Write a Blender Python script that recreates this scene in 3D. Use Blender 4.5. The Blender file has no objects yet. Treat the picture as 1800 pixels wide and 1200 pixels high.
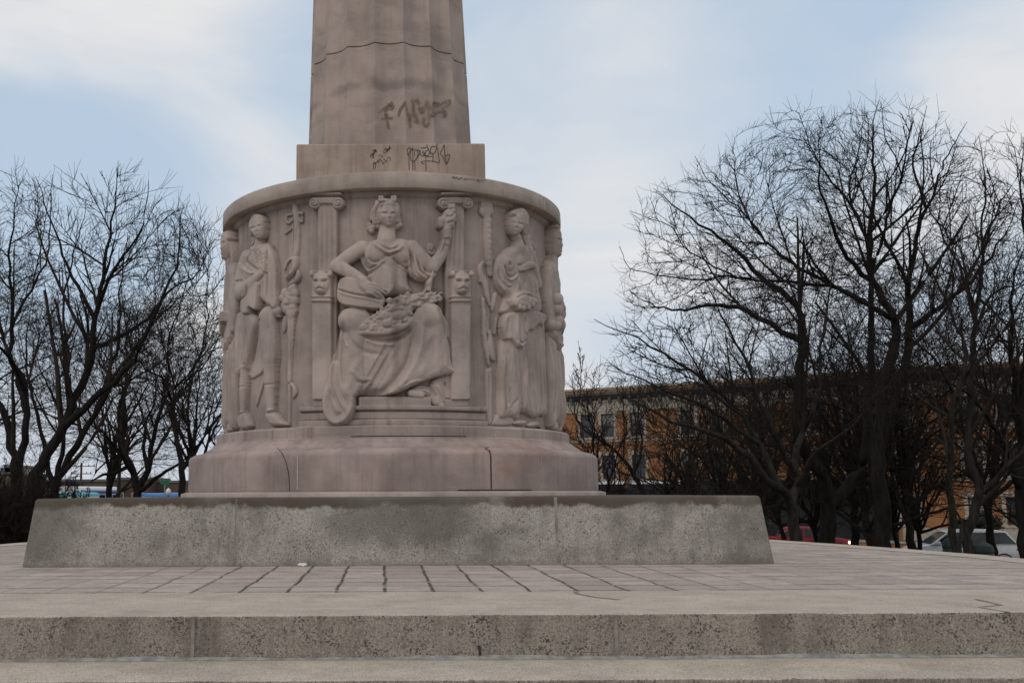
import bpy, bmesh, math, random
import numpy as np
from mathutils import Vector

# ------------------------------------------------------------------ camera, world, sun, exposure
scene = bpy.context.scene
F_PX, PITCH, ROLL, PPX = 1830.0, 0.14492, 0.00463, 675.3      # photo measured at 1800 x 1200
EYE = 0.74
CAM = np.array([-0.116, -15.0, EYE])

cam_data = bpy.data.cameras.new('camera')
cam = bpy.data.objects.new('camera', cam_data)
scene.collection.objects.link(cam)
cam_data.sensor_fit = 'HORIZONTAL'
cam_data.sensor_width = 36.0
cam_data.lens = 36.0 * F_PX / 1800.0
cam_data.shift_x = (900.0 - PPX) / 1800.0
cam_data.clip_end = 3000
cam.location = CAM
from mathutils import Matrix
cam.matrix_world = (Matrix.Translation(Vector(CAM)) @ Matrix.Rotation(math.radians(90) + PITCH, 4, 'X')
                    @ Matrix.Rotation(-ROLL, 4, 'Z'))
scene.camera = cam

SUN_EL, SUN_AZ = math.radians(40), math.radians(215)          # azimuth clockwise from +Y (north)
world = bpy.data.worlds.new('World')
scene.world = world
world.use_nodes = True
SKY_STRENGTH = 0.1


def build_world():
    nt = world.node_tree
    N, L = nt.nodes, nt.links
    N.clear()
    out = N.new('ShaderNodeOutputWorld')
    bg = N.new('ShaderNodeBackground')
    bg.inputs['Strength'].default_value = SKY_STRENGTH
    sky = N.new('ShaderNodeTexSky')
    sky.sky_type = 'NISHITA'
    sky.sun_disc = False
    sky.sun_elevation = SUN_EL
    sky.sun_rotation = SUN_AZ
    sky.air_density = 1.0
    sky.dust_density = 1.0
    tc = N.new('ShaderNodeTexCoord')
    # streaky cloud cover: noise over the direction, stretched along the horizon
    mp = N.new('ShaderNodeMapping')
    mp.inputs['Scale'].default_value = (1.0, 1.0, 2.6)
    mp.inputs['Location'].default_value = (3.3, 1.2, 0.4)
    L.new(tc.outputs['Generated'], mp.inputs['Vector'])
    n1 = N.new('ShaderNodeTexNoise')
    n1.inputs['Scale'].default_value = 2.1
    n1.inputs['Detail'].default_value = 7
    n1.inputs['Roughness'].default_value = 0.5
    n1.inputs['Distortion'].default_value = 0.5
    L.new(mp.outputs['Vector'], n1.inputs['Vector'])
    n2 = N.new('ShaderNodeTexNoise')
    n2.inputs['Scale'].default_value = 3.0
    n2.inputs['Detail'].default_value = 4
    L.new(mp.outputs['Vector'], n2.inputs['Vector'])

    def bank(az, el, width, amount):
        """a bank of cloud (amount > 0) or an opening (< 0) around one direction of the sky"""
        d = (math.sin(az) * math.cos(el), math.cos(az) * math.cos(el), math.sin(el))
        vm = N.new('ShaderNodeVectorMath'); vm.operation = 'DISTANCE'
        L.new(tc.outputs['Generated'], vm.inputs[0]); vm.inputs[1].default_value = d
        mr = N.new('ShaderNodeMapRange'); mr.interpolation_type = 'SMOOTHERSTEP'
        mr.inputs['From Min'].default_value = 0; mr.inputs['From Max'].default_value = width
        mr.inputs['To Min'].default_value = amount; mr.inputs['To Max'].default_value = 0
        L.new(vm.outputs['Value'], mr.inputs['Value'])
        return mr.outputs['Result']

    def add(a, b):
        m = N.new('ShaderNodeMath'); m.operation = 'ADD'
        L.new(a, m.inputs[0]); L.new(b, m.inputs[1])
        return m.outputs[0]
    R = math.radians
    fac = n1.outputs['Fac']
    for az, el, w, am in SKY_BANKS:
        fac = add(fac, bank(R(az), R(el), w, am))
    cover = N.new('ShaderNodeMapRange')
    cover.interpolation_type = 'SMOOTHSTEP'
    cover.inputs['From Min'].default_value = 0.30
    cover.inputs['From Max'].default_value = 0.72
    cover.inputs['To Min'].default_value = 0.13
    cover.inputs['To Max'].default_value = 1.0
    L.new(fac, cover.inputs['Value'])
    cr = N.new('ShaderNodeValToRGB')
    cr.color_ramp.elements[0].position = 0.3
    cr.color_ramp.elements[0].color = (6.7, 7.0, 7.4, 1)
    cr.color_ramp.elements[1].position = 0.72
    cr.color_ramp.elements[1].color = (8.1, 8.05, 8.05, 1)
    tone = fac
    L.new(tone, cr.inputs['Fac'])
    # thin blue seen between the clouds: the physical sky, veiled
    veil = N.new('ShaderNodeMix'); veil.data_type = 'RGBA'
    veil.inputs[0].default_value = 0.78
    L.new(sky.outputs['Color'], veil.inputs[6])
    veil.inputs[7].default_value = (5.2, 6.6, 8.2, 1)
    mix = N.new('ShaderNodeMix'); mix.data_type = 'RGBA'
    L.new(cover.outputs['Result'], mix.inputs[0])
    L.new(veil.outputs[2], mix.inputs[6])
    L.new(cr.outputs['Color'], mix.inputs[7])
    # grey-lilac murk low over the horizon
    sep = N.new('ShaderNodeSeparateXYZ')
    L.new(tc.outputs['Generated'], sep.inputs[0])
    low = N.new('ShaderNodeMapRange')
    low.interpolation_type = 'SMOOTHSTEP'
    low.inputs['From Min'].default_value = 0.02; low.inputs['From Max'].default_value = 0.2
    low.inputs['To Min'].default_value = 0.6; low.inputs['To Max'].default_value = 0.0
    L.new(sep.outputs['Z'], low.inputs['Value'])
    mix2 = N.new('ShaderNodeMix'); mix2.data_type = 'RGBA'
    L.new(low.outputs['Result'], mix2.inputs[0])
    L.new(mix.outputs[2], mix2.inputs[6])
    mix2.inputs[7].default_value = (5.5, 5.95, 6.8, 1)
    L.new(mix2.outputs[2], bg.inputs['Color'])
    L.new(bg.outputs[0], out.inputs[0])


# azimuth from +Y (right positive), elevation, angular width, amount
SKY_BANKS = [(-14, 26, 0.24, 0.24), (-18, 15.5, 0.22, -0.6), (-10, 7, 0.12, 0.06), (8, 22, 0.3, 0.10),
             (13, 13, 0.15, 0.14), (24, 27, 0.2, -0.12), (13, 8, 0.12, -0.12), (10, 5, .1, .22), (33, 20, .15, .15),
             (180, 50, 1.2, 0.25)]
build_world()

sun_data = bpy.data.lights.new('sun', 'SUN')
sun_data.energy = 0.6
sun_data.angle = math.radians(25)
sun_data.color = (1.0, 0.93, 0.85)
sun = bpy.data.objects.new('sun', sun_data)
scene.collection.objects.link(sun)
sd = Vector((math.sin(SUN_AZ) * math.cos(SUN_EL), math.cos(SUN_AZ) * math.cos(SUN_EL), math.sin(SUN_EL)))
sun.rotation_euler = sd.to_track_quat('Z', 'Y').to_euler()
sun.location = (-30, -40, 60)

scene.view_settings.view_transform = 'Standard'
scene.view_settings.look = 'None'
scene.view_settings.exposure = 0.0
scene.view_settings.gamma = 1.0
scene.view_settings.use_curve_mapping = False


# ------------------------------------------------------------------ measuring the photograph
def ray(px, py):
    X, Y = px - PPX, py - 600.0
    c, s = math.cos(ROLL), math.sin(ROLL)
    xo, yo = X * c - Y * s, X * s + Y * c
    u, v = -yo / F_PX, xo / F_PX
    return np.array([v, math.cos(PITCH) - u * math.sin(PITCH), math.sin(PITCH) + u * math.cos(PITCH)])


def at_depth(px, py, d):
    """the point seen at photo pixel (px, py), d metres in front of the camera (along +Y)"""
    r = ray(px, py)
    return CAM + r * (d / r[1])


def at_radius(px, py, R):
    d = ray(px, py)
    a = d[0] ** 2 + d[1] ** 2
    b = 2 * (CAM[0] * d[0] + CAM[1] * d[1])
    c = CAM[0] ** 2 + CAM[1] ** 2 - R * R
    disc = max(b * b - 4 * a * c, 0)
    return CAM + d * ((-b - math.sqrt(disc)) / (2 * a))


def smooth01(t):
    t = min(max(t, 0.0), 1.0)
    return t * t * (3 - 2 * t)


def ground_z(x, y):
    d = math.hypot(x, y)
    z = -1.35 - 0.15 * smooth01((d - 12) / 40)
    z -= 1.35 * smooth01((x - 4) / 16) * smooth01((y - 2) / 22)
    return z


# ------------------------------------------------------------------ objects
def tag(o, label=None, cat=None, group=None, kind=None):
    if label: o['label'] = label
    if cat: o['category'] = cat
    if group: o['group'] = group
    if kind: o['kind'] = kind
    return o


def thing(name, label, cat, loc=(0, 0, 0), rotz=0.0, group=None):
    o = bpy.data.objects.new(name, None)
    o.empty_display_size = 0.2
    scene.collection.objects.link(o)
    o.location = loc
    o.rotation_euler = (0, 0, rotz)
    return tag(o, label, cat, group)


def mesh_obj(name, verts, faces, mats, parent=None, smooth=False, midx=None, auto=None):
    me = bpy.data.meshes.new(name)
    me.from_pydata([tuple(v) for v in verts], [], [tuple(f) for f in faces])
    finish(me, mats, smooth, midx)
    o = bpy.data.objects.new(name, me)
    scene.collection.objects.link(o)
    if parent is not None: o.parent = parent
    if auto is not None: shade_auto(o, auto)
    return o


def finish(me, mats, smooth=False, midx=None):
    if not isinstance(mats, (list, tuple)): mats = [mats]
    for m in mats: me.materials.append(m)
    n = len(me.polygons)
    if smooth: me.polygons.foreach_set('use_smooth', np.ones(n, dtype=bool))
    if midx is not None: me.polygons.foreach_set('material_index', np.asarray(midx, dtype=np.int32))
    me.update()


def shade_auto(o, deg=35):
    me = o.data
    bm = bmesh.new(); bm.from_mesh(me)
    lim = math.radians(deg)
    for f in bm.faces: f.smooth = True
    for e in bm.edges:
        e.smooth = not (len(e.link_faces) == 2 and e.calc_face_angle(0) > lim)
    bm.to_mesh(me); bm.free()


def big_mesh(name, V, Q, mats, parent=None, smooth=True, midx=None):
    """numpy quads -> mesh object"""
    V = np.asarray(V, dtype=np.float32); Q = np.asarray(Q, dtype=np.int32)
    me = bpy.data.meshes.new(name)
    me.vertices.add(len(V)); me.vertices.foreach_set('co', V.ravel())
    k = Q.shape[1]
    me.loops.add(Q.size); me.loops.foreach_set('vertex_index', Q.ravel())
    me.polygons.add(len(Q))
    me.polygons.foreach_set('loop_start', np.arange(0, Q.size, k, dtype=np.int32))
    me.update(calc_edges=True)
    finish(me, mats, smooth, midx)
    me.validate()
    o = bpy.data.objects.new(name, me)
    scene.collection.objects.link(o)
    if parent is not None: o.parent = parent
    return o


class MB:
    """collects simple solids, then links them as ONE mesh object"""
    def __init__(self): self.v, self.f, self.m = [], [], []

    def add(self, verts, faces, mi=0):
        k = len(self.v)
        self.v += [tuple(map(float, p)) for p in verts]
        self.f += [tuple(i + k for i in f) for f in faces]
        self.m += [mi] * len(faces)
        return self

    def box(self, x0, x1, y0, y1, z0, z1, mi=0):
        v = [(x0, y0, z0), (x1, y0, z0), (x1, y1, z0), (x0, y1, z0), (x0, y0, z1), (x1, y0, z1), (x1, y1, z1), (x0, y1, z1)]
        return self.add(v, [(0, 3, 2, 1), (4, 5, 6, 7), (0, 1, 5, 4), (1, 2, 6, 5), (2, 3, 7, 6), (3, 0, 4, 7)], mi)

    def prism(self, poly, axis, a, b, mi=0):
        """poly of 2D points swept along axis ('x','y','z') from a to b"""
        n = len(poly)
        def P(p, t):
            return {'x': (t, p[0], p[1]), 'y': (p[0], t, p[1]), 'z': (p[0], p[1], t)}[axis]
        v = [P(p, a) for p in poly] + [P(p, b) for p in poly]
        f = [(i, (i + 1) % n, n + (i + 1) % n, n + i) for i in range(n)]
        f += [tuple(range(n))[::-1], tuple(range(n, 2 * n))]
        return self.add(v, f, mi)

    def tube(self, pts, radii, sides=8, mi=0, cap=True):
        pts = [Vector(p) for p in pts]
        if not isinstance(radii, (list, tuple)): radii = [radii] * len(pts)
        k = len(self.v); n = len(pts)
        for i, p in enumerate(pts):
            t = (pts[min(i + 1, n - 1)] - pts[max(i - 1, 0)]).normalized()
            a = t.cross(Vector((0, 0, 1)) if abs(t.z) < 0.9 else Vector((0, 1, 0))).normalized()
            b = t.cross(a)
            for j in range(sides):
                w = 2 * math.pi * j / sides
                q = p + (a * math.cos(w) + b * math.sin(w)) * radii[i]
                self.v.append(tuple(q))
        for i in range(n - 1):
            for j in range(sides):
                self.f.append((k + i * sides + j, k + i * sides + (j + 1) % sides, k + (i + 1) * sides + (j + 1) % sides, k + (i + 1) * sides + j))
                self.m.append(mi)
        if cap:
            self.f.append(tuple(k + j for j in range(sides))[::-1]); self.m.append(mi)
            self.f.append(tuple(k + (n - 1) * sides + j for j in range(sides))); self.m.append(mi)
        return self

    def lathe(self, prof, seg=96, mi=0, c=(0, 0)):
        k = len(self.v); n = len(prof)
        for j in range(seg):
            w = 2 * math.pi * j / seg
            for r, z in prof: self.v.append((c[0] + r * math.sin(w), c[1] - r * math.cos(w), z))
        for j in range(seg):
            j2 = (j + 1) % seg
            for i in range(n - 1):
                self.f.append((k + j * n + i, k + j2 * n + i, k + j2 * n + i + 1, k + j * n + i + 1)); self.m.append(mi)
        return self

    def build(self, name, mats, parent=None, smooth=False, auto=None, bevel=None, seg=2):
        o = mesh_obj(name, self.v, self.f, mats, parent, smooth, self.m)
        bm = bmesh.new(); bm.from_mesh(o.data)
        bmesh.ops.recalc_face_normals(bm, faces=bm.faces)
        bm.to_mesh(o.data); bm.free()
        if bevel:
            md = o.modifiers.new('bevel', 'BEVEL'); md.width = bevel; md.segments = seg; md.limit_method = 'ANGLE'
            md.angle_limit = math.radians(40)
        if auto is not None: shade_auto(o, auto)
        return o


# ------------------------------------------------------------------ materials
def new_mat(name):
    m = bpy.data.materials.new(name); m.use_nodes = True
    nt = m.node_tree
    b = nt.nodes['Principled BSDF']
    return m, nt, b


class G:
    """small node-graph helper"""
    def __init__(self, nt):
        self.nt = nt; self.tc = nt.nodes.new('ShaderNodeTexCoord')

    def co(self, scale=(1, 1, 1), rot=(0, 0, 0), loc=(0, 0, 0)):
        mp = self.nt.nodes.new('ShaderNodeMapping')
        mp.inputs['Scale'].default_value = scale; mp.inputs['Rotation'].default_value = rot; mp.inputs['Location'].default_value = loc
        self.nt.links.new(self.tc.outputs['Object'], mp.inputs['Vector'])
        return mp.outputs['Vector']

    def noise(self, scale, detail=4, rough=0.55, co=None, dist=0.0):
        n = self.nt.nodes.new('ShaderNodeTexNoise')
        n.inputs['Scale'].default_value = scale; n.inputs['Detail'].default_value = detail
        n.inputs['Roughness'].default_value = rough; n.inputs['Distortion'].default_value = dist
        self.nt.links.new(co if co is not None else self.co(), n.inputs['Vector'])
        return n.outputs['Fac']

    def voro(self, scale, co=None, out='Distance', feature='F1'):
        n = self.nt.nodes.new('ShaderNodeTexVoronoi'); n.feature = feature
        n.inputs['Scale'].default_value = scale
        self.nt.links.new(co if co is not None else self.co(), n.inputs['Vector'])
        return n.outputs[out]

    def rng(self, val, a, b, c=0.0, d=1.0, smooth=True):
        n = self.nt.nodes.new('ShaderNodeMapRange')
        if smooth: n.interpolation_type = 'SMOOTHSTEP'
        for k, x in zip(('From Min', 'From Max', 'To Min', 'To Max'), (a, b, c, d)): n.inputs[k].default_value = x
        self.nt.links.new(val, n.inputs['Value'])
        return n.outputs['Result']

    def math(self, op, a, b=None):
        n = self.nt.nodes.new('ShaderNodeMath'); n.operation = op
        for i, x in enumerate((a, b)):
            if x is None: continue
            if isinstance(x, (int, float)): n.inputs[i].default_value = x
            else: self.nt.links.new(x, n.inputs[i])
        return n.outputs[0]

    def mix(self, fac, a, b, mode='MIX'):
        n = self.nt.nodes.new('ShaderNodeMix'); n.data_type = 'RGBA'; n.blend_type = mode
        if isinstance(fac, (int, float)): n.inputs[0].default_value = fac
        else: self.nt.links.new(fac, n.inputs[0])
        for i, x in ((6, a), (7, b)):
            if isinstance(x, (tuple, list)): n.inputs[i].default_value = tuple(x) + (1,) if len(x) == 3 else x
            else: self.nt.links.new(x, n.inputs[i])
        return n.outputs[2]

    def xyz(self, co=None):
        n = self.nt.nodes.new('ShaderNodeSeparateXYZ')
        self.nt.links.new(co if co is not None else self.tc.outputs['Object'], n.inputs[0])
        return n.outputs

    def bump(self, h, strength, dist, bsdf):
        n = self.nt.nodes.new('ShaderNodeBump')
        n.inputs['Strength'].default_value = strength; n.inputs['Distance'].default_value = dist
        self.nt.links.new(h, n.inputs['Height'])
        self.nt.links.new(n.outputs['Normal'], bsdf.inputs['Normal'])

    def col(self, c, bsdf): self.nt.links.new(c, bsdf.inputs['Base Color'])


def plain(name, col, rough=0.6, metal=0.0, var=0.15, scale=6.0, emit=None, spec=0.5):
    m, nt, b = new_mat(name)
    g = G(nt)
    n = g.noise(scale, 5)
    dark = tuple(c * (1 - var) for c in col); light = tuple(min(1, c * (1 + var)) for c in col)
    g.col(g.mix(g.rng(n, .3, .7), dark, light), b)
    b.inputs['Roughness'].default_value = rough; b.inputs['Metallic'].default_value = metal
    b.inputs['Specular IOR Level'].default_value = spec
    if emit:
        b.inputs['Emission Color'].default_value = (*emit[0], 1); b.inputs['Emission Strength'].default_value = emit[1]
    return m


def marble(name, base, veins=0.0, streak=0.5, rust=0.0):
    """weathered pinkish marble: soft clouding, run-off streaks down the face, rain grime and pale worn patches"""
    m, nt, b = new_mat(name); g = G(nt)
    lo = tuple(c * .74 for c in base); hi = tuple(min(1, c * 1.2) for c in base)
    c = g.mix(g.rng(g.noise(1.5, 6, .6), .3, .7), lo, hi)
    st = g.noise(1.0, 5, .65, g.co((9, 9, .55)))
    c = g.mix(g.math('MULTIPLY', g.rng(st, .48, .74), streak), c, (base[0] * .50, base[1] * .46, base[2] * .46))
    st2 = g.noise(1.0, 4, .6, g.co((24, 24, 1.1), loc=(3, 1, 7)))
    c = g.mix(g.math('MULTIPLY', g.rng(st2, .5, .72), streak * .55), c, (base[0] * 1.16, base[1] * 1.16, base[2] * 1.16))
    if veins:
        w = g.noise(1.0, 6, .6, g.co((1.5, 1.5, 6.0), rot=(0, math.radians(34), 0)), dist=.6)
        c = g.mix(g.math('MULTIPLY', g.rng(w, .46, .66), veins), c, (base[0] * 1.22, base[1] * 1.22, base[2] * 1.22))
        c = g.mix(g.math('MULTIPLY', g.rng(w, .40, .28), veins), c, (base[0] * .74, base[1] * .71, base[2] * .70))
    if rust:
        r = g.noise(1.1, 4, .6, g.co((1, 1, 1.6), loc=(9, 2, 1)))
        c = g.mix(g.math('MULTIPLY', g.rng(r, .55, .75), rust), c, (base[0] * .92, base[1] * .62, base[2] * .55))
        r = g.noise(1.3, 4, .6, g.co((1, 1, 1.2), loc=(4, 6, 3)))
        c = g.mix(g.math('MULTIPLY', g.rng(r, .58, .75), rust * .7), c, (base[0] * .75, base[1] * .86, base[2] * .92))
    sp = g.noise(60, 3, .6)
    c = g.mix(g.rng(sp, .55, .8, 0, .25), c, (base[0] * .55, base[1] * .55, base[2] * .55))
    g.col(c, b)
    b.inputs['Roughness'].default_value = 0.8; b.inputs['Specular IOR Level'].default_value = 0.25
    g.bump(g.math('ADD', g.noise(9, 6, .6), g.math('MULTIPLY', g.noise(70, 3), .35)), .35, .02, b)
    return m, g, b, c


def granite(name, base, speck=.5, scale=80, stain=.5, frac=.80, streaks=.7):
    """coarse speckled granite with weather stains of several sizes"""
    m, nt, b = new_mat(name); g = G(nt)
    lo = tuple(c * .78 for c in base); hi = tuple(min(1, c * 1.14) for c in base)
    c = g.mix(g.rng(g.noise(2.2, 6, .7), .3, .7), lo, hi)
    fine = g.noise(scale * 1.1, 4, .75)
    c = g.mix(g.rng(fine, .50, .62, 0, .85), c, tuple(min(1, x * 1.5) for x in base))
    c = g.mix(g.rng(fine, .49, .38, 0, .8), c, tuple(x * .45 for x in base))
    warp = g.nt.nodes.new('ShaderNodeMix'); warp.data_type = 'RGBA'; warp.blend_type = 'ADD'; warp.inputs[0].default_value = .022
    nn = g.nt.nodes.new('ShaderNodeTexNoise'); nn.inputs['Scale'].default_value = scale * .8
    g.nt.links.new(g.co(), nn.inputs['Vector']); g.nt.links.new(g.co(), warp.inputs[6]); g.nt.links.new(nn.outputs['Color'], warp.inputs[7])
    v = g.voro(scale, co=warp.outputs[2], out='Color')
    vs = g.xyz(v)
    clus = g.rng(g.noise(7.0, 4, .7), .36, .66)
    dk = g.math('MULTIPLY', g.rng(vs[0], frac, frac + .05), g.math('ADD', g.math('MULTIPLY', clus, .8), .2))
    c = g.mix(g.math('MULTIPLY', dk, speck), c, (.034, .033, .034))
    pk = g.rng(vs[1], .76, .82)
    c = g.mix(g.math('MULTIPLY', pk, .35), c, (base[0] * 1.2, base[1] * 1.0, base[2] * .88))
    stn = g.noise(1.0, 6, .7, g.co((2.0, 2.0, .9)))
    c = g.mix(g.math('MULTIPLY', g.rng(stn, .46, .72), stain), c, (base[0] * .40, base[1] * .38, base[2] * .35))
    stn = g.noise(1.0, 6, .7, g.co((8, 8, 1.0), loc=(5, 1, 2)))
    c = g.mix(g.math('MULTIPLY', g.rng(stn, .50, .72), stain * streaks), c, (base[0] * .46, base[1] * .43, base[2] * .39))
    stn = g.noise(1.0, 5, .7, g.co((5, 5, 1.3), loc=(1, 8, 4)))
    c = g.mix(g.math('MULTIPLY', g.rng(stn, .55, .75), stain * .5), c, tuple(min(1, x * 1.25) for x in base))
    g.col(c, b)
    b.inputs['Roughness'].default_value = .85; b.inputs['Specular IOR Level'].default_value = .2
    g.bump(g.math('ADD', g.math('MULTIPLY', fine, .6), g.noise(14, 5, .65)), .6, .015, b)
    return m, g, b, c


M = {}
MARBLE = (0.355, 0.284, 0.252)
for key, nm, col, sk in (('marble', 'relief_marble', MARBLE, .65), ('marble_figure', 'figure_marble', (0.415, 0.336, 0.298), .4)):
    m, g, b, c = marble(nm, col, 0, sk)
    x, y, z = g.xyz()
    n = g.noise(1.0, 4, .6, g.co((5, 5, 2.2)))
    st = g.rng(g.math('ABSOLUTE', g.math('ADD', g.math('ADD', x, -.03), g.math('MULTIPLY', g.math('SUBTRACT', n, .5), .12))), .075, .01)
    st = g.math('MULTIPLY', st, g.math('MULTIPLY', g.rng(z, 1.9, 2.5), g.rng(z, 3.75, 3.45)))
    st = g.math('MULTIPLY', st, g.rng(y, 0, -1))
    c = g.mix(g.math('MULTIPLY', st, .5), c, (.14, .105, .09))                      # a run-off stain down the middle of the seated figure
    g.col(c, b)
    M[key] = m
M['marble_base'] = marble('base_marble', (0.36, 0.28, 0.25), 0, .5, rust=.65)[0]
M['marble_block'] = marble('block_marble', (0.39, 0.30, 0.245), 0, .6)[0]
M['marble_cornice'] = marble('cornice_marble', (0.385, 0.315, 0.272), .25, .35)[0]
m, g, b, c = marble('shaft_marble', (0.385, 0.305, 0.268), .42, .25)
zz = g.xyz()[2]
n = g.noise(2.2, 5, .6)
band = g.math('ABSOLUTE', g.math('SUBTRACT', g.math('SUBTRACT', zz, 6.40), g.math('MULTIPLY', g.math('SUBTRACT', n, .5), .35)))
blot = g.rng(g.noise(1.5, 3, .5, g.co(loc=(2.2, 5, 1))), .38, .58)
bf = g.math('MULTIPLY', g.rng(band, .13, .01), blot)
g.col(g.mix(g.math('MULTIPLY', bf, .5), c, (.12, .105, .095)), b)
M['marble_shaft'] = m

GR = (0.335, 0.305, 0.265)
m, g, b, c = granite('plinth_granite', (0.375, 0.345, 0.308), .7, 78, .7, .80)
zz = g.xyz()[2]
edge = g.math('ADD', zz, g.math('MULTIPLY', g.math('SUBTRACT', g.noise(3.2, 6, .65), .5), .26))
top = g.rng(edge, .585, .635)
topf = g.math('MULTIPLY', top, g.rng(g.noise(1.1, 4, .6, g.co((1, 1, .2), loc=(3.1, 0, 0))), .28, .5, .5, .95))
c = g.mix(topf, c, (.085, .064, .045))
foot = g.math('ADD', zz, g.math('MULTIPLY', g.math('SUBTRACT', g.noise(4.0, 5, .6), .5), .2))
c = g.mix(g.rng(foot, .06, 0, 0, .4), c, (.16, .15, .13))
bl = g.noise(.75, 4, .6, g.co((1, 1, 1.5), loc=(.65, 0, 0)))
c = g.mix(g.math('MULTIPLY', g.rng(bl, .46, .64), .62), c, (.12, .108, .092))
g.col(c, b)
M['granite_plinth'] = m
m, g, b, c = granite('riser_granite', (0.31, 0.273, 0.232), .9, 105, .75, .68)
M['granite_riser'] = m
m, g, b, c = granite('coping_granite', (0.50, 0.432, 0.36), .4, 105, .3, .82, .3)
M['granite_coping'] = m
M['caulk'] = plain('joint_caulk', (.23, .205, .18), .9, var=.3, scale=12)
M['caulk_pale'] = plain('pale_caulk', (.27, .26, .24), .85, var=.3, scale=14)
M['mortar'] = plain('pale_mortar', (.46, .41, .38), .9, var=.2, scale=20)
M['dark_joint'] = plain('open_joint', (.05, .042, .038), .95)
M['ink'], nt, b = new_mat('black_marker'); g = G(nt)
g.col(g.mix(g.noise(20, 3), (.018, .016, .02), (.05, .042, .045)), b); b.inputs['Roughness'].default_value = .8
g.nt.links.new(g.rng(g.noise(38, 4, .7), .28, .55, .45, .95), b.inputs['Alpha'])
M['ink_faded'] = plain('faded_brown_marker', (.17, .11, .07), .7, var=.3, scale=30)
M['chalk'] = plain('white_paint_marks', (.62, .62, .6), .8)
m, nt, b = new_mat('ghost_spray'); g = G(nt)
g.col(g.mix(g.noise(9, 4), (.27, .195, .125), (.31, .235, .165)), b)
b.inputs['Roughness'].default_value = .85
g.nt.links.new(g.rng(g.noise(14, 5, .7), .30, .62, .10, .46), b.inputs['Alpha'])
M['ghost'] = m

# pavers: long slabs, dark ragged joints
m, nt, b = new_mat('paver_stone'); g = G(nt)
wob = g.noise(1.3, 3, .5)
x, y, z = g.xyz()
rag = g.math('MULTIPLY', g.math('SUBTRACT', g.noise(11, 4, .7), .5), .045)
xw = g.math('ADD', g.math('ADD', x, rag), g.math('MULTIPLY', g.math('SUBTRACT', wob, .5), .06))
yw = g.math('ADD', g.math('ADD', y, rag), g.math('MULTIPLY', g.math('SUBTRACT', g.noise(1.1, 3, .5, g.co(loc=(4, 4, 0))), .5), .08))
def joint(val, pitch, off, half):
    f = g.math('FRACT', g.math('ADD', g.math('DIVIDE', val, pitch), off))
    d = g.math('MULTIPLY', g.math('SUBTRACT', .5, g.math('ABSOLUTE', g.math('SUBTRACT', f, .5))), pitch)
    return g.rng(d, half * 1.25, half * .5)
jx = joint(xw, .372, .32, .0145)
jy = joint(yw, .42, .15, .021)
nearc = g.rng(g.math('ABSOLUTE', g.math('ADD', x, -.2)), 3.4, 1.2, .25, 1)
keep = g.math('MULTIPLY', g.rng(g.noise(2.4, 4, .7, g.co(loc=(1.3, 7, 0))), .34, .50, .15, 1), nearc)
keep2 = g.rng(g.noise(1.6, 5, .7, g.co((1, 2.5, 1), loc=(7, 2, 0))), .42, .56, .08, .9)
jj = g.math('MAXIMUM', g.math('MULTIPLY', jx, keep), g.math('MULTIPLY', jy, keep2))
cell = g.nt.nodes.new('ShaderNodeTexWhiteNoise'); cell.noise_dimensions = '2D'
cmb = g.nt.nodes.new('ShaderNodeCombineXYZ')
g.nt.links.new(g.math('FLOOR', g.math('ADD', g.math('DIVIDE', xw, .372), .32)), cmb.inputs[0])
g.nt.links.new(g.math('FLOOR', g.math('ADD', g.math('DIVIDE', yw, .42), .15)), cmb.inputs[1])
g.nt.links.new(cmb.outputs[0], cell.inputs['Vector'])
PV = (.445, .372, .325)
c = g.mix(cell.outputs['Value'], tuple(v * .82 for v in PV), tuple(v * 1.12 for v in PV))
c = g.mix(g.rng(g.noise(3.0, 6, .75), .44, .68, 0, .6), c, tuple(v * .55 for v in PV))
c = g.mix(g.rng(g.noise(14.0, 5, .75, g.co(loc=(5, 5, 0))), .54, .70, 0, .5), c, (.13, .11, .095))
c = g.mix(g.rng(g.noise(60, 4, .75), .5, .66, 0, .6), c, tuple(v * .5 for v in PV))
c = g.mix(g.rng(g.noise(75, 4, .75, g.co(loc=(1, 2, 3))), .52, .66, 0, .5), c, tuple(v * 1.4 for v in PV))
c = g.mix(g.rng(g.noise(1.2, 5, .7, g.co(loc=(3, 3, 3))), .55, .75, 0, .4), c, (.5, .46, .42))
c = g.mix(g.math('MULTIPLY', jj, .9), c, (.055, .045, .036))
g.col(c, b); b.inputs['Roughness'].default_value = .85; b.inputs['Specular IOR Level'].default_value = .2
g.bump(g.math('SUBTRACT', g.math('MULTIPLY', g.noise(30, 4), .2), jj), .6, .02, b)
M['paver'] = m

# ------------------------------------------------------------------ terrace and steps
def terrace_outline(off):
    """front edge straight, sides and back swept round the monument"""
    ctrl = [(-5.3, -8.4), (5.3, -8.4), (6.25, -7.4), (6.8, -5.6), (6.95, -3.9), (6.9, -2.6), (6.62, -1.1), (6.35, .1), (5.9, 1.7),
            (5.2, 3.3), (4.0, 4.9), (2.2, 6.0), (0, 6.4)]
    pts = ctrl + [(-a, c) for a, c in ctrl[::-1] if a > 0.01 and (a, c) != (5.3, -8.4)]
    pts = [p for p in pts]
    n = len(pts); outp = []
    for i in range(n):
        p0, p1, p2 = (Vector(pts[(i + k - 1) % n]) for k in range(3))
        e1 = (p1 - p0).normalized(); e2 = (p2 - p1).normalized()
        n1 = Vector((e1.y, -e1.x)); n2 = Vector((e2.y, -e2.x))
        nn = (n1 + n2).normalized(); s = 1 / max(.5, nn.dot(n1))
        outp.append(p1 + nn * off * s)
    return outp


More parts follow.
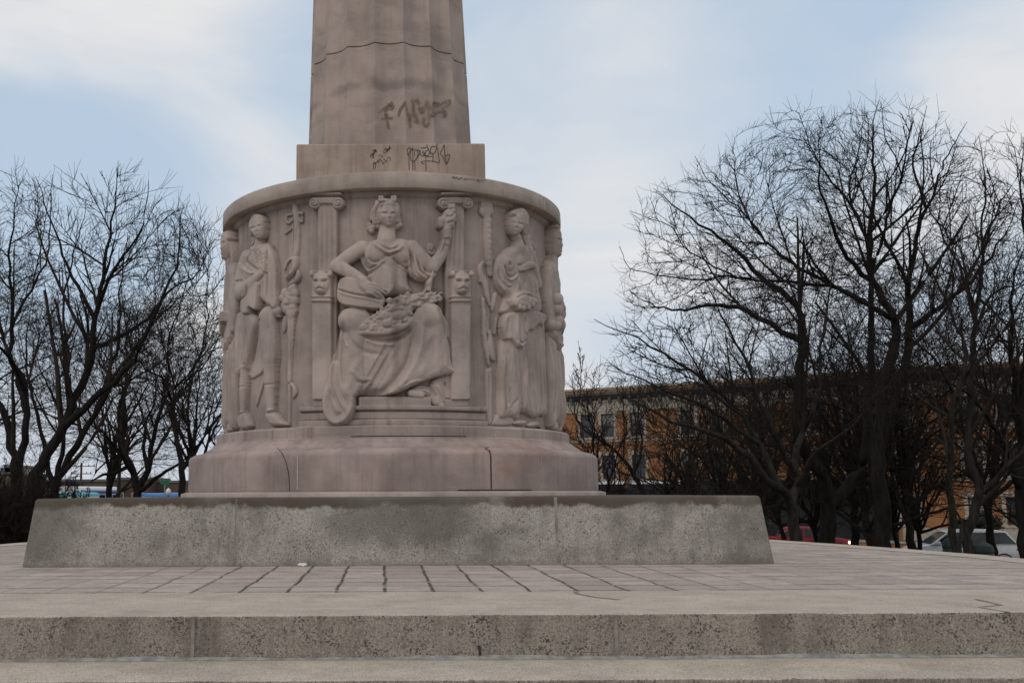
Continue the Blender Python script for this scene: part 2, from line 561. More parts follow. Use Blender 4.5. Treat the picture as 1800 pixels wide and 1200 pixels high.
def ring_tier(name, off_out, off_in, z_top, z_bot, batter, mats, lip=.012):
    """one granite step running right round: tread (index 0) and riser (index 1), with a worn rounded arris"""
    o = terrace_outline(off_out); i_ = terrace_outline(off_in)
    if off_out == 0: i_ = [Vector((q.x, max(q.y, -6.91))) for q in terrace_outline(-.47)]
    a = terrace_outline(off_out - lip); b = terrace_outline(off_out + batter)
    c_ = terrace_outline(off_out - lip * .3)
    cnt_ = [max(1, int((o[(q + 1) % len(o)] - o[q]).length / .07)) for q in range(len(o))]
    def fine(ring): return [ring[q].lerp(ring[(q + 1) % len(ring)], t / cnt_[q]) for q in range(len(ring)) for t in range(cnt_[q])]
    rows = [(fine(i_), z_top, 0), (fine(a), z_top, .3), (fine(c_), z_top - lip * .35, 1), (fine(o), z_top - lip, 1), (fine(b), z_bot, 0)]
    n = len(rows[0][0]); V = []; Fc = []; mi = []
    rj = np.random.default_rng(int(off_out * 100) + 3); jit = rj.normal(size=n)
    for _ in range(2): jit = (jit + np.roll(jit, 1)) / 1.5
    chip = np.where(rj.uniform(size=n) > .985, rj.uniform(.006, .014, n), 0)          # worn and chipped arris
    jit = .0022 * jit - chip
    cen = Vector((0, -1))
    for ring, z, k_ in rows:
        for q, p in enumerate(ring):
            d_ = (p - cen).normalized() * float(jit[q]) * k_ if abs(p.y + 8.4 + off_out) > .03 else Vector((0, -float(jit[q]) * k_))
            V.append((p.x + d_.x, p.y + d_.y, z + float(jit[q]) * .6 * k_))
    for r in range(len(rows) - 1):
        for k in range(n):
            k2 = (k + 1) % n
            Fc.append((r * n + k, (r + 1) * n + k, (r + 1) * n + k2, r * n + k2)); mi.append(0 if r < 2 else 1)
    ob = mesh_obj(name, V, Fc, mats, midx=mi)
    tag(ob, kind='structure')
    return ob


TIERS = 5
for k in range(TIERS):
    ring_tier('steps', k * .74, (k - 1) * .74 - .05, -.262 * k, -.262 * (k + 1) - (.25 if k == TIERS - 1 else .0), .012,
              [M['granite_coping'], M['granite_riser']])
pav = [Vector((q.x, max(q.y, -6.93))) for q in terrace_outline(-.45)]
mesh_obj('pavement', [(p.x, p.y, -.004) for p in pav], [tuple(range(len(pav)))], M['paver'])
tag(bpy.data.objects['pavement'], kind='structure')
# joints of the front steps, filled with grey sealant
mb = MB()
for px, lean in ((-1.30, 0), (1.30, 0), (3.87, 0), (-3.9, 0), (-6.0, 0)):
    mb.prism([(px - .012, -.262), (px + .012, -.262), (px + .010, -.004), (px - .010, -.004)], 'y', -8.417, -8.395)
for px in (-2.5, .35, 2.1, 4.6):
    mb.prism([(px - .014, -.52), (px + .014, -.52), (px + .012, -.2605), (px - .012, -.2605)], 'y', -9.157, -9.135)
rng = random.Random(5)
def ribbon(mb, pts, w, mi=0):
    """flat strip lying on a horizontal surface"""
    pts = [Vector(p) for p in pts]
    for i in range(len(pts) - 1):
        t = (pts[i + 1] - pts[i]).normalized(); s = Vector((-t.y, t.x, 0)) * w
        a, b = pts[i], pts[i + 1]
        mb.add([a - s, b - s, b + s, a + s], [(0, 1, 2, 3)], mi)
# sealant trail over the coping, from the joint to the pavers
tr = []
for q in ((1070, 1075), (1062, 1066), (1090, 1053), (1050, 1049), (1016, 1043), (1010, 1038)):
    r_ = ray(*q); t = (0.003 - EYE) / r_[2]; tr.append(tuple(CAM + r_ * t))
ribbon(mb, tr[2:], .016)
tr = []
for q in ((1775, 1075), (1720, 1066), (1760, 1062), (1715, 1052)):
    r_ = ray(*q); t = (0.003 - EYE) / r_[2]; tr.append(tuple(CAM + r_ * t))
ribbon(mb, tr, .014)
# the long bead where the riser meets the tread below it
xs = np.linspace(-5.2, 5.2, 60)
for i in range(len(xs) - 1):
    h0 = .018 + .006 * math.sin(xs[i] * 3.1) + .004 * math.sin(xs[i] * 11); h1 = .018 + .006 * math.sin(xs[i + 1] * 3.1) + .004 * math.sin(xs[i + 1] * 11)
    d0 = .03 + .012 * math.sin(xs[i] * 2.3); d1 = .03 + .012 * math.sin(xs[i + 1] * 2.3)
    mb.add([(xs[i], -8.405, -.262 + h0), (xs[i], -8.42 - d0, -.2605), (xs[i + 1], -8.42 - d1, -.2605), (xs[i + 1], -8.405, -.262 + h1)], [(0, 1, 2, 3)], 1)
tag(mb.build('step_sealant', [M['caulk'], M['caulk_pale']]), kind='structure')
# faint white painted scribble on that bead
mb = MB()
x0 = at_depth(1140, 1164, 6.56)[0]
def scr(pts):
    ribbon(mb, [(x0 + a, -8.45 - b_, -.2588) for a, b_ in pts], .0035)
cx = 0
for k in range(15):
    if k in (8,): cx += .03; continue
    h = rng.uniform(.018, .03)
    scr([(cx, 0.0), (cx + .004, h)]); scr([(cx + .004, h), (cx + .018, h * rng.uniform(.2, 1)), (cx + .02, rng.uniform(0, .01))])
    cx += .0235
tag(mb.build('paint_scribble', M['chalk']), kind='structure')
# chip and crack in the riser, and a scrap by the plinth
mb = MB()
p = at_depth(843, 1143, 6.585)
mb.add([(p[0] - .012, -8.4155, p[2] + .03), (p[0] + .006, -8.4155, p[2] + .034), (p[0] + .012, -8.416, p[2] - .02), (p[0] - .002, -8.416, p[2] - .035)], [(0, 1, 2, 3)])
tag(mb.build('riser_chip', M['dark_joint']), kind='structure')
sp = at_depth(531, 995, 11.0)
bm = bmesh.new(); bmesh.ops.create_icosphere(bm, subdivisions=2, radius=.05)
for v in bm.verts:
    v.co = Vector((v.co.x * 1.1, v.co.y * .7, v.co.z * .45)) * rng.uniform(.75, 1.15)
    v.co.z = max(v.co.z, -.012)
me = bpy.data.meshes.new('paper_scrap'); bm.to_mesh(me); bm.free(); me.materials.append(M['chalk'])
o = bpy.data.objects.new('paper_scrap', me); scene.collection.objects.link(o); o.location = (sp[0], -3.97, .012)
tag(o, 'small crumpled white paper scrap on the pavers at the foot of the granite plinth', 'litter')

# ------------------------------------------------------------------ the monument
mon = thing('monument', 'pinkish marble column monument with a carved figure drum on a battered granite plinth', 'monument', (0, 0, 0))

# granite plinth: battered square of three blocks per side, arris rounded
def plinth():
    prof = [(3.925, -.002), (3.925, .02), (3.852, .64), (3.848, .676), (3.838, .693), (3.82, .701), (3.78, .703), (2.5, .703)]
    V, Fc = [], []
    rc = .035; ns = 6
    for h, z in prof:
        for cx, cy, a0 in ((1, -1, -90), (1, 1, 0), (-1, 1, 90), (-1, -1, 180)):
            for k in range(ns + 1):
                w = math.radians(a0 + 90 * k / ns)
                V.append((.02 + cx * (h - rc) + rc * math.cos(w), cy * (h - rc) + rc * math.sin(w), z))
    n = 4 * (ns + 1)
    for r in range(len(prof) - 1):
        for k in range(n): Fc.append((r * n + k, r * n + (k + 1) % n, (r + 1) * n + (k + 1) % n, (r + 1) * n + k))
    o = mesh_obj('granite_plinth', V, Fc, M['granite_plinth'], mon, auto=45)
    for x in (-1.69, 1.69):
        mb = MB()
        for s in (1,):
            w = .006 if x < 0 else .016
            mb.add([(x - w, -3.9265, .02), (x + w, -3.9265, .02), (x + w, -3.8535, .64), (x - w, -3.8535, .64)], [(0, 1, 2, 3)])
            mb.add([(x - w, -3.8535, .64), (x + w, -3.8535, .64), (x + w, -3.8495, .676), (x - w, -3.8495, .676)], [(0, 1, 2, 3)])
            mb.add([(x - w, -3.8495, .676), (x + w, -3.8495, .676), (x + w, -3.8395, .6935), (x - w, -3.8395, .6935)], [(0, 1, 2, 3)])
        mb.build('plinth_joint', M['caulk'], o)
plinth()

# base moulding of the drum
mb = MB()
mb.lathe([(2.97, .700), (2.97, .745), (2.90, .765)], 160)
mb.build('bedding_course', M['marble_cornice'], mon, smooth=True)
prof = [(2.868, .766), (2.872, .80), (2.872, 1.18), (2.868, 1.205), (2.85, 1.235), (2.80, 1.262), (2.73, 1.278), (2.665, 1.287), (2.66, 1.30), (2.62, 1.33), (2.555, 1.372), (2.545, 1.395)]
mb = MB(); mb.lathe(prof, 240)
base = mb.build('base_moulding', M['marble_base'], mon, smooth=True)
shade_auto(base, 50)
def wall_strip(mb, R, th, z0, z1, w, off=.003, n=1, lean=0.0):
    """thin strip on a cylinder face"""
    for k in range(n):
        a, b = z0 + (z1 - z0) * k / n, z0 + (z1 - z0) * (k + 1) / n
        ta, tb = th + lean * k / n, th + lean * (k + 1) / n
        dw = w / R
        P = lambda t, z: ((R + off) * math.sin(t), -(R + off) * math.cos(t), z)
        mb.add([P(ta - dw, a), P(ta + dw, a), P(tb + dw, b), P(tb - dw, b)], [(0, 1, 2, 3)])
def th_at(px, py, R):
    p = at_radius(px, py, R); return math.atan2(p[0], -p[1])
mb = MB()
wall_strip(mb, 2.872, th_at(863, 830, 2.872), .79, 1.19, .009)
# open joint climbs over the top of the moulding with a kink
t0 = th_at(863, 830, 2.872); t1 = th_at(845, 770, 2.6)
pp = [(2.875, 1.19, t0), (2.86, 1.235, t0 - .003), (2.805, 1.2675, t0 - .012), (2.74, 1.2825, t1 + .012), (2.67, 1.293, t1)]
for (r0, z0, a0), (r1, z1, a1) in zip(pp, pp[1:]):
    P = lambda r, t, z: (r * math.sin(t), -r * math.cos(t), z + .003)
    mb.add([P(r0, a0 - .003, z0), P(r0, a0 + .003, z0), P(r1, a1 + .003, z1), P(r1, a1 - .003, z1)], [(0, 1, 2, 3)])
mb.build('open_joint', M['dark_joint'], base); mb = MB()
ta, tb = th_at(805, 864, 2.88), th_at(935, 864, 2.88)
for k in range(14):
    a, b = ta + (tb - ta) * k / 14, ta + (tb - ta) * (k + 1) / 14
    P = lambda t, z: (2.8745 * math.sin(t), -2.8745 * math.cos(t), z)
    mb.add([P(a, .768), P(b, .768), P(b, .782), P(a, .782)], [(0, 1, 2, 3)])
mb.build('open_joint', M['dark_joint'], base); mb = MB()
# crack in the left stone
cr = [(487, 786), (496, 796), (503, 812), (507, 830), (509, 850), (509, 862)]
for q0, q1 in zip(cr, cr[1:]):
    a, b = at_radius(*q0, 2.876), at_radius(*q1, 2.876)
    mb.add([(a[0] - .005, a[1], a[2]), (a[0] + .005, a[1], a[2]), (b[0] + .005, b[1], b[2]), (b[0] - .005, b[1], b[2])], [(0, 1, 2, 3)])
mb.build('crack', M['dark_joint'], base)
for q in ((523, 830), (952, 830), (400, 830)):
    mb = MB(); wall_strip(mb, 2.872, th_at(*q, 2.872), .79, 1.19, .006 if q[0] < 600 else .003); mb.build('mortar_joint', M['mortar'], base)

# drum wall
RW = 2.28
prof = [(2.545, 1.396), (2.52, 1.402), (2.50, 1.415), (2.50, 1.525), (2.48, 1.545), (2.40, 1.560), (RW, 1.565), (RW, 4.42), (2.30, 4.435), (2.33, 4.46), (2.34, 4.499)]
mb = MB(); mb.lathe(prof, 240)
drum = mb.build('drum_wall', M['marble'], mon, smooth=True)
shade_auto(drum, 40)
for t in (th_at(513, 560, RW), th_at(858, 560, RW), -2.0, 2.0, 3.0):
    mb = MB(); wall_strip(mb, RW, t, 1.57, 4.42, .005); mb.build('mortar_joint', M['mortar'], drum)
for q in ((508, 768), (870, 758), (985, 750)):
    mb = MB(); wall_strip(mb, 2.50, th_at(q[0], 755, 2.5), 1.42, 1.52, .006); mb.build('mortar_joint', M['mortar'], drum)
mb = MB()
ta, tb = th_at(617, 765, 2.51), th_at(820, 765, 2.51)
for k in range(24):
    a, b = ta + (tb - ta) * k / 24, ta + (tb - ta) * (k + 1) / 24
    P = lambda t, r, z: (r * math.sin(t), -r * math.cos(t), z)
    mb.add([P(a, 2.506, 1.410), P(b, 2.506, 1.410), P(b, 2.503, 1.427), P(a, 2.503, 1.427)], [(0, 1, 2, 3)])
mb.build('open_joint', M['dark_joint'], drum)
prof = [(2.34, 4.500), (2.455, 4.500), (2.466, 4.512), (2.468, 4.60), (2.466, 4.694), (2.452, 4.709), (1.0, 4.716)]
mb = MB(); mb.lathe(prof, 240)
corn = mb.build('cornice', M['marble_cornice'], mon, smooth=True)
shade_auto(corn, 50)
mb = MB()
for q in ((957, 365),): wall_strip(mb, 2.468, th_at(*q, 2.468), 4.515, 4.69, .012)
mb.build('mortar_joint', M['mortar'], corn)
mb = MB()
rr = random.Random(4)
for k in range(26):
    px = 797 + k * 2.2 + rr.uniform(-1, 1); py = 313 + (px - 800) * .09 + rr.uniform(-1.5, 1.5)
    a = at_radius(px, py, 2.471); w = rr.uniform(.006, .02) * (1.6 if k < 5 else .8); h = rr.uniform(.004, .010)
    mb.add([(a[0] - w, a[1] - .002, a[2] - h), (a[0] + w, a[1] - .002, a[2] - h * .3), (a[0] + w * .7, a[1] - .002, a[2] + h), (a[0] - w * .8, a[1] - .002, a[2] + h * .5)], [(0, 1, 2, 3)])
mb.build('edge_chips', M['ink_faded'], corn)

# square block
mb = MB(); mb.box(-1.305, 1.275, -1.29, 1.29, 4.70, 5.475)
block = mb.build('square_block', M['marble_block'], mon, bevel=.02, seg=3)

# fluted shaft
NF = 18; ZJ = None
SX0, SZ0 = -.015, 5.475
def shaft_R(th, z):
    R = 1.228 - .033 * (z - SZ0)
    q = (th * NF / (2 * math.pi) + .5) % 1.0 - .5        # -0.5 .. 0.5 across a flute, centred on the front
    depth = .078 * (1 - (2 * q) ** 2)
    return R - depth
zj = at_radius(690, 75, 1.15)[2]
rows = [SZ0 + t for t in np.linspace(0, zj - SZ0 - .012, 14)]
rows += [zj - .009, zj - .002, zj + .002, zj + .009] + [zj + .012 + t for t in np.linspace(0.02, 9.0, 12)]
nth = NF * 12
ths = np.linspace(-math.pi, math.pi, nth, endpoint=False)
V = []
for z in rows:
    gap = .035 if abs(z - zj) < .005 else 0
    for t in ths:
        R = shaft_R(t, z) - gap
        V.append((SX0 - .008 * (z - SZ0) + R * math.sin(t), -R * math.cos(t), z))
Q = []
for r in range(len(rows) - 1):
    for k in range(nth):
        Q.append((r * nth + k, r * nth + (k + 1) % nth, (r + 1) * nth + (k + 1) % nth, (r + 1) * nth + k))
shaft = mesh_obj('fluted_shaft', V, Q, M['marble_shaft'], mon, auto=24)

# graffiti
def spl(pts, n=8):
    P = np.array(pts, float); out = []
    if len(P) < 3: return P
    Q = np.vstack([2 * P[0] - P[1], P, 2 * P[-1] - P[-2]])
    for i in range(len(P) - 1):
        p0, p1, p2, p3 = Q[i:i + 4]
        for t in np.linspace(0, 1, n, endpoint=False):
            out.append(.5 * ((2 * p1) + (-p0 + p2) * t + (2 * p0 - 5 * p1 + 4 * p2 - p3) * t * t + (-p0 + 3 * p1 - 3 * p2 + p3) * t ** 3))
    out.append(P[-1])
    return np.array(out)

def strokes_on(mb, strokes, w, put, smooth=True):
    for st in strokes:
        P = spl(st) if smooth and len(st) > 2 else np.array(st, float)
        for i in range(len(P) - 1):
            d = P[i + 1] - P[i]; L = math.hypot(*d)
            if L < 1e-6: continue
            nx, ny = -d[1] / L * w, d[0] / L * w; ex, ey = d[0] / L * w * .5, d[1] / L * w * .5
            a, b = P[i] - (ex, ey), P[i + 1] + (ex, ey)
            mb.add([put(a[0] - nx, a[1] - ny), put(b[0] - nx, b[1] - ny), put(b[0] + nx, b[1] + ny), put(a[0] + nx, a[1] + ny)], [(0, 1, 2, 3)])

GZ = lambda X, Y: (640 + X / 8.0, 160 + Y / 8.0)
cnt = [0]
def on_block(X, Y):
    cnt[0] += 1
    p = at_depth(*GZ(X, Y), 15 - 1.2925 - .0002 * (cnt[0] // 4 % 12)); return tuple(p)
mb = MB()
tagA = [[(612, 905), (606, 830), (640, 800), (655, 830), (630, 870), (622, 900)], [(628, 880), (632, 1000), (632, 1110)],
        [(650, 815), (700, 830), (740, 830), (790, 850), (770, 900), (725, 975)], [(655, 835), (648, 920), (660, 975), (690, 992), (720, 970)],
        [(678, 790), (684, 900), (684, 1110)], [(706, 850), (708, 920)], [(712, 985), (716, 1110)], [(745, 835), (760, 880), (745, 930), (720, 975)],
        [(780, 850), (800, 905), (840, 915), (850, 880), (830, 845)], [(800, 805), (840, 800), (880, 795)], [(880, 755), (905, 820), (935, 885)],
        [(905, 825), (870, 850), (862, 895), (890, 912), (920, 870)], [(820, 860), (845, 905), (900, 922), (970, 920)], [(870, 920), (870, 1125)],
        [(1030, 740), (1010, 790), (960, 780), (932, 830), (950, 880), (1000, 860), (1018, 800)], [(1035, 800), (1045, 900), (1056, 1005), (990, 992), (900, 985), (820, 992), (805, 1010), (845, 1026)],
        [(970, 880), (968, 1000)], [(1128, 755), (1100, 820), (1072, 880), (1110, 925), (1155, 1025), (1205, 905), (1140, 908)], [(1128, 755), (1130, 840), (1138, 915), (1158, 1010)]]
tagB = [[(85, 930), (110, 880), (125, 900), (105, 940)], [(115, 845), (150, 830), (130, 880), (160, 850), (180, 850)], [(130, 950), (135, 900), (150, 860), (165, 820), (170, 870)],
        [(95, 900), (140, 890)], [(265, 850), (300, 880)], [(285, 810), (320, 860), (330, 820), (350, 830)], [(300, 800), (345, 840), (360, 775), (350, 810), (380, 800)],
        [(310, 830), (360, 800)], [(125, 1030), (140, 1010), (165, 1030), (150, 1000)], [(130, 1010), (135, 1110)], [(160, 1010), (158, 1090)], [(170, 1020), (190, 980), (205, 1005), (220, 960), (240, 985)],
        [(250, 980), (262, 1025), (280, 1000)], [(275, 965), (300, 975), (320, 995)]]
tagB_ = (tagB[:4], tagB[4:8], tagB[8:])
strokes_on(mb, tagA[:-2], 4.6, on_block)
mb.build('graffiti', M['ink'], block); mb = MB()
strokes_on(mb, tagA[-2:], 4.6, on_block)
mb.build('graffiti', M['ink'], block); mb = MB()
strokes_on(mb, tagB_[0], 4.2, on_block)
mb.build('graffiti', M['ink'], block); mb = MB()
strokes_on(mb, tagB_[1], 4.2, on_block)
mb.build('graffiti', M['ink'], block); mb = MB()
strokes_on(mb, tagB_[2], 4.2, on_block)
mb.build('graffiti', M['ink'], block)
mb = MB()
tagC = [[(200, 910), (235, 900), (260, 920), (230, 940)], [(320, 960), (350, 930), (370, 945), (360, 980)], [(300, 1000), (330, 985)], [(205, 960), (240, 970)]]
strokes_on(mb, [tagC[0], tagC[3]], 4.5, on_block)
mb.build('faded_graffiti', M['ink_faded'], block); mb = MB()
strokes_on(mb, tagC[1:3], 4.5, on_block)
mb.build('faded_graffiti', M['ink_faded'], block)

def on_shaft(X, Y):
    px, py = GZ(X, Y)
    R = 1.2
    for _ in range(6):
        p = at_radius(px, py, R)
        dx = p[0] - (SX0 - .008 * (p[2] - SZ0)); t = math.atan2(dx, -p[1])
        R = shaft_R(t, p[2]) + .012
    cnt[0] += 1
    e = .0003 * (cnt[0] // 4 % 10)
    return (p[0], p[1] - e, p[2])
mb = MB()
ghost = [[(395, 150), (350, 200), (300, 235), (200, 295)], [(330, 190), (400, 200), (390, 240), (300, 250)], [(300, 240), (310, 350), (330, 450), (345, 525)], [(240, 395), (320, 370), (400, 385)],
         [(285, 330), (340, 340)], [(480, 350), (500, 270), (545, 200), (575, 150)], [(575, 150), (600, 260), (640, 380), (655, 510)], [(640, 420), (690, 280), (700, 150)], [(670, 130), (760, 130), (760, 180)],
         [(690, 170), (710, 300), (770, 430)], [(715, 420), (770, 430)], [(770, 220), (800, 290), (840, 270), (880, 130)], [(770, 250), (830, 230)], [(885, 130), (905, 280), (915, 430), (870, 485), (825, 440), (850, 370)],
         [(930, 220), (1000, 330), (940, 335)], [(965, 200), (1010, 160), (1050, 190), (990, 220)], [(1050, 200), (1130, 160), (1205, 130), (1190, 190), (1110, 250)], [(1000, 320), (1080, 285), (1140, 290), (1150, 350), (1110, 345)]]
sub = []
for s_ in ghost:
    P = spl(s_, 12) if len(s_) > 2 else np.array([np.array(s_[0]) + (np.array(s_[1]) - np.array(s_[0])) * t for t in np.linspace(0, 1, 10)])
    sub.append(P)
for grp in (sub[:5], sub[5:13], sub[13:]):
    mb = MB()
    for P in grp: strokes_on(mb, [P], 17, on_shaft, smooth=False)
    mb.build('washed_graffiti', M['ghost'], shaft)


# ------------------------------------------------------------------ carved reliefs
R_TRACE = 2.40
RES = .0068


class Relief:
    """height field over the drum wall (u along the wall, v up), carved stroke by stroke"""
    def __init__(self, u0, u1, v0, v1):
        self.u = np.arange(u0, u1, RES); self.v = np.arange(v0, v1, RES)
        self.U, self.V = np.meshgrid(self.u, self.v)
        self.H = np.zeros_like(self.U)
        self.T = lambda x, y: (x, y)

    def frame(self, ox, oy, k, R=None):
        """following strokes are given in pixels of an enlarged crop of the photograph: origin and enlargement"""
        def T(x, y):
            p = at_radius(ox + x / k, oy + y / k, R or R_TRACE)
            return RW * math.atan2(p[0], -p[1]), p[2]
        self.T = T
        self.s = None
        return self

    def local(self, u0, v0, k=1.0, flip=1):
        self.T = lambda x, y: (u0 + flip * x * k, v0 + y * k)
        return self

    def _pts(self, pts): return np.array([self.T(*p[:2]) for p in pts])

    def _win(self, P, pad):
        i0 = max(0, int((P[:, 1].min() - pad - self.v[0]) / RES)); i1 = min(len(self.v), int((P[:, 1].max() + pad - self.v[0]) / RES) + 2)
        j0 = max(0, int((P[:, 0].min() - pad - self.u[0]) / RES)); j1 = min(len(self.u), int((P[:, 0].max() + pad - self.u[0]) / RES) + 2)
        return slice(i0, max(i1, i0)), slice(j0, max(j1, j0))

    @staticmethod
    def _segd(X, Y, P):
        best = np.full(X.shape, 1e9); tt = np.zeros(X.shape)
        n = len(P) - 1
        for i in range(n):
            a, b = P[i], P[i + 1]; d = b - a; L2 = max(d @ d, 1e-12)
            t = np.clip(((X - a[0]) * d[0] + (Y - a[1]) * d[1]) / L2, 0, 1)
            dd = (X - a[0] - t * d[0]) ** 2 + (Y - a[1] - t * d[1]) ** 2
            m = dd < best
            best = np.where(m, dd, best); tt = np.where(m, (i + t) / n, tt)
        return np.sqrt(best), tt

    def _merge(self, w, h, k=.02, over=False):
        A = self.H[w]
        if over:
            self.H[w] = np.where(h > 0.001, h, A)
            return
        e = np.clip(.5 + .5 * (h - A) / k, 0, 1)
        self.H[w] = np.where(h > 0.0005, np.maximum(A, np.where(A > .01, A + (h - A) * e + k * e * (1 - e), h)), A)

    def poly(self, pts, H, w=.08, base=0.0, k=.02, smooth=True, over=False):
        P = self._pts(pts)
        if smooth:
            Q = np.vstack([P[-1:], P, P[:2]]); out = []
            for i in range(len(P)):
                p0, p1, p2, p3 = Q[i:i + 4]
                for t in np.linspace(0, 1, 6, endpoint=False):
                    out.append(.5 * ((2 * p1) + (-p0 + p2) * t + (2 * p0 - 5 * p1 + 4 * p2 - p3) * t * t + (-p0 + 3 * p1 - 3 * p2 + p3) * t ** 3))
            P = np.array(out)
        W = self._win(P, .02); X, Y = self.U[W], self.V[W]
        if X.size == 0: return self
        C = np.vstack([P, P[:1]])
        d, _ = self._segd(X, Y, C)
        ins = np.zeros(X.shape, bool)
        for i in range(len(P)):
            a, b = C[i], C[i + 1]
            c = ((a[1] > Y) != (b[1] > Y))
            with np.errstate(divide='ignore', invalid='ignore'):
                xi = (b[0] - a[0]) * (Y - a[1]) / (b[1] - a[1] + 1e-15) + a[0]
            ins ^= c & (X < xi)
        t = np.clip(d / w, 0, 1)
        h = np.where(ins, base + H * np.sqrt(1 - (1 - t) ** 2), 0)
        self._merge(W, h, k, over)
        return self

    def cap(self, pts, rs, base=.03, k=.025, flat=1.0):
        """limb: round in section, radius in metres along the line"""
        P = self._pts(pts)
        if len(P) > 2:
            P = spl(P, 5)
        rs = np.atleast_1d(np.array(rs, float))
        W = self._win(P, rs.max() + .02); X, Y = self.U[W], self.V[W]
        if X.size == 0: return self
        d, t = self._segd(X, Y, P)
        r = np.interp(t, np.linspace(0, 1, len(rs)), rs) if len(rs) > 1 else rs[0]
        bs = np.interp(t, np.linspace(0, 1, len(base)), base) if isinstance(base, (list, tuple)) else base
        h = np.where(d < r, bs + flat * np.sqrt(np.clip(r * r - d * d, 0, None)), 0)
        self._merge(W, h, k)
        return self

    def blob(self, c, rx, ry, h, base=.0, k=.02, rot=0):
        P = self._pts([c]); W = self._win(P, max(rx, ry) + .02); X, Y = self.U[W] - P[0, 0], self.V[W] - P[0, 1]
        if X.size == 0: return self
        cr_, sr_ = math.cos(rot), math.sin(rot)
        q = ((X * cr_ + Y * sr_) / rx) ** 2 + ((-X * sr_ + Y * cr_) / ry) ** 2
        self._merge(W, np.where(q < 1, base + h * np.sqrt(np.clip(1 - q, 0, None)), 0), k)
        return self

    def fold(self, pts, w, amp, lo=.012):
        """ridge (amp > 0) or cut (amp < 0) following a line, only where there is carving"""
        P = self._pts(pts)
        if len(P) > 2: P = spl(P, 6)
        W = self._win(P, 3 * w); X, Y = self.U[W], self.V[W]
        if X.size == 0: return self
        d, t = self._segd(X, Y, P)
        env = np.minimum(1, np.minimum(t, 1 - t) * 6 + .25)
        A = self.H[W]
        self.H[W] = np.where(A > lo, np.maximum(A + amp * env * np.exp(-(d / w) ** 2), .004), A)
        return self

    def crease(self, pts, w, amp):
        """a fold with a shadow line on one side: ridge beside a cut"""
        P = self._pts(pts)
        if len(P) > 2: P = spl(P, 6)
        W = self._win(P, 4 * w); X, Y = self.U[W], self.V[W]
        if X.size == 0: return self
        d, t = self._segd(X, Y, P)
        # signed side
        best = np.full(X.shape, 1e9); sg = np.zeros(X.shape)
        for i in range(len(P) - 1):
            a, b = P[i], P[i + 1]; e = b - a; L2 = max(e @ e, 1e-12)
            tt = np.clip(((X - a[0]) * e[0] + (Y - a[1]) * e[1]) / L2, 0, 1)
            qx, qy = X - a[0] - tt * e[0], Y - a[1] - tt * e[1]
            dd = qx * qx + qy * qy; m = dd < best
            best = np.where(m, dd, best); sg = np.where(m, np.sign(e[0] * qy - e[1] * qx), sg)
        s = d * sg / w
        env = np.minimum(1, np.minimum(t, 1 - t) * 6 + .2)
        A = self.H[W]
        self.H[W] = np.where(A > .012, np.maximum(A + amp * env * (1.7 * s * np.exp(-s * s)), .004), A)
        return self

    def g(self, c, sx, sy, amp, lo=.02):
        """soft swelling (or hollow) added to what is already carved; centre and sizes in wall metres"""
        W = self._win(np.array([c]), 3 * max(sx, sy)); X, Y = self.U[W] - c[0], self.V[W] - c[1]
        if X.size == 0: return self
        A = self.H[W]
        self.H[W] = np.where(A > lo, A + amp * np.exp(-(X / sx) ** 2 - (Y / sy) ** 2), A)
        return self

    def face(self, xl, xr, yt, yb, xm, k=1.0):
        """features of a face between the given sides, crown and chin; xm is where its middle line runs"""
        a, b = self.T(xl, (yt + yb) / 2), self.T(xr, (yt + yb) / 2); t_, b_ = self.T(xm, yt), self.T(xm, yb); m = self.T(xm, (yt + yb) / 2)[0]
        w = abs(b[0] - a[0]); h = abs(t_[1] - b_[1]); cv = (t_[1] + b_[1]) / 2; lo_, hi_ = min(a[0], b[0]), max(a[0], b[0])
        for s in (-1, 1):
            side = (m - lo_) if s < 0 else (hi_ - m)
            e = m + s * side * .44; q = side / (w / 2)
            self.g((e, cv + .035 * h), .12 * w * q, .045 * h, -.030 * k)         # socket
            self.g((e, cv + .020 * h), .060 * w * q, .022 * h, .016 * k)         # lid
            self.g((e, cv + .115 * h), .15 * w * q, .028 * h, .014 * k)          # brow
            self.g((m + s * side * .52, cv - .10 * h), .14 * w * q, .08 * h, .010 * k)   # cheek
            self.g((m + s * side * .16, cv - .135 * h), .035 * w, .022 * h, .010 * k)  # nostril wing
        self.g((m, cv + .02 * h), .050 * w, .10 * h, .020 * k)
        self.g((m, cv - .105 * h), .062 * w, .045 * h, .026 * k)
        self.g((m, cv - .175 * h), .11 * w, .020 * h, -.016 * k)
        self.g((m, cv - .222 * h), .12 * w, .018 * h, .013 * k)
        self.g((m, cv - .252 * h), .14 * w, .010 * h, -.016 * k)
        self.g((m, cv - .285 * h), .10 * w, .020 * h, .014 * k)
        self.g((m, cv - .335 * h), .12 * w, .020 * h, -.012 * k)
        self.g((m, cv - .41 * h), .12 * w, .045 * h, .016 * k)
        return self

    def drape(self, pts, ang, freq, amp, seed=0):
        """many fine folds running in one direction inside an outline"""
        P = self._pts(pts); W = self._win(P, .01); X, Y = self.U[W], self.V[W]
        if X.size == 0: return self
        C = np.vstack([P, P[:1]]); d, _ = self._segd(X, Y, C); ins = np.zeros(X.shape, bool)
        for i in range(len(P)):
            a, b = C[i], C[i + 1]
            ins ^= ((a[1] > Y) != (b[1] > Y)) & (X < (b[0] - a[0]) * (Y - a[1]) / (b[1] - a[1] + 1e-15) + a[0])
        q = np.random.default_rng(seed); ca, sa = math.cos(ang), math.sin(ang)
        s = X * ca + Y * sa; t = -X * sa + Y * ca
        f = np.zeros(X.shape)
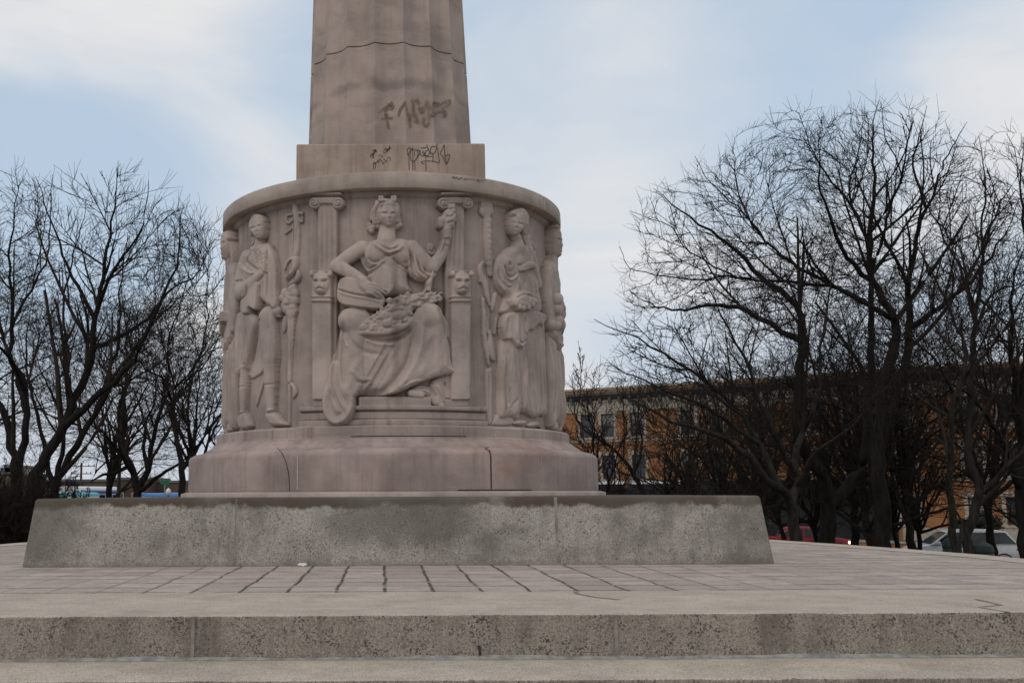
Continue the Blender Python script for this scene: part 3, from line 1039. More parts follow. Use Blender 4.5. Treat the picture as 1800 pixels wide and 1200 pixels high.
        for k in range(4):
            fr = freq * (.55 + .45 * k); ph = q.uniform(0, 6.28)
            f += np.sin(6.283 * fr * (s + .035 * np.sin(3.1 * t + ph) + .02 * np.sin(7 * t + 2 * ph)) + ph) * (.9 / (1 + .6 * k))
        f = np.sign(f) * np.abs(f) ** .8 * np.clip(d / .05, 0, 1)
        A = self.H[W]; self.H[W] = np.where(ins & (A > .03), np.maximum(A + amp * f, .01), A)
        return self

    def roughen(self, seed, amp):
        r = np.random.default_rng(seed); n = r.normal(size=self.H.shape)
        for _ in range(3): n = (n + np.roll(n, 1, 0) + np.roll(n, -1, 0) + np.roll(n, 1, 1) + np.roll(n, -1, 1)) / 5
        self.H = np.where(self.H > .01, self.H + amp * n, self.H)
        return self

    def build(self, name, parent, mat, label=None, blur=1, rot=0.0, scale=1.0):
        H = self.H * scale
        mask0 = H > .004
        for _ in range(blur):
            K = H.copy()
            S = (np.roll(K, 1, 0) + np.roll(K, -1, 0) + np.roll(K, 1, 1) + np.roll(K, -1, 1))
            H = np.where(mask0, .5 * K + .125 * S, K)
        mask = H > .004
        grow = mask.copy()
        for ax in (0, 1):
            grow |= np.roll(mask, 1, ax) | np.roll(mask, -1, ax)
        grow[[0, -1], :] = False; grow[:, [0, -1]] = False
        rad = np.where(mask, RW + H, RW - .03)
        th = self.U / RW + rot
        X = rad * np.sin(th); Y = -rad * np.cos(th)
        cell_ = grow[:-1, :-1] & grow[1:, :-1] & grow[:-1, 1:] & grow[1:, 1:]
        ii, jj_ = np.nonzero(cell_)
        nc = len(self.u)
        q = np.stack([ii * nc + jj_, ii * nc + jj_ + 1, (ii + 1) * nc + jj_ + 1, (ii + 1) * nc + jj_], 1)
        used = np.unique(q); remap = np.zeros(H.size, np.int64); remap[used] = np.arange(len(used))
        V_ = np.stack([X.ravel()[used], Y.ravel()[used], self.V.ravel()[used]], 1)
        o = big_mesh(name, V_, remap[q], mat, parent, smooth=True)
        if label: o['label'] = label
        return o


A = (570, 330, 6.0); B = (550, 500, 4.614); FF = (520, 300, 2.5)
L1 = (370, 350, 5.714); L2 = (360, 550, 5.455); R1 = (840, 340, 5.455); R2 = (840, 550, 5.455)

# -- architecture of the throne: pilasters, posts, dais
def rect(R_, x0, x1, y0, y1, H, w=.02, base=0.0, **kw):
    return R_.poly([(x0, y0), (x1, y0), (x1, y1), (x0, y1)], H, w, base, k=.004, smooth=False, **kw)

def pilaster(x0, x1, vx0, vx1, ab0, ab1, label):
    r = Relief(*SPAN(x0 - 40, x1 + 40), 1.55, 4.52).frame(*FF)
    rect(r, x0, x1, 140, 1040, .085, .02)
    for k in range(1, 4):
        xx = x0 + (x1 - x0) * k / 4
        r.fold([(xx, 175), (xx, 440)], .014, -.016)
    rect(r, ab0, ab1, 92, 112, .15, .02)
    rect(r, vx0, vx1, 110, 150, .12, .03)
    for vx, s in ((vx0, 1), (vx1, -1)):
        yy = 137 if vx < 400 else 138
        r.blob((vx, yy + 4), .075, .078, .05, .10, k=.005)
        # scroll line
        sp_ = [(vx + s * (4 + 18 * (1 - t)) * math.cos(-1.2 + s * 0 + 9 * t), yy + 4 + (3 + 19 * (1 - t)) * math.sin(-1.2 + 9 * t)) for t in np.linspace(0, 1, 22)]
        r.fold(sp_, .009, -.022)
        r.blob((vx, yy + 4), .018, .018, .03, .13, k=.005)
    rect(r, x0 - 16, x1 + 16, 1000, 1042, .12, .025)
    rect(r, x0 - 8, x1 + 8, 985, 1004, .11, .02)
    r.roughen(1, .001)
    return r.build('pilaster', mon, M['marble'], label, 0)

def SPAN(xa, xb, fr=FF):
    o = []
    for x in (xa, xb):
        p = at_radius(fr[0] + x / fr[2], fr[1] + 500 / fr[2], R_TRACE); o.append(RW * math.atan2(p[0], -p[1]))
    return o

pilaster(87, 178, 80, 186, 66, 204, 'scrolled pilaster at the left of the throne')
pilaster(660, 750, 650, 757, 634, 776, 'scrolled pilaster at the right of the throne')

def post(x0, x1, label, seed):
    r = Relief(*SPAN(x0 - 40, x1 + 40), 1.55, 3.8).frame(*FF)
    rect(r, x0 + 4, x1 - 4, 575, 1010, .15, .018)
    rect(r, x0 + 4, x1 - 4, 440, 582, .16, .02)
    rect(r, x0, x1, 552, 560, .185, .01); rect(r, x0, x1, 570, 579, .185, .01)
    rect(r, x0 - 2, x1 + 2, 438, 452, .18, .02)
    cx = (x0 + x1) / 2
    # lion mask: brow, cheeks, muzzle, ears, mane
    r.blob((cx, 495), .115, .15, .055, .155, k=.02)
    r.blob((cx, 520), .06, .07, .06, .17, k=.02)
    r.blob((cx - 17, 478), .05, .035, .05, .165); r.blob((cx + 17, 478), .05, .035, .05, .165)
    r.blob((cx - 40, 458), .035, .04, .04, .16); r.blob((cx + 40, 458), .035, .04, .04, .16)
    r.fold([(cx - 26, 488), (cx - 8, 492)], .014, -.03); r.fold([(cx + 26, 488), (cx + 8, 492)], .014, -.03)
    r.fold([(cx, 475), (cx, 512)], .015, .018)
    r.fold([(cx - 18, 528), (cx, 520), (cx + 18, 528)], .010, -.03); r.fold([(cx - 18, 540), (cx, 548), (cx + 18, 540)], .010, -.03)
    r.roughen(seed, .0015)
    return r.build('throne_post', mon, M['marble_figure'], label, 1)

post(68, 166, 'throne post with lion mask at the left of the seated figure', 2)
post(675, 772, 'throne post with lion mask at the right of the seated figure', 3)

r = Relief(*SPAN(-10, 870), 1.45, 1.98).frame(*FF)
for y0, y1, h in ((1124, 1172, .222), (1098, 1127, .14), (1062, 1100, .10), (1036, 1062, .13)):
    rect(r, 12, 845, y0, y1, h, .016)
rect(r, 272, 600, 990, 1038, .12, .02)
r.roughen(8, .0008)
r.build('throne_step', mon, M['marble'], None, 1)

# -- the seated figure
r = Relief(*SPAN(90, 790), 1.35, 4.50)
r.frame(*B)
skirt = [(262, 262), (320, 205), (430, 200), (560, 235), (700, 262), (830, 235), (872, 182), (935, 162), (1000, 190), (1075, 240), (1125, 320), (1148, 450), (1158, 640),
         (1142, 715), (1020, 745), (860, 800), (780, 832), (690, 880), (540, 906), (360, 905), (345, 960), (335, 1050), (290, 1130), (210, 1160), (150, 1125), (98, 1040), (92, 950), (110, 860),
         (135, 775), (85, 690), (140, 560), (185, 420), (225, 320)]
r.poly(skirt, .20, .16)
r.poly([(640, 262), (830, 235), (872, 182), (935, 162), (1000, 190), (1060, 260), (1090, 420), (1120, 640), (1142, 715), (1020, 745), (860, 800), (690, 880), (600, 880), (720, 740), (780, 560), (800, 400)], .11, .16, .17, k=.04)
r.poly([(262, 262), (320, 205), (430, 200), (480, 300), (430, 420), (400, 560), (420, 760), (350, 905), (250, 900), (225, 700), (235, 420)], .11, .16, .17, k=.04)
r.blob((935, 255), .17, .17, .14, .19, k=.05)              # knees
r.blob((320, 290), .17, .16, .13, .19, k=.05)
r.poly([(400, 470), (620, 470), (740, 470), (760, 560), (690, 730), (560, 840), (430, 800), (385, 640)], -.07, .22, .20, over=False)
hollow = [(400, 480), (620, 480), (745, 470), (735, 600), (650, 760), (520, 850), (420, 760), (385, 640)]
for (hx, hy, hw) in ((570, 600, .34), (560, 720, .26)):
    r.fold([(hx - 40, hy - 20), (hx + 40, hy + 20)], hw, -.05)
for pts, w, a in (
        ([(845, 300), (815, 500), (755, 660), (650, 795), (540, 870), (390, 892)], .045, -.06), ([(880, 330), (850, 520), (790, 690), (690, 820), (600, 890)], .04, .035),
        ([(245, 270), (225, 420), (215, 600), (205, 800), (225, 920), (300, 1040)], .028, .05), ([(262, 330), (248, 500), (250, 700), (260, 860)], .025, -.05),
        ([(195, 420), (180, 640), (180, 800), (200, 930), (250, 1040)], .025, -.05), ([(150, 560), (140, 700)], .03, .03),
        ([(265, 340), (320, 470), (420, 545), (560, 570)], .035, -.035), ([(255, 420), (300, 520)], .03, .03),
        ([(360, 790), (410, 800), (470, 778)], .018, -.025), ([(330, 700), (400, 770), (470, 782), (430, 850), (350, 915)], .028, .025),
        ([(475, 800), (440, 860), (355, 940)], .02, -.03), ([(1000, 190), (1050, 300), (1070, 430)], .022, -.06), ([(1030, 180), (1090, 270), (1140, 400), (1165, 500)], .024, .045),
        ([(1060, 200), (1110, 300), (1150, 420)], .016, -.05), ([(1080, 420), (1130, 495), (1160, 480)], .016, -.05), ([(1145, 500), (1155, 640)], .02, -.04),
        ([(110, 960), (150, 1080), (230, 1110), (290, 1060)], .03, .04), ([(140, 1060), (220, 1085), (275, 1040)], .018, -.04), ([(330, 940), (315, 1040)], .02, .04),
        ([(900, 250), (860, 420), (850, 600)], .06, .02), ([(1000, 300), (1040, 500), (1090, 690)], .05, .02), ([(960, 400), (980, 560), (1000, 720)], .05, -.018),
        ([(290, 480), (330, 640), (330, 740)], .04, .022), ([(540, 905), (680, 870), (800, 800), (900, 780)], .02, .03), ([(760, 760), (700, 850)], .03, .02)):
    r.fold(pts, w, a)
r.poly([(170, 620), (230, 640), (262, 800), (335, 905), (345, 960), (335, 1050), (288, 1132), (210, 1162), (148, 1128), (100, 1045), (92, 950), (104, 850), (130, 740)], .11, .11, .19, k=.06)
for pts, w, a in (([(108, 860), (108, 980), (135, 1078), (205, 1128), (280, 1095), (326, 1010), (332, 930)], .030, .045), ([(150, 900), (160, 1000), (210, 1065), (262, 1040)], .035, -.045), ([(190, 560), (182, 780), (205, 930), (268, 1050)], .020, -.05),
                  ([(245, 420), (238, 640), (270, 830), (318, 930)], .026, .04), ([(215, 430), (205, 660), (225, 840), (290, 980)], .018, -.04), ([(160, 640), (150, 760), (165, 880)], .02, .035), ([(138, 720), (128, 840)], .016, -.03)): r.fold(pts, w, a)
# cloth below the hem and the feet
r.poly([(1015, 748), (1140, 722), (1165, 800), (1185, 890), (1115, 945), (1165, 985), (960, 985), (930, 900), (960, 800)], .12, .05)
r.poly([(770, 890), (800, 835), (880, 808), (960, 830), (1000, 900), (960, 920), (880, 905)], .13, .06)
for pts, w, a in (([(1070, 790), (1120, 835), (1180, 850)], .018, -.06), ([(1180, 880), (1110, 945)], .018, -.06), ([(1000, 800), (1060, 900), (1070, 960)], .02, .04), ([(960, 830), (1010, 910)], .018, -.05),
                  ([(860, 830), (930, 835), (980, 880)], .014, -.04), ([(850, 850), (920, 860), (960, 890)], .012, .03), ([(930, 910), (960, 960), (980, 990)], .016, -.04)):
    r.fold(pts, w, a)
r.cap([(800, 880), (880, 895)], [.05, .045], .14)
r.cap([(1060, 985), (1110, 985)], [.045, .035], .12)
# rim of the gathered lap cloth
r.cap([(350, 400), (470, 392), (600, 388), (720, 352), (800, 290), (830, 245)], [.02, .04, .042, .04, .03, .02], .24, k=.012)
r.fold([(420, 420), (520, 452), (640, 458), (730, 425), (800, 360)], .022, -.06)
r.fold([(430, 445), (540, 485), (680, 480)], .03, .03)
# torso
r.frame(*A)
r.poly([(345, 600), (440, 560), (560, 525), (700, 535), (800, 515), (900, 540), (960, 600), (960, 760), (900, 860), (900, 980), (930, 1100), (700, 1140), (520, 1110), (490, 980), (430, 900), (370, 760)], .19, .13)
r.blob((535, 690), .125, .13, .10, .16, k=.05); r.blob((800, 690), .125, .13, .10, .16, k=.05)
r.blob((600, 980), .17, .2, .05, .18, k=.06)
r.poly([(880, 555), (960, 590), (1010, 680), (1060, 860), (1190, 895), (1165, 955), (1070, 985), (960, 965), (890, 900), (860, 740)], .13, .06, .06)
for pts, w, a in (
        ([(480, 565), (560, 625), (640, 675), (720, 690), (790, 660), (835, 590)], .022, .045), ([(520, 560), (610, 620), (690, 655), (760, 640), (800, 590)], .014, -.04),
        ([(640, 712), (710, 712), (780, 690)], .014, -.05), ([(415, 740), (430, 830), (470, 880), (540, 850), (640, 765)], .016, .05), ([(430, 760), (450, 830), (500, 850), (570, 815)], .012, -.05),
        ([(455, 770), (500, 808), (560, 808), (610, 775)], .012, .035), ([(470, 750), (520, 785), (590, 775)], .010, -.035), ([(430, 870), (450, 920), (500, 900)], .012, -.04),
        ([(400, 640), (380, 740), (400, 860), (460, 950)], .018, .04), ([(425, 660), (410, 760), (430, 880)], .012, -.04),
        ([(715, 735), (770, 800), (850, 845), (905, 835)], .014, -.06), ([(720, 770), (790, 825), (870, 865)], .014, .04), ([(835, 590), (880, 700), (890, 800), (900, 880)], .014, .04),
        ([(870, 600), (915, 740), (920, 840), (960, 950), (1060, 975)], .014, -.055), ([(900, 590), (950, 760), (980, 880), (1050, 960)], .016, .05), ([(930, 590), (975, 740), (1010, 860), (1070, 930)], .012, -.055),
        ([(965, 640), (1010, 790), (1060, 900), (1150, 950)], .016, .045), ([(900, 870), (930, 940), (1010, 975)], .014, .04), ([(890, 900), (900, 1010), (930, 1080)], .015, -.04), ([(935, 960), (960, 1060)], .014, .04), ([(980, 990), (1000, 1060)], .012, -.03),
        ([(490, 950), (480, 1050), (500, 1120)], .02, -.03), ([(680, 800), (680, 1100)], .035, -.014)):
    r.fold(pts, w, a)
# tablet held on the lap
r.frame(*FF)
r.poly([(186, 560), (192, 500), (215, 472), (260, 475), (330, 510), (394, 560), (376, 612), (300, 610), (228, 600), (200, 588)], .30, .02, 0, k=.006)
r.fold([(196, 528), (250, 545), (310, 556), (392, 574)], .010, -.05)
r.fold([(200, 540), (250, 556), (310, 567), (380, 584)], .012, .02)
# arms
r.frame(*A)
r.cap([(400, 630), (260, 720), (135, 820)], [.095, .088, .085], [.14, .15, .16], k=.04)
r.cap([(135, 825), (280, 900), (425, 985)], [.09, .078, .058], [.17, .22, .26], k=.03)
r.poly([(370, 950), (440, 960), (520, 1030), (560, 1090), (540, 1140), (450, 1130), (380, 1060)], .08, .05, .27)
for a_, b_ in (((500, 1030), (640, 1095)), ((505, 1065), (640, 1130)), ((490, 1095), (615, 1155)), ((470, 1120), (570, 1170))):
    r.cap([a_, ((a_[0] + b_[0]) / 2, (a_[1] + b_[1]) / 2 - 10), b_], [.024, .022, .017], [.33, .335, .30], k=.006)
r.cap([(400, 1020), (440, 1090), (470, 1140)], [.026, .02], .30, k=.01)
r.cap([(930, 620), (1030, 730), (1140, 835)], [.09, .092, .085], [.14, .13, .13], k=.04)
r.cap([(1140, 835), (1230, 720), (1290, 580)], [.088, .074, .052], [.13, .12, .11], k=.03)
# neck, head
r.cap([(655, 540), (662, 400)], [.12, .10], [.08, .05], k=.05)
r.poly([(574, 330), (570, 230), (625, 155), (722, 165), (770, 240), (764, 330), (738, 385), (680, 425), (615, 388)], .15, .085, .11, k=.01)
r.face(574, 770, 165, 420, 690, 1.15)
# hair and mural crown
hair = [[(690, 175), (630, 190), (590, 240), (570, 300), (545, 345)], [(690, 165), (600, 185), (555, 250), (520, 320)], [(640, 145), (560, 200), (520, 260), (500, 320)],
        [(700, 175), (745, 205), (768, 260), (772, 300)], [(710, 165), (760, 190), (785, 250)]]
hair += [[(680, 185), (640, 205), (610, 240), (592, 285), (570, 350)], [(660, 180), (585, 215), (545, 290), (530, 360)], [(720, 185), (752, 215), (766, 280), (770, 340)]]
for h_ in hair: r.cap(h_, [.032, .038, .040, .032], [.23, .20, .16, .12], k=.008)
for q_ in ([(650, 160), (600, 175), (560, 215)], [(600, 200), (560, 240), (540, 290)], [(735, 180), (765, 220)], [(560, 270), (545, 320)], [(620, 195), (585, 240)]): r.fold(q_, .012, -.03)
rect(r, 545, 768, 148, 172, .235, .03)
for c_ in ((470, 380), (500, 405), (530, 385), (470, 415), (560, 390), (490, 440), (545, 350), (790, 340), (800, 380), (775, 390), (760, 400), (785, 300)):
    r.blob(c_, .040, .040, .07, .05, k=.006)
for x0, x1, y0, y1, h_ in ((568, 632, 92, 165, .27), (698, 768, 92, 165, .27), (528, 575, 128, 185, .2), (628, 700, 122, 165, .26)):
    rect(r, x0, x1, y0, y1, h_, .012)
r.fold([(600, 105), (604, 150)], .008, -.03); r.fold([(728, 105), (732, 150)], .008, -.03)
# fruit in the lap
rf = random.Random(11)
r.frame(*FF)
fruit = [(262, 662), (330, 640), (372, 612), (400, 590), (430, 560), (470, 545), (540, 540), (620, 545), (640, 575), (560, 585), (525, 610), (490, 660), (430, 700), (360, 705), (285, 712)]
r.poly(fruit, .10, .08, .17, k=.02)
def inside(p, poly_):
    c_ = False; n_ = len(poly_)
    for i in range(n_):
        x1, y1 = poly_[i]; x2, y2 = poly_[(i + 1) % n_]
        if (y1 > p[1]) != (y2 > p[1]) and p[0] < (x2 - x1) * (p[1] - y1) / (y2 - y1) + x1: c_ = not c_
    return c_
k_ = 0
while k_ < 170:
    q = (rf.uniform(255, 645), rf.uniform(540, 715))
    if inside(q, fruit):
        s_ = rf.uniform(.016, .030); r.blob(q, s_, s_, s_ * 1.1, .245 + rf.uniform(-.02, .03), k=.003); k_ += 1
for cx_, cy_, s_ in ((388, 640, .068), (446, 642, .066), (402, 672, .062), (450, 690, .06), (344, 690, .05), (300, 690, .05), (425, 610, .05), (412, 575, .045), (470, 580, .045)):
    r.blob((cx_, cy_), s_, s_, s_, .25, k=.004)
    r.blob((cx_ + 2, cy_ - 3), .010, .010, .012, .25 + s_, k=.003)
for k_ in range(26):
    x_ = rf.uniform(500, 620); y_ = 560 - (x_ - 500) * .05 + rf.uniform(-10, 18); ang = rf.uniform(-.9, .5); L_ = rf.uniform(18, 34)
    r.cap([(x_, y_), (x_ + L_ * .5 * math.cos(ang), y_ + L_ * .5 * math.sin(ang) - 3), (x_ + L_ * math.cos(ang), y_ + L_ * math.sin(ang))], [.006, .018, .004], .24 + rf.uniform(0, .05), k=.003)
r.frame(*B)
r.drape([(240, 560), (420, 560), (700, 560), (640, 780), (520, 890), (360, 890), (240, 880)], -.5, 5, .008, 4)
r.drape([(820, 420), (1060, 420), (1120, 690), (860, 780), (700, 860)], -.35, 5, .007, 5)
r.drape([(100, 700), (190, 450), (230, 500), (220, 900), (120, 960)], .1, 9, .009, 6)
r.frame(*A)
r.drape([(480, 900), (640, 760), (880, 860), (900, 1060), (520, 1060)], .15, 8, .006, 7)
r.drape([(870, 600), (960, 600), (1060, 900), (1000, 960), (900, 880)], .25, 12, .007, 8)
r.roughen(4, .002)
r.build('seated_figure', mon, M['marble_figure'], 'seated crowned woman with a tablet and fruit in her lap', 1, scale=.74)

# torch held up in her hand
r = Relief(*SPAN(540, 790), 3.1, 4.52).frame(*A)
r.cap([(1095, 1080), (1115, 980), (1140, 890)], [.035, .028, .016], .20, k=.01)
r.blob((1095, 1010), .03, .05, .04, .21)
r.cap([(1215, 700), (1265, 540), (1300, 420)], [.018, .022, .03], .17, k=.01)
r.cap([(1300, 430), (1320, 360), (1345, 300)], [.05, .06, .06], [.14, .15, .15], k=.01)
for x_, y_, s_ in ((1245, 345, .055), (1285, 340, .055), (1235, 385, .045), (1330, 350, .06), (1350, 290, .06), (1310, 270, .055), (1350, 230, .055), (1330, 200, .045), (1370, 190, .035), (1290, 310, .05), (1370, 330, .045), (1350, 385, .045)):
    r.blob((x_, y_), s_, s_ * 1.15, s_, .13, k=.008)
r.cap([(1340, 260), (1365, 170), (1378, 70)], [.045, .03, .008], .12, k=.01)
for dy in range(4):
    r.cap([(1262, 445 + dy * 26), (1300, 440 + dy * 26), (1330, 452 + dy * 26)], [.022, .026, .02], [.19, .20, .17], k=.004)
r.cap([(1290, 580), (1295, 500)], [.052, .06], .13)
for pts, w, a in (([(1280, 300), (1330, 310), (1380, 260)], .012, -.03), ([(1290, 380), (1350, 360)], .012, -.03), ([(1310, 230), (1370, 220)], .012, -.025)): r.fold(pts, w, a)
# low swirl behind the forearm
r.poly([(1110, 560), (1180, 570), (1200, 640), (1170, 700), (1110, 680), (1095, 620)], .05, .05)
r.fold([(1120, 640), (1160, 660), (1180, 620)], .012, -.03)
r.roughen(6, .002)
r.build('raised_torch', mon, M['marble_figure'], None, 1, scale=.75)

# -- the standing man at the left
def SPX(a, b, y=550):
    o = []
    for x in (a, b):
        p = at_radius(x, y, R_TRACE); o.append(RW * math.atan2(p[0], -p[1]))
    return o
r = Relief(*SPX(402, 508), 1.50, 4.50)
r.frame(*L2, R=2.41)
r.poly([(420, 100), (470, 60), (540, 300), (545, 470), (480, 570), (380, 625), (360, 540), (400, 420)], .05, .03)
r.cap([(545, 470), (490, 680), (425, 885)], [.022, .020, .014], .035, k=.008)
r.cap([(340, 540), (325, 720), (312, 940)], [.085, .088, .062], [.08, .08, .06])
r.cap([(560, 40), (580, 240), (598, 420)], [.15, .145, .12], [.07, .09, .10], k=.03)
r.cap([(598, 430), (592, 540), (588, 680), (590, 930)], [.115, .105, .10, .066], [.10, .09, .08, .07], k=.03)
r.poly([(540, 950), (635, 945), (700, 1005), (765, 1055), (755, 1082), (690, 1090), (605, 1085), (560, 1020)], .15, .06)
r.poly([(268, 1010), (300, 960), (355, 955), (395, 1040), (402, 1085), (365, 1118), (295, 1112)], .14, .06)
r.poly([(285, 0), (420, 0), (470, 80), (440, 230), (405, 420), (375, 545), (330, 560), (300, 610), (268, 560), (262, 300)], .17, .06)
for pts, w, a in (([(445, 200), (415, 380), (372, 540)], .018, -.05), ([(330, 60), (320, 300), (300, 560)], .025, .035), ([(380, 40), (370, 260), (335, 500)], .02, -.03), ([(370, 700), (265, 715)], .012, -.02), ([(545, 690), (640, 680)], .012, -.025),
                  ([(545, 940), (640, 920)], .014, .025), ([(550, 965), (630, 945)], .010, -.025), ([(275, 960), (340, 940)], .012, .02), ([(480, 100), (540, 60)], .015, -.03), ([(600, 110), (640, 250), (670, 380)], .02, -.025), ([(340, 500), (370, 480)], .012, -.03)):
    r.fold(pts, w, a)
r.frame(*L1, R=2.425)
r.poly([(375, 450), (310, 560), (262, 640), (240, 760), (240, 940), (330, 1010), (470, 1020), (540, 1080), (600, 1075), (640, 1060), (628, 850), (625, 640), (590, 510), (545, 450), (500, 425), (430, 440)], .17, .09)
r.poly([(340, 880), (470, 830), (460, 960), (440, 1105), (378, 1085), (360, 1150), (300, 1140), (300, 1000)], .06, .03, .16, k=.006)
r.poly([(548, 450), (592, 520), (628, 650), (632, 860), (642, 1065), (580, 1075), (560, 860), (555, 640)], .06, .05, .13, k=.008)
r.cap([(300, 600), (262, 760), (262, 930)], [.14, .125, .12], [.06, .09, .12], k=.03)
r.cap([(270, 935), (380, 850), (505, 735)], [.115, .085, .05], [.14, .17, .18], k=.03)
for k_ in range(4): r.cap([(490, 640 + 26 * k_), (530, 625 + 28 * k_), (548, 645 + 26 * k_)], [.022, .026, .018], .20, k=.004)
for k_, q in enumerate(((515, 545), (522, 580), (530, 615), (500, 520))): r.blob(q, .03, .04, .05, .17, k=.005)
for pts, w, a in (([(390, 470), (380, 530), (350, 600)], .014, .03), ([(420, 500), (440, 620), (480, 690)], .02, -.03), ([(320, 620), (400, 680), (470, 715)], .018, -.035), ([(300, 690), (380, 740), (460, 730)], .018, .03), ([(545, 480), (545, 700), (545, 1000)], .012, -.06),
                  ([(480, 850), (470, 960), (450, 1090)], .012, -.05), ([(500, 820), (500, 1000)], .012, -.025), ([(250, 830), (300, 815)], .012, -.04), ([(380, 860), (350, 960), (300, 1010)], .014, -.045), ([(590, 560), (600, 820), (606, 1050)], .016, -.03)):
    r.fold(pts, w, a)
r.cap([(425, 460), (432, 395)], [.10, .09], [.05, .05], k=.03)
r.poly([(368, 320), (366, 250), (392, 192), (440, 156), (488, 170), (512, 228), (510, 295), (500, 365), (468, 408), (430, 395), (396, 352)], .16, .085, .07, k=.01)
r.face(378, 512, 165, 405, 468, .9)
for h_ in ([(380, 330), (376, 260), (405, 198), (450, 168), (492, 182)], [(392, 310), (398, 250), (425, 208), (470, 188), (502, 205)], [(372, 345), (385, 300), (400, 265)], [(400, 330), (404, 290)]):
    r.cap(h_, [.030, .036, .036, .026], [.13, .16, .18, .13], k=.008)
r.cap([(375, 330), (378, 400), (345, 460)], [.035, .028, .012], .06)
r.blob((618, 1120), .08, .075, .10, .06)
for k_ in range(3): r.cap([(590 + 24 * k_, 1115), (594 + 24 * k_, 1170)], [.022, .018], .10, k=.004)
r.drape([(260, 650), (380, 480), (540, 480), (540, 720), (300, 860)], .9, 9, .006, 14)
r.frame(*L2, R=2.41)
r.drape([(285, 0), (420, 0), (460, 80), (400, 420), (300, 600), (265, 300)], .05, 11, .009, 15)
r.roughen(14, .002)
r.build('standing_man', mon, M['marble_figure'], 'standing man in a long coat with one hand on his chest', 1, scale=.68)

# -- ornate staff left of the throne
r = Relief(*SPX(482, 526), 1.50, 4.50).frame(*L1)
r.poly([(772, 40), (832, 45), (850, 250), (856, 440), (832, 560), (782, 585), (795, 300)], .09, .05)
for cx_, cy_, s in ((735, 185, 1), (872, 170, -1)):
    r.cap([(cx_ + s * 30, cy_ - 50), (cx_ - s * 18, cy_ - 40), (cx_ - s * 32, cy_ + 10), (cx_, cy_ + 38), (cx_ + s * 28, cy_ + 15)], [.022], .03, k=.006)
r.cap([(700, 325), (755, 285)], [.02], .03); r.cap([(690, 690), (720, 610), (770, 575)], [.015, .028, .02], .03, k=.008)
r.poly([(770, 575), (838, 560), (832, 680), (760, 775), (715, 800), (700, 760), (770, 690)], .10, .05)
r.poly([(832, 690), (868, 735), (858, 800), (800, 850), (740, 870), (745, 830), (800, 790)], .11, .05)
for x_, y_, s_ in ((780, 890, .07), (800, 940, .07), (770, 980, .075), (800, 1010, .07), (700, 930, .06), (680, 980, .06), (730, 1030, .07), (780, 1080, .075), (720, 1090, .07), (770, 1140, .075), (800, 1110, .05), (690, 1060, .05), (740, 960, .055)):
    r.blob((x_, y_), s_, s_ * 1.1, s_ * 1.2, .05, k=.01)
for pts, w, a in (([(835, 260), (820, 430), (785, 560)], .014, -.03), ([(740, 870), (800, 840)], .012, -.04), ([(770, 700), (740, 770)], .012, .02), ([(750, 960), (800, 970)], .01, -.03), ([(720, 1060), (800, 1050)], .012, -.03)): r.fold(pts, w, a)
r.frame(*L2)
r.cap([(785, -20), (785, 70), (775, 300), (768, 640)], [.075, .06, .04, .032], .045)
r.poly([(700, 30), (745, 20), (735, 130), (700, 190), (685, 120)], .07, .05)
r.cap([(775, 660), (805, 700), (820, 760), (800, 800)], [.02, .034, .02], .03)
r.cap([(762, 690), (760, 1040)], [.024], .025)
r.fold([(795, 60), (792, 400), (795, 640)], .012, -.03)
r.roughen(21, .0022)
r.build('carved_staff', mon, M['marble_figure'], None, 1, scale=.62)

# -- the standing woman at the right
r = Relief(*SPX(866, 962), 1.48, 4.50)
r.frame(*R2, R=2.41)
r.poly([(262, 235), (300, 0), (650, 0), (690, 250), (695, 520), (705, 960), (660, 980), (600, 1005), (530, 970), (455, 955), (435, 1020), (365, 995), (240, 985), (238, 640), (245, 380)], .13, .09)
r.poly([(262, 235), (295, 0), (650, 0), (640, 130), (600, 112), (545, 170), (510, 165), (478, 215), (495, 250), (440, 335), (385, 325), (335, 262)], .09, .035, .10, k=.008)
for pts, w, a in (([(455, 560), (458, 780), (456, 990)], .020, -.05), ([(490, 420), (485, 650), (480, 940)], .022, .04), ([(555, 590), (575, 780), (595, 980)], .022, -.035), ([(525, 450), (530, 700), (540, 950)], .018, -.028), ([(275, 420), (270, 700), (265, 970)], .025, .03), ([(300, 450), (300, 720), (290, 960)], .018, -.035),
                  ([(335, 720), (335, 900)], .018, -.025), ([(380, 600), (400, 800), (390, 980)], .025, .02), ([(620, 400), (640, 700), (655, 960)], .020, -.03), ([(660, 300), (668, 600), (690, 950)], .018, .03), ([(430, 650), (420, 800), (330, 910)], .018, -.022), ([(310, 900), (360, 870)], .015, .02),
                  ([(300, 60), (290, 200)], .02, -.025), ([(380, 30), (380, 180), (400, 280)], .018, .025), ([(460, 20), (455, 150), (470, 210)], .016, -.04), ([(400, 250), (430, 285), (480, 250)], .010, -.035), ([(380, 270), (410, 310), (440, 310)], .010, .03), ([(600, 110), (605, 160)], .014, -.04), ([(640, 20), (660, 250)], .016, -.025)):
    r.fold(pts, w, a)
r.poly([(400, 1062), (420, 1025), (500, 1020), (520, 1055), (480, 1075)], .10, .04); r.poly([(530, 1080), (560, 1040), (620, 1030), (650, 1070), (690, 1130), (640, 1095), (570, 1100)], .10, .04)
r.poly([(180, 1060), (215, 990), (260, 960), (390, 1000), (410, 1040), (360, 1075), (200, 1075)], .05, .04)
r.frame(*R1, R=2.425)
r.poly([(245, 590), (330, 510), (420, 478), (510, 480), (565, 560), (600, 720), (630, 880), (650, 1150), (290, 1150), (310, 990), (262, 940), (205, 830), (200, 690)], .15, .10)
r.blob((320, 670), .10, .10, .09, .11, k=.03); r.blob((440, 650), .09, .09, .07, .12, k=.03)
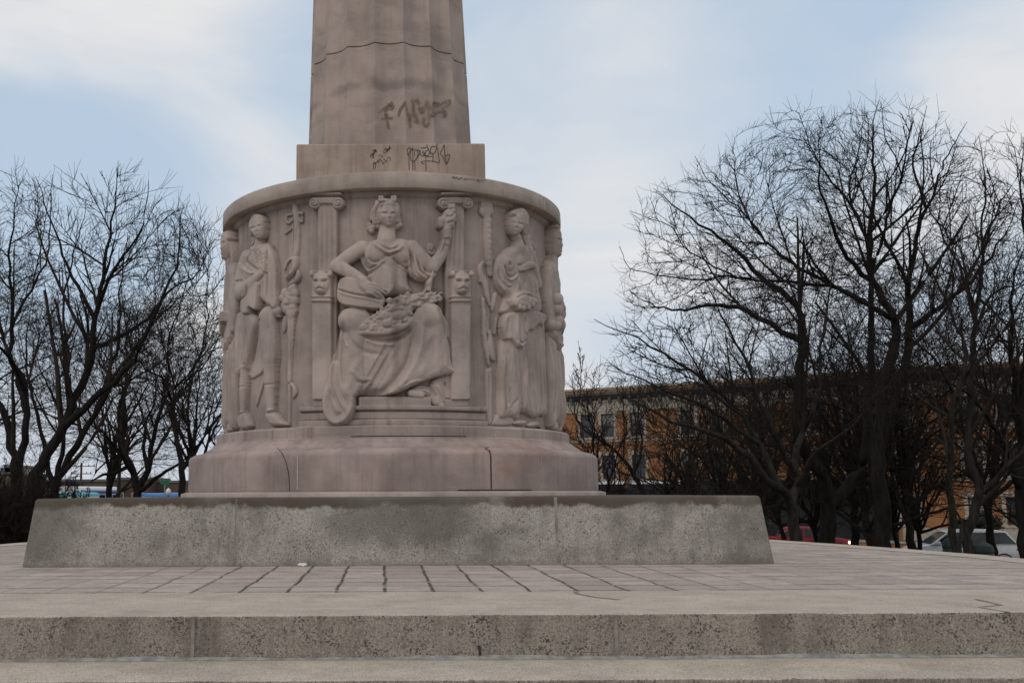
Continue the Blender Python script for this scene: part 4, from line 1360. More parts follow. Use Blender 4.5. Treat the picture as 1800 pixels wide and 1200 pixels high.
r.poly([(312, 1030), (350, 985), (420, 930), (500, 940), (555, 1035), (520, 1100), (430, 1122), (355, 1085)], .15, .07, .13, k=.012)
for q in ((350, 1060), (380, 1090), (420, 1100), (470, 1095), (510, 1070), (530, 1040), (440, 1060), (400, 1050), (480, 1040)): r.blob(q, .05, .045, .05, .24, k=.006)
for pts, w, a in (([(258, 690), (280, 780), (335, 825), (400, 780)], .018, .05), ([(280, 690), (300, 760), (345, 795), (390, 765)], .012, -.05), ([(200, 690), (220, 840), (300, 950)], .020, .045), ([(230, 700), (245, 810), (320, 890), (380, 860)], .014, -.045), ([(255, 820), (310, 880), (370, 870)], .014, .03),
                  ([(315, 655), (330, 690)], .025, -.05), ([(410, 680), (440, 690)], .015, -.03), ([(420, 800), (400, 920), (360, 990)], .02, .03), ([(480, 830), (460, 930), (480, 1000)], .018, -.03), ([(520, 760), (560, 880), (560, 1020)], .018, .03), ([(570, 870), (600, 960)], .012, -.04), ([(350, 1010), (440, 970), (530, 1010)], .014, -.03)):
    r.fold(pts, w, a)
r.cap([(545, 540), (600, 680), (636, 860)], [.10, .085, .075], [.06, .06, .07], k=.03)
r.cap([(632, 860), (590, 760), (552, 690), (500, 690)], [.075, .065, .05, .05], [.09, .13, .17, .18], k=.02)
for k_ in range(4): r.cap([(500, 670 + 14 * k_), (460, 690 + 12 * k_), (430, 705 + 10 * k_)], [.02, .02, .014], .20, k=.004)
r.cap([(450, 500), (440, 440), (418, 390)], [.11, .09, .09], [.06, .05, .05], k=.04)
r.poly([(330, 265), (335, 205), (372, 172), (430, 182), (470, 250), (460, 330), (425, 385), (382, 405), (352, 372), (338, 330)], .16, .085, .07, k=.01)
r.face(330, 455, 178, 402, 366, .9)
for h_ in ([(345, 205), (400, 200), (430, 250), (450, 300), (470, 350)], [(340, 190), (410, 175), (460, 240), (480, 310), (485, 370)], [(350, 175), (430, 165), (480, 230), (492, 300)], [(340, 225), (350, 192), (384, 168)]):
    r.cap(h_, [.026, .040, .042, .032], [.12, .20, .19, .13], k=.008)
r.cap([(470, 330), (490, 390), (520, 470)], [.05, .04, .02], .06)
# bundle on the far shoulder
for q, s_ in (((530, 420), .06), ((560, 410), .05), ((540, 460), .07), ((580, 470), .06), ((610, 500), .05)): r.blob(q, s_, s_, s_, .03, k=.01)
r.cap([(620, 560), (600, 640), (640, 720)], [.04, .05, .03], .02)
r.frame(*R2, R=2.41)
r.drape([(250, 370), (330, 330), (480, 300), (640, 160), (690, 950), (600, 990), (450, 960), (300, 970), (240, 960)], .03, 9, .011, 31)
r.drape([(270, 225), (300, 0), (650, 0), (640, 110), (500, 200), (440, 310), (340, 260)], -.1, 10, .008, 32)
r.frame(*R1, R=2.425)
r.drape([(270, 850), (330, 720), (560, 720), (600, 900), (560, 1000), (330, 980)], .6, 9, .008, 33)
r.roughen(31, .002)
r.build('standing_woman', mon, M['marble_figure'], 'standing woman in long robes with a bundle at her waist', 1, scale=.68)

# -- maize stalks beside her
r = Relief(*SPX(846, 884), 1.48, 4.50).frame(*R1)
r.cap([(130, 130), (125, 330), (150, 600), (165, 760)], [.04, .05, .06, .04], .03)
for q, s_ in (((95, 95), .06), ((120, 70), .05), ((150, 100), .06), ((85, 150), .06), ((120, 150), .07), ((160, 150), .06), ((130, 190), .06), ((95, 180), .04)): r.blob(q, s_, s_ * 1.2, s_ * 1.1, .03, k=.008)
for k_ in range(9): r.blob((150 - 6 * (k_ % 2), 250 + 52 * k_), .045, .055, .05, .045, k=.006)
r.cap([(95, 640), (60, 700), (80, 800), (110, 860), (130, 960), (160, 1060)], [.02, .04, .05, .05, .04, .02], .035, k=.01)
r.cap([(60, 830), (100, 800), (120, 860)], [.02, .03, .02], .04)
r.poly([(190, 950), (232, 940), (220, 1040), (185, 1130), (165, 1060)], .08, .05)
r.cap([(90, 1000), (95, 1150)], [.03], .03)
r.frame(*R2)
r.cap([(100, -30), (100, 150), (125, 330), (150, 490)], [.03, .035, .04, .015], .04, k=.01)
r.cap([(160, 160), (165, 300), (190, 420), (215, 440)], [.02, .05, .04, .015], .04, k=.01)
r.cap([(140, 180), (120, 40)], [.02, .03], .03)
r.cap([(210, 190), (225, 40)], [.02, .025], .03)
r.poly([(112, 560), (150, 520), (182, 525), (190, 700), (185, 900), (180, 1050), (125, 1050), (118, 800)], .07, .05)
for pts, w, a in (([(150, 560), (150, 1000)], .014, -.03), ([(112, 560), (150, 520), (180, 530)], .012, .02)): r.fold(pts, w, a)
r.roughen(41, .0025)
r.build('carved_maize', mon, M['marble_figure'], None, 1, scale=.62)


# -- robed figures further round the drum
def robed(uc, flip, seed, bundle, hood, label, du=.62):
    q = random.Random(seed)
    r = Relief(uc - du, uc + du, 1.50, 4.52).local(uc, 0, 1, flip)
    r.poly([(-.36, 1.62), (-.40, 2.4), (-.36, 3.1), (-.42, 3.5), (-.34, 3.82), (-.14, 3.95), (.14, 3.95), (.34, 3.82), (.40, 3.4), (.36, 2.9), (.40, 2.2), (.38, 1.62), (.15, 1.66), (-.1, 1.6)], .17, .14)
    for k in range(9):
        x = -.32 + .08 * k + q.uniform(-.02, .02)
        r.fold([(x, q.uniform(2.6, 3.3)), (x + q.uniform(-.05, .05), 2.3), (x + q.uniform(-.06, .06), 1.65)], q.uniform(.016, .028), q.choice((-.045, .04, -.035)))
    r.fold([(-.36, 3.0), (0, 2.75), (.36, 2.95)], .03, .04); r.fold([(-.34, 2.9), (0, 2.66), (.34, 2.86)], .016, -.05)
    r.cap([(-.30, 3.72), (-.40, 3.3), (-.34, 3.0)], [.10, .09, .08], [.08, .10, .12]); r.cap([(-.34, 3.0), (-.1, 3.05), (.06, 3.15)], [.08, .065, .05], [.13, .19, .21])
    r.cap([(.31, 3.72), (.40, 3.3), (.34, 2.98)], [.10, .09, .08], [.08, .09, .10])
    if bundle:
        r.cap([(.34, 3.0), (.2, 3.0), (.06, 3.1)], [.08, .065, .05], [.12, .18, .2])
        for k in range(14): r.blob((q.uniform(-.2, .22), q.uniform(3.02, 3.42)), .09, .09, .08, .19, k=.02)
    for k in range(4): r.cap([(.05, 3.10 + .035 * k), (.13, 3.12 + .035 * k)], [.018], .25, k=.004)
    r.cap([(0, 3.9), (.01, 4.08)], [.09, .08], [.09, .11], k=.03)
    r.poly([(-.13, 4.24), (-.11, 4.10), (-.03, 3.985), (.06, 3.985), (.13, 4.10), (.14, 4.26), (.10, 4.39), (0, 4.44), (-.10, 4.38)], .17, .10, .08, k=.01)
    r.face(-.13, .14, 4.43, 3.99, .03)
    if hood:
        for k in range(5): r.cap([(-.10 + .01 * k, 4.06), (-.14 + .03 * k, 4.26), (-.04 + .03 * k, 4.42)], [.03, .035, .03], [.10, .13, .2], k=.006)
        r.cap([(-.12, 4.2), (-.17, 3.95), (-.2, 3.6)], [.06, .07, .05], [.08, .09, .1]); 
    else:
        r.cap([(-.13, 4.28), (.0, 4.36), (.13, 4.29)], [.035, .045, .035], [.16, .21, .16], k=.006)
        r.cap([(-.12, 4.2), (-.13, 4.05), (-.15, 3.9)], [.045, .05, .03], .09); r.cap([(.13, 4.2), (.15, 4.05), (.16, 3.92)], [.04, .045, .03], .09)
    r.poly([(-.28, 1.58), (-.26, 1.70), (-.14, 1.70), (-.08, 1.57)], .14, .05); r.poly([(.08, 1.57), (.12, 1.70), (.24, 1.70), (.28, 1.58)], .14, .05)
    r.drape([(-.36, 1.68), (-.38, 2.7), (.38, 2.7), (.36, 1.68)], 0, 9, .012, seed); r.drape([(-.3, 3.1), (-.36, 3.8), (.36, 3.8), (.3, 3.1)], .5, 9, .007, seed)
    r.roughen(seed, .002)
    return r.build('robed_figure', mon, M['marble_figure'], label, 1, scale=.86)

D2 = math.radians
robed(RW * D2(-74.5), 1, 51, False, False, 'robed figure at the left edge of the drum, head turned to the front')
robed(RW * D2(72.5), -1, 52, True, True, 'robed figure at the right edge of the drum holding a bundle', .55)
robed(RW * D2(101), 1, 53, False, False, None)
robed(RW * D2(-108), -1, 54, True, True, None)
robed(RW * D2(130), 1, 55, True, False, None)
robed(RW * D2(-140), 1, 56, False, True, None)
robed(RW * D2(180), 1, 57, True, False, None)


# ------------------------------------------------------------------ ground, streets
M['grass'] = plain('winter_grass', (.085, .082, .045), .95, var=.45, scale=1.2)
M['asphalt'] = plain('asphalt', (.055, .055, .058), .9, var=.25, scale=3)
M['kerb'] = plain('kerb_concrete', (.30, .29, .27), .9, var=.2, scale=4)
M['walk'] = plain('walk_concrete', (.27, .26, .24), .9, var=.2, scale=2)
M['bark'] = None
def sheet(name, xs, ys, zoff, mat, fn=None):
    V, Fc = [], []
    for y in ys:
        for x in xs:
            X, Y = (x, y) if fn is None else fn(x, y)
            V.append((X, Y, ground_z(X, Y) + zoff))
    n = len(xs)
    for j in range(len(ys) - 1):
        for i in range(n - 1): Fc.append((j * n + i, j * n + i + 1, (j + 1) * n + i + 1, (j + 1) * n + i))
    return tag(mesh_obj(name, V, Fc, mat, smooth=True), kind='structure')

gx = list(np.concatenate([[-1500, -700, -300, -160], np.arange(-100, 101, 2.5), [160, 300, 700, 1500]]))
gy = list(np.concatenate([[-300, -120, -60], np.arange(-30, 141, 2.5), [180, 260, 400, 700, 1500]]))
sheet('ground', gx, gy, 0, M['grass'])
# street on the right, running in front of the brick building, and the street beyond the park on the left
RD_A = np.array([10.0, 60.0]); RD_D = np.array([24.0, -15.0]) / math.hypot(24, 15); RD_N = np.array([RD_D[1], -RD_D[0]]) * -1   # N points away from the park
def road_pt(s, t): return RD_A[0] + RD_D[0] * s + RD_N[0] * t, RD_A[1] + RD_D[1] * s + RD_N[1] * t
ss = list(np.arange(-60, 71, 2.0))
sheet('road', ss, list(np.linspace(-5.0, 5.5, 6)), .03, M['asphalt'], lambda s, t: road_pt(s, t))
sheet('pavement', ss, list(np.linspace(5.7, 8.6, 3)), .13, M['walk'], lambda s, t: road_pt(s, t))
sheet('kerb', ss, [5.5, 5.7], .135, M['kerb'], lambda s, t: road_pt(s, t))
sheet('kerb', ss, [-5.2, -5.0], .12, M['kerb'], lambda s, t: road_pt(s, t))
sheet('road', list(np.arange(-110, 12, 3.0)), list(np.linspace(74, 92, 5)), .03, M['asphalt'])
sheet('path', list(np.linspace(-3.5, 3.5, 4)), list(np.arange(10, 56, 2.0)), .02, M['walk'])

# ------------------------------------------------------------------ bare winter trees
def bark_mat(name, c, k=1.0):
    m, nt, b = new_mat(name); g = G(nt)
    n = g.noise(1.0, 5, .7, g.co((9, 9, 1.6)))
    cc = g.mix(g.rng(n, .35, .65), tuple(v * .55 for v in c), tuple(v * 1.3 for v in c))
    cc = g.mix(g.rng(g.noise(.8, 3), .45, .7, 0, .4), cc, tuple(v * .6 for v in c))
    g.col(cc, b); b.inputs['Roughness'].default_value = .95; b.inputs['Specular IOR Level'].default_value = .1
    g.bump(n, .8, .04, b)
    return m
M['bark_dark'] = bark_mat('dark_bark', (.018, .0155, .014))
M['bark_grey'] = bark_mat('grey_bark', (.029, .0245, .0215))
M['twig_dark'] = plain('dark_twigs', (.027, .021, .018), .95, var=.3, scale=1.5, spec=.1)
M['twig_brown'] = plain('brown_twigs', (.034, .026, .022), .95, var=.3, scale=1.5, spec=.1)


class Branches:
    """all branches of one level as arrays: points (N, m, 3) and radii (N, m)"""
    def __init__(self, P, R): self.P, self.R = P, R


def tubes(B, sides):
    P, R = B.P, B.R
    N, m, _ = P.shape
    T = np.empty_like(P); T[:, 1:-1] = P[:, 2:] - P[:, :-2]; T[:, 0] = P[:, 1] - P[:, 0]; T[:, -1] = P[:, -1] - P[:, -2]
    T /= np.linalg.norm(T, axis=2, keepdims=True) + 1e-9
    ref = np.where(np.abs(T[..., 2:3]) < .8, np.array([0, 0, 1.0]), np.array([1.0, 0, 0]))
    A_ = np.cross(T, ref); A_ /= np.linalg.norm(A_, axis=2, keepdims=True) + 1e-9
    B_ = np.cross(T, A_)
    w = 2 * np.pi * np.arange(sides) / sides
    V = P[:, :, None, :] + R[:, :, None, None] * (A_[:, :, None, :] * np.cos(w)[None, None, :, None] + B_[:, :, None, :] * np.sin(w)[None, None, :, None])
    idx = np.arange(N * m * sides).reshape(N, m, sides)
    a = idx[:, :-1, :]; b = np.roll(a, -1, 2); d = idx[:, 1:, :]; c = np.roll(d, -1, 2)
    Q = np.stack([a, b, c, d], -1).reshape(-1, 4)
    return V.reshape(-1, 3), Q


def resample(pts, m):
    P = np.array(pts, float)
    if len(P) > 2: P = spl3(P, 8)
    L = np.concatenate([[0], np.cumsum(np.linalg.norm(np.diff(P, axis=0), axis=1))])
    t = np.linspace(0, L[-1], m)
    return np.stack([np.interp(t, L, P[:, k]) for k in range(3)], 1)


def spl3(P, n):
    Q = np.vstack([2 * P[0] - P[1], P, 2 * P[-1] - P[-2]]); out = []
    for i in range(len(P) - 1):
        p0, p1, p2, p3 = Q[i:i + 4]
        for t in np.linspace(0, 1, n, endpoint=False):
            out.append(.5 * ((2 * p1) + (-p0 + p2) * t + (2 * p0 - 5 * p1 + 4 * p2 - p3) * t * t + (-p0 + 3 * p1 - 3 * p2 + p3) * t ** 3))
    out.append(P[-1]); return np.array(out)


def sprout(par, n, t0, ang, length, taper, rk, rng, m, wig, up, droop_out=0.0, rmin=.004, zig=0.0):
    """n side branches on each parent, as a new level"""
    N, mp, _ = par.P.shape
    seg = np.diff(par.P, axis=1); Lp = np.linalg.norm(seg, axis=2).sum(1)
    t = (np.linspace(t0, .99, n)[None, :] + rng.uniform(-.5, .5, (N, n)) * (1 - t0) / n).clip(t0 * .8, .995)
    f = t * (mp - 1); i = np.minimum(f.astype(int), mp - 2); w = (f - i)[..., None]
    row = np.arange(N)[:, None]
    p = par.P[row, i] * (1 - w) + par.P[row, i + 1] * w
    r = par.R[row, i] * (1 - w[..., 0]) + par.R[row, i + 1] * w[..., 0]
    T = seg[row, i]; T = T / (np.linalg.norm(T, axis=2, keepdims=True) + 1e-9)
    rnd = rng.normal(size=T.shape); perp = rnd - (rnd * T).sum(2, keepdims=True) * T
    perp /= np.linalg.norm(perp, axis=2, keepdims=True) + 1e-9
    a = np.radians(ang + rng.normal(size=(N, n)) * ang * .22)[..., None]
    D = T * np.cos(a) + perp * np.sin(a)
    L = (Lp[:, None] * length * (1 - taper * (t - t0) / (1 - t0)) * rng.uniform(.6, 1.25, (N, n)))
    rr = np.maximum(np.minimum(r * rk, r * .92), rmin)
    p = p.reshape(-1, 3); D = D.reshape(-1, 3); L = L.reshape(-1); rr = rr.reshape(-1)
    K = len(p)
    P = np.empty((K, m, 3)); P[:, 0] = p
    d = D
    for k in range(1, m):
        d = d + rng.normal(size=d.shape) * wig + np.array([0, 0, up])
        if zig: d = d + rng.normal(size=d.shape) * zig * (1 if k % 2 else -1)
        d /= np.linalg.norm(d, axis=1, keepdims=True) + 1e-9
        P[:, k] = P[:, k - 1] + d * (L / (m - 1))[:, None]
    R = rr[:, None] * np.linspace(1, .35, m)[None, :]
    R = np.maximum(R, rmin * .7)
    return Branches(P, R)


def bush(name, base, limbs, label, seed, mats, group, dens=1.0, up=.06, min_r=.006, levels=(9, 8, 6, 3), lens=(.42, .5, .5, .5), ang=42, cat='shrub'):
    """many thin stems, each sprouting side twigs level by level"""
    rng = np.random.default_rng(seed)
    root = thing(name, label, cat, tuple(base), 0, group)
    b0 = np.array(base); mm = 14
    P = np.stack([resample(pts, mm) - b0 for pts, _, _ in limbs])
    R = np.stack([r0 + (r1 - r0) * np.linspace(0, 1, mm) ** .8 for _, r0, r1 in limbs])
    par = Branches(P, R)
    V, Q = tubes(par, 6)
    big_mesh('stems', V, Q, mats[0], root)
    allV, allQ, k = [], [], 0
    specs = ((.18, ang, .60, .50, 9, .07, up, 5), (.10, ang, .50, .58, 6, .09, up, 4), (.10, ang - 4, .45, .62, 5, .10, up * .9, 3), (.10, ang - 6, .35, .65, 3, .10, up * .8, 3))
    for lv, (t0, an, tp, rk, m, wg, u_, sd) in enumerate(specs):
        par = sprout(par, levels[lv], t0, an, lens[lv], tp, rk, rng, m, wg, u_, rmin=min_r * (1.3, 1.1, .8, .65)[lv])
        V, Q = tubes(par, sd); allV.append(V); allQ.append(Q + k); k += len(V)
    big_mesh('crown', np.concatenate(allV), np.concatenate(allQ), mats[1], root, smooth=False)
    return root


def colonise(P0, par0, blobs, rng, dens, step, reach, kill, up):
    """grow twigs from the limb points P0 until they fill the crown volumes evenly"""
    A_ = []
    for c, r in blobs:
        n = int(dens * 4.19 * r[0] * r[1] * r[2])
        u = rng.normal(size=(n, 3)); u /= np.linalg.norm(u, axis=1, keepdims=True)
        rad = rng.uniform(0, 1, (n, 1)) ** (1 / 3.4)
        rad *= 1 + .10 * np.sin(u[:, :1] * 7 + c[0]) * np.cos(u[:, 2:] * 6 + c[1]) + rng.normal(size=(n, 1)) * .035
        A_.append(np.array(c) + u * rad * np.array(r))
    A_ = np.concatenate(A_); hub = A_.mean(0) - np.array([0, 0, .9 * (A_[:, 2].max() - A_[:, 2].min()) * .6])
    P = [np.array(P0)]; par = [np.array(par0)]
    N = len(P0)
    best = np.full(len(A_), 1e9); idx = np.zeros(len(A_), int)
    def upd(Pn, off):
        nonlocal best, idx
        for s in range(0, len(Pn), 400):
            d = ((A_[:, None, :] - Pn[None, s:s + 400, :]) ** 2).sum(2)
            j = d.argmin(1); dm = d[np.arange(len(A_)), j]
            m = dm < best
            best[m] = dm[m]; idx[m] = j[m] + off + s
    allP = np.array(P0); allpar = np.array(par0); kids = np.zeros(len(P0), int)
    upd(allP, 0)
    for it in range(140):
        alive = best > kill * kill
        act = alive & (best < (reach * (1.0 if it < 60 else 2.5)) ** 2)
        A_ = A_[alive]; best = best[alive]; idx = idx[alive]; act = act[alive]
        if not act.any(): break
        nd = idx[act]; D = A_[act] - allP[nd]; D /= np.linalg.norm(D, axis=1, keepdims=True) + 1e-9
        un, inv = np.unique(nd, return_inverse=True)
        S = np.zeros((len(un), 3)); np.add.at(S, inv, D)
        S /= np.linalg.norm(S, axis=1, keepdims=True) + 1e-9
        kids[un] += 1
        # keep some of the direction the branch already has
        pp = allpar[un]; back = np.where(pp[:, None] >= 0, allP[un] - allP[np.maximum(pp, 0)], 0)
        back /= np.linalg.norm(back, axis=1, keepdims=True) + 1e-9
        outw = allP[un] - hub; outw /= np.linalg.norm(outw, axis=1, keepdims=True) + 1e-9
        S = S + back * .7 + outw * .45 + rng.normal(size=S.shape) * .12 + np.array([0, 0, up])
        S /= np.linalg.norm(S, axis=1, keepdims=True) + 1e-9
        Pn = allP[un] + S * step
        best[np.isin(idx, np.nonzero(kids >= 3)[0])] = 0.0             # a node forks twice at most: its leftover targets are dropped
        off = len(allP)
        kids = np.concatenate([kids, np.zeros(len(Pn), int)])
        allP = np.vstack([allP, Pn]); allpar = np.concatenate([allpar, un])
        upd(Pn, off)
        if len(allP) > 30000: break
    return allP, allpar


def make_tree(name, base, limbs, label, seed, mats, group, crowns=(), dens=24.0, up=.08, tip=.0062, twigs=1.0, cat='tree', kill=.26, step=.22, side=(12, 8)):
    """limbs: (points in world space, radius at start, radius at end); the first is the trunk, the others start on an earlier one.
    crowns: (centre, radii) volumes the twigs fill"""
    rng = np.random.default_rng(seed)
    root = thing(name, label, cat, tuple(base), 0, group)
    b0 = np.array(base)
    P0, par0, r0s, limbs_used, new_nodes = [], [], [], [], []
    tV, tQ, tk = [], [], 0
    for li, (pts, ra, rb) in enumerate(limbs):
        pts = [np.array(q) for q in pts]
        start = -1
        if li:
            d = np.linalg.norm(np.array(P0) - pts[0], axis=1); start = int(d.argmin())
            pts[0] = P0[start] + 0.0
            ra = min(ra, r0s[start] * .95)
        L = sum(np.linalg.norm(pts[i + 1] - pts[i]) for i in range(len(pts) - 1))
        m = max(6, int(L / .35)); Q_ = resample(pts, m)
        wob = rng.normal(size=Q_.shape) * .03; wob[0] = 0; Q_ = Q_ + wob
        rr = ra + (rb - ra) * np.linspace(0, 1, m) ** .74
        if li == 0: rr = rr * (1 + .22 * np.exp(-np.linspace(0, L, m) / .3))
        limbs_used.append((Q_, ra, rb)); n_known = len(P0) + m
        V, F_ = tubes(Branches((Q_ - b0)[None], rr[None]), 10); tV.append(V); tQ.append(F_ + tk); tk += len(V)
        k0 = len(P0)
        for i in range(m):
            if li and i == 0: continue
            P0.append(Q_[i]); r0s.append(rr[i]); par0.append(start if (i == (1 if li else 0)) else len(P0) - 2)
    # side branches of the limbs, and theirs, kept inside the crown
    def clip_in(B):
        Pm = B.P + b0; ins = np.zeros(Pm.shape[:2], bool)
        for c, rr_ in crowns: ins |= (((Pm - np.array(c)) / (np.array(rr_) * 1.02)) ** 2).sum(2) < 1
        m = Pm.shape[1]
        last = np.where(ins.any(1), np.maximum(m - 1 - ins[:, ::-1].argmax(1), m * .3), m * .3)
        f = (np.linspace(0, 1, m)[None, :] * last[:, None]); i = np.minimum(f.astype(int), m - 2); w_ = (f - i)[..., None]; row = np.arange(len(Pm))[:, None]
        return Branches(B.P[row, i] * (1 - w_) + B.P[row, i + 1] * w_, B.R * np.where(last < m * .45, .12, 1.0)[:, None])
    mm = 14
    par_ = Branches(np.stack([resample(q, mm) - b0 for q, _, _ in limbs_used]), np.stack([ra_ + (rb_ - ra_) * np.linspace(0, 1, mm) ** .74 for _, ra_, rb_ in limbs_used]))
    ext, ek = [], 0; extQ = []
    for lv, (nb, t0, an, ln, tp, rk, m_, wg, rmn, sd) in enumerate(((side[0], .20, 42, .36, .50, .66, 9, .065, .016, 6), (side[1], .12, 40, .46, .42, .64, 7, .085, .011, 4))):
        ch = clip_in(sprout(par_, nb, t0, an, ln, tp, rk, rng, m_, wg, .055, rmin=rmn))
        V, F_ = tubes(ch, sd); ext.append(V); extQ.append(F_ + ek); ek += len(V)
        for bi in range(len(ch.P)):
            d0_ = np.linalg.norm(np.array(P0[:n_known] if lv == 0 else P0) - (ch.P[bi, 0] + b0), axis=1) if lv == 0 else None
            st_ = int(d0_.argmin()) if lv == 0 else l1_nodes[bi // nb][min(int((ch.P.shape[1]) * .5), len(l1_nodes[bi // nb]) - 1)]
            ids = []
            for q in range(1, ch.P.shape[1]):
                par0.append(st_ if q == 1 else len(P0) - 1); P0.append(ch.P[bi, q] + b0); r0s.append(ch.R[bi, q]); ids.append(len(P0) - 1)
            if lv == 0: new_nodes.append(ids)
        if lv == 0: l1_nodes = new_nodes
        par_ = ch
    n0 = len(P0)
    big_mesh('trunk', np.concatenate(tV), np.concatenate(tQ), mats[0], root)
    zb = b0[2]
    # nodes low on the trunk do not sprout: hide them from the search by giving it the upper ones first
    P, par = colonise(np.array(P0), np.array(par0), crowns, rng, dens, step, 3.2, kill, up)
    N = len(P)
    w = np.zeros(N); EXP = 2.05
    nchild = np.zeros(N, int)
    for i in range(n0, N): nchild[par[i]] += 1
    w[nchild == 0] = tip ** EXP
    for i in range(N - 1, n0 - 1, -1):
        if par[i] >= 0: w[par[i]] += w[i]
    r = w ** (1 / EXP)
    rl = np.array(r0s)
    e = np.arange(n0, N); pe = par[e]
    ra = np.minimum(r[e] * 1.08, .09); rb = np.where(nchild[e] == 0, tip * .7, np.minimum(r[e], .09))
    # widen at the joint toward the parent, never thicker than the parent itself
    rp = np.where(pe < n0, rl[np.minimum(pe, n0 - 1)], r[pe]); ra = np.minimum(ra, rp)
    S = P.copy()
    for _ in range(2):                                             # ease the kinks
        mid = np.zeros_like(S); cnt_ = np.zeros((N, 1))
        np.add.at(mid, pe, S[e]); np.add.at(cnt_, pe, 1.0)
        ch = np.where(cnt_ > 0, mid / np.maximum(cnt_, 1), S)
        T_ = .5 * S + .25 * S[np.maximum(par, 0)] + .25 * ch
        S[n0:] = T_[n0:]
    E = np.stack([S[pe], S[e]], 1) - b0
    V, Q = tubes(Branches(E, np.stack([ra, rb], 1)), 4)
    allV, allQ, k = [V], [Q], len(V)
    for V, Q in zip(ext, [extQ[0], extQ[1] - len(ext[0])]): allV.append(V); allQ.append(Q + k); k += len(V)
    # fine twigs
    thin = np.nonzero(r[e] < .022)[0]
    reps = rng.poisson(1.5 * twigs, len(thin)); t_i = np.repeat(thin, reps)
    t = rng.uniform(0, 1, len(t_i))[:, None]
    st = E[t_i, 0] * (1 - t) + E[t_i, 1] * t
    D = E[t_i, 1] - E[t_i, 0]; D /= np.linalg.norm(D, axis=1, keepdims=True) + 1e-9
    rn = rng.normal(size=D.shape); rn -= (rn * D).sum(1, keepdims=True) * D; rn /= np.linalg.norm(rn, axis=1, keepdims=True) + 1e-9
    a_ = np.radians(rng.uniform(28, 62, len(t_i)))[:, None]
    D = D * np.cos(a_) + rn * np.sin(a_) + np.array([0, 0, .30]); D /= np.linalg.norm(D, axis=1, keepdims=True)
    Lw = rng.uniform(.22, .75, len(t_i))[:, None]
    K = np.empty((len(t_i), 4, 3)); K[:, 0] = st
    for q in range(1, 4):
        D = D + rng.normal(size=D.shape) * .16 + np.array([0, 0, .07]); D /= np.linalg.norm(D, axis=1, keepdims=True)
        K[:, q] = K[:, q - 1] + D * Lw / 3
    V, Q = tubes(Branches(K, np.broadcast_to(np.array([.0062, .0056, .0046, .0032]) * (tip / .0062), (len(K), 4))), 3)
    allV.append(V); allQ.append(Q + k)
    big_mesh('crown', np.concatenate(allV), np.concatenate(allQ), mats[1], root, smooth=False)
    return root


def crown_px(d, *blobs):
    """crown volumes measured on the photograph at the tree's distance: (px, py, half width, half height[, depth factor, shift])"""
    out = []
    for bl in blobs:
        px, py, rx, ry = bl[:4]; kd = bl[4] if len(bl) > 4 else .85; sh = bl[5] if len(bl) > 5 else 0
        c = at_depth(px, py, d + sh); m = (d + sh) / F_PX
        out.append((c, (rx * m, max(rx, ry * .6) * m * kd, ry * m)))
    return out


def gbase(px, d):
    p = at_depth(px, 900, d); return np.array([p[0], p[1], ground_z(p[0], p[1]) - .05])


def limb(pts, d0, d1=None, w0=20, w1=4, base=None):
    """limb traced over the photograph at the tree's own distance, bending d0 -> d1 in depth; widths in photo pixels"""
    d1 = d0 if d1 is None else d1
    n = len(pts); P = [at_depth(x, y, d0 + (d1 - d0) * i / (n - 1)) for i, (x, y) in enumerate(pts)]
    if base is not None: P = [np.array(base)] + P
    return (P, w0 * .5 * d0 / F_PX * 1.0, max(.007, w1 * .16 * d1 / F_PX))


def auto_limbs(base, fork, spread, height, n, r0, seed, lean=(0, 0), low=.25):
    """trunk plus a vase of limbs reaching the edge of a rounded crown"""
    q = np.random.default_rng(seed)
    b = np.array(base); f = b + np.array([lean[0], lean[1], fork])
    out = [([b, b + (f - b) * .5 + q.normal(size=3) * .04, f, f + np.array([lean[0] * .4 + q.normal() * .5, lean[1] * .4 + q.normal() * .5, height * .35]), b + np.array([lean[0] * 1.5, lean[1] * 1.5, height * .93])], r0, .009)]
    for i in range(n):
        az = i * 2.39996 + q.uniform(-.4, .4); e = low + (1 - low) * ((i + .5) / n) ** .8
        rad = spread * math.sqrt(max(0, 1 - (e * .95) ** 2)) * q.uniform(.8, 1.1) + .4
        zt = fork + (height - fork) * (.12 + .86 * e) * q.uniform(.92, 1.05)
        tip = b + np.array([lean[0] + rad * math.cos(az), lean[1] + rad * math.sin(az), zt])
        st = b + np.array([lean[0] * .9, lean[1] * .9, fork * (q.uniform(.75, 1.0) if i % 3 else 1.0) + (height - fork) * .28 * e * q.uniform(.2, 1)])
        mid = st + (tip - st) * .45 + np.array([-(tip - st)[0] * .12, -(tip - st)[1] * .12, (tip - st)[2] * .14]) + q.normal(size=3) * .25
        out.append(([st, mid, tip], r0 * q.uniform(.38, .62), .009))
    return out


def auto_crown(base, fork, spread, height, seed):
    q = np.random.default_rng(seed + 5); b = np.array(base); out = []
    zc = fork + (height - fork) * .5
    for i in range(6):
        az = i * 1.05 + q.uniform(-.3, .3); rr = spread * .45
        out.append((b + np.array([rr * math.cos(az), rr * math.sin(az), zc + q.uniform(-.18, .12) * height]), (spread * .5, spread * .5, height * .26)))
    out.append((b + np.array([0, 0, height * .74]), (spread * .6, spread * .6, height * .24)))
    return out


def Tl(x, y): return (x / 1.905, 250 + y / 1.905)                     # crop of the left trees
def Tq(x, y): return (1400 + x / 2.1825, 150 + y / 2.1825)            # crop of the right trees, right half
def Tp(x, y): return (1020 + x / 2.1825, 150 + y / 2.1825)            # right trees, left half

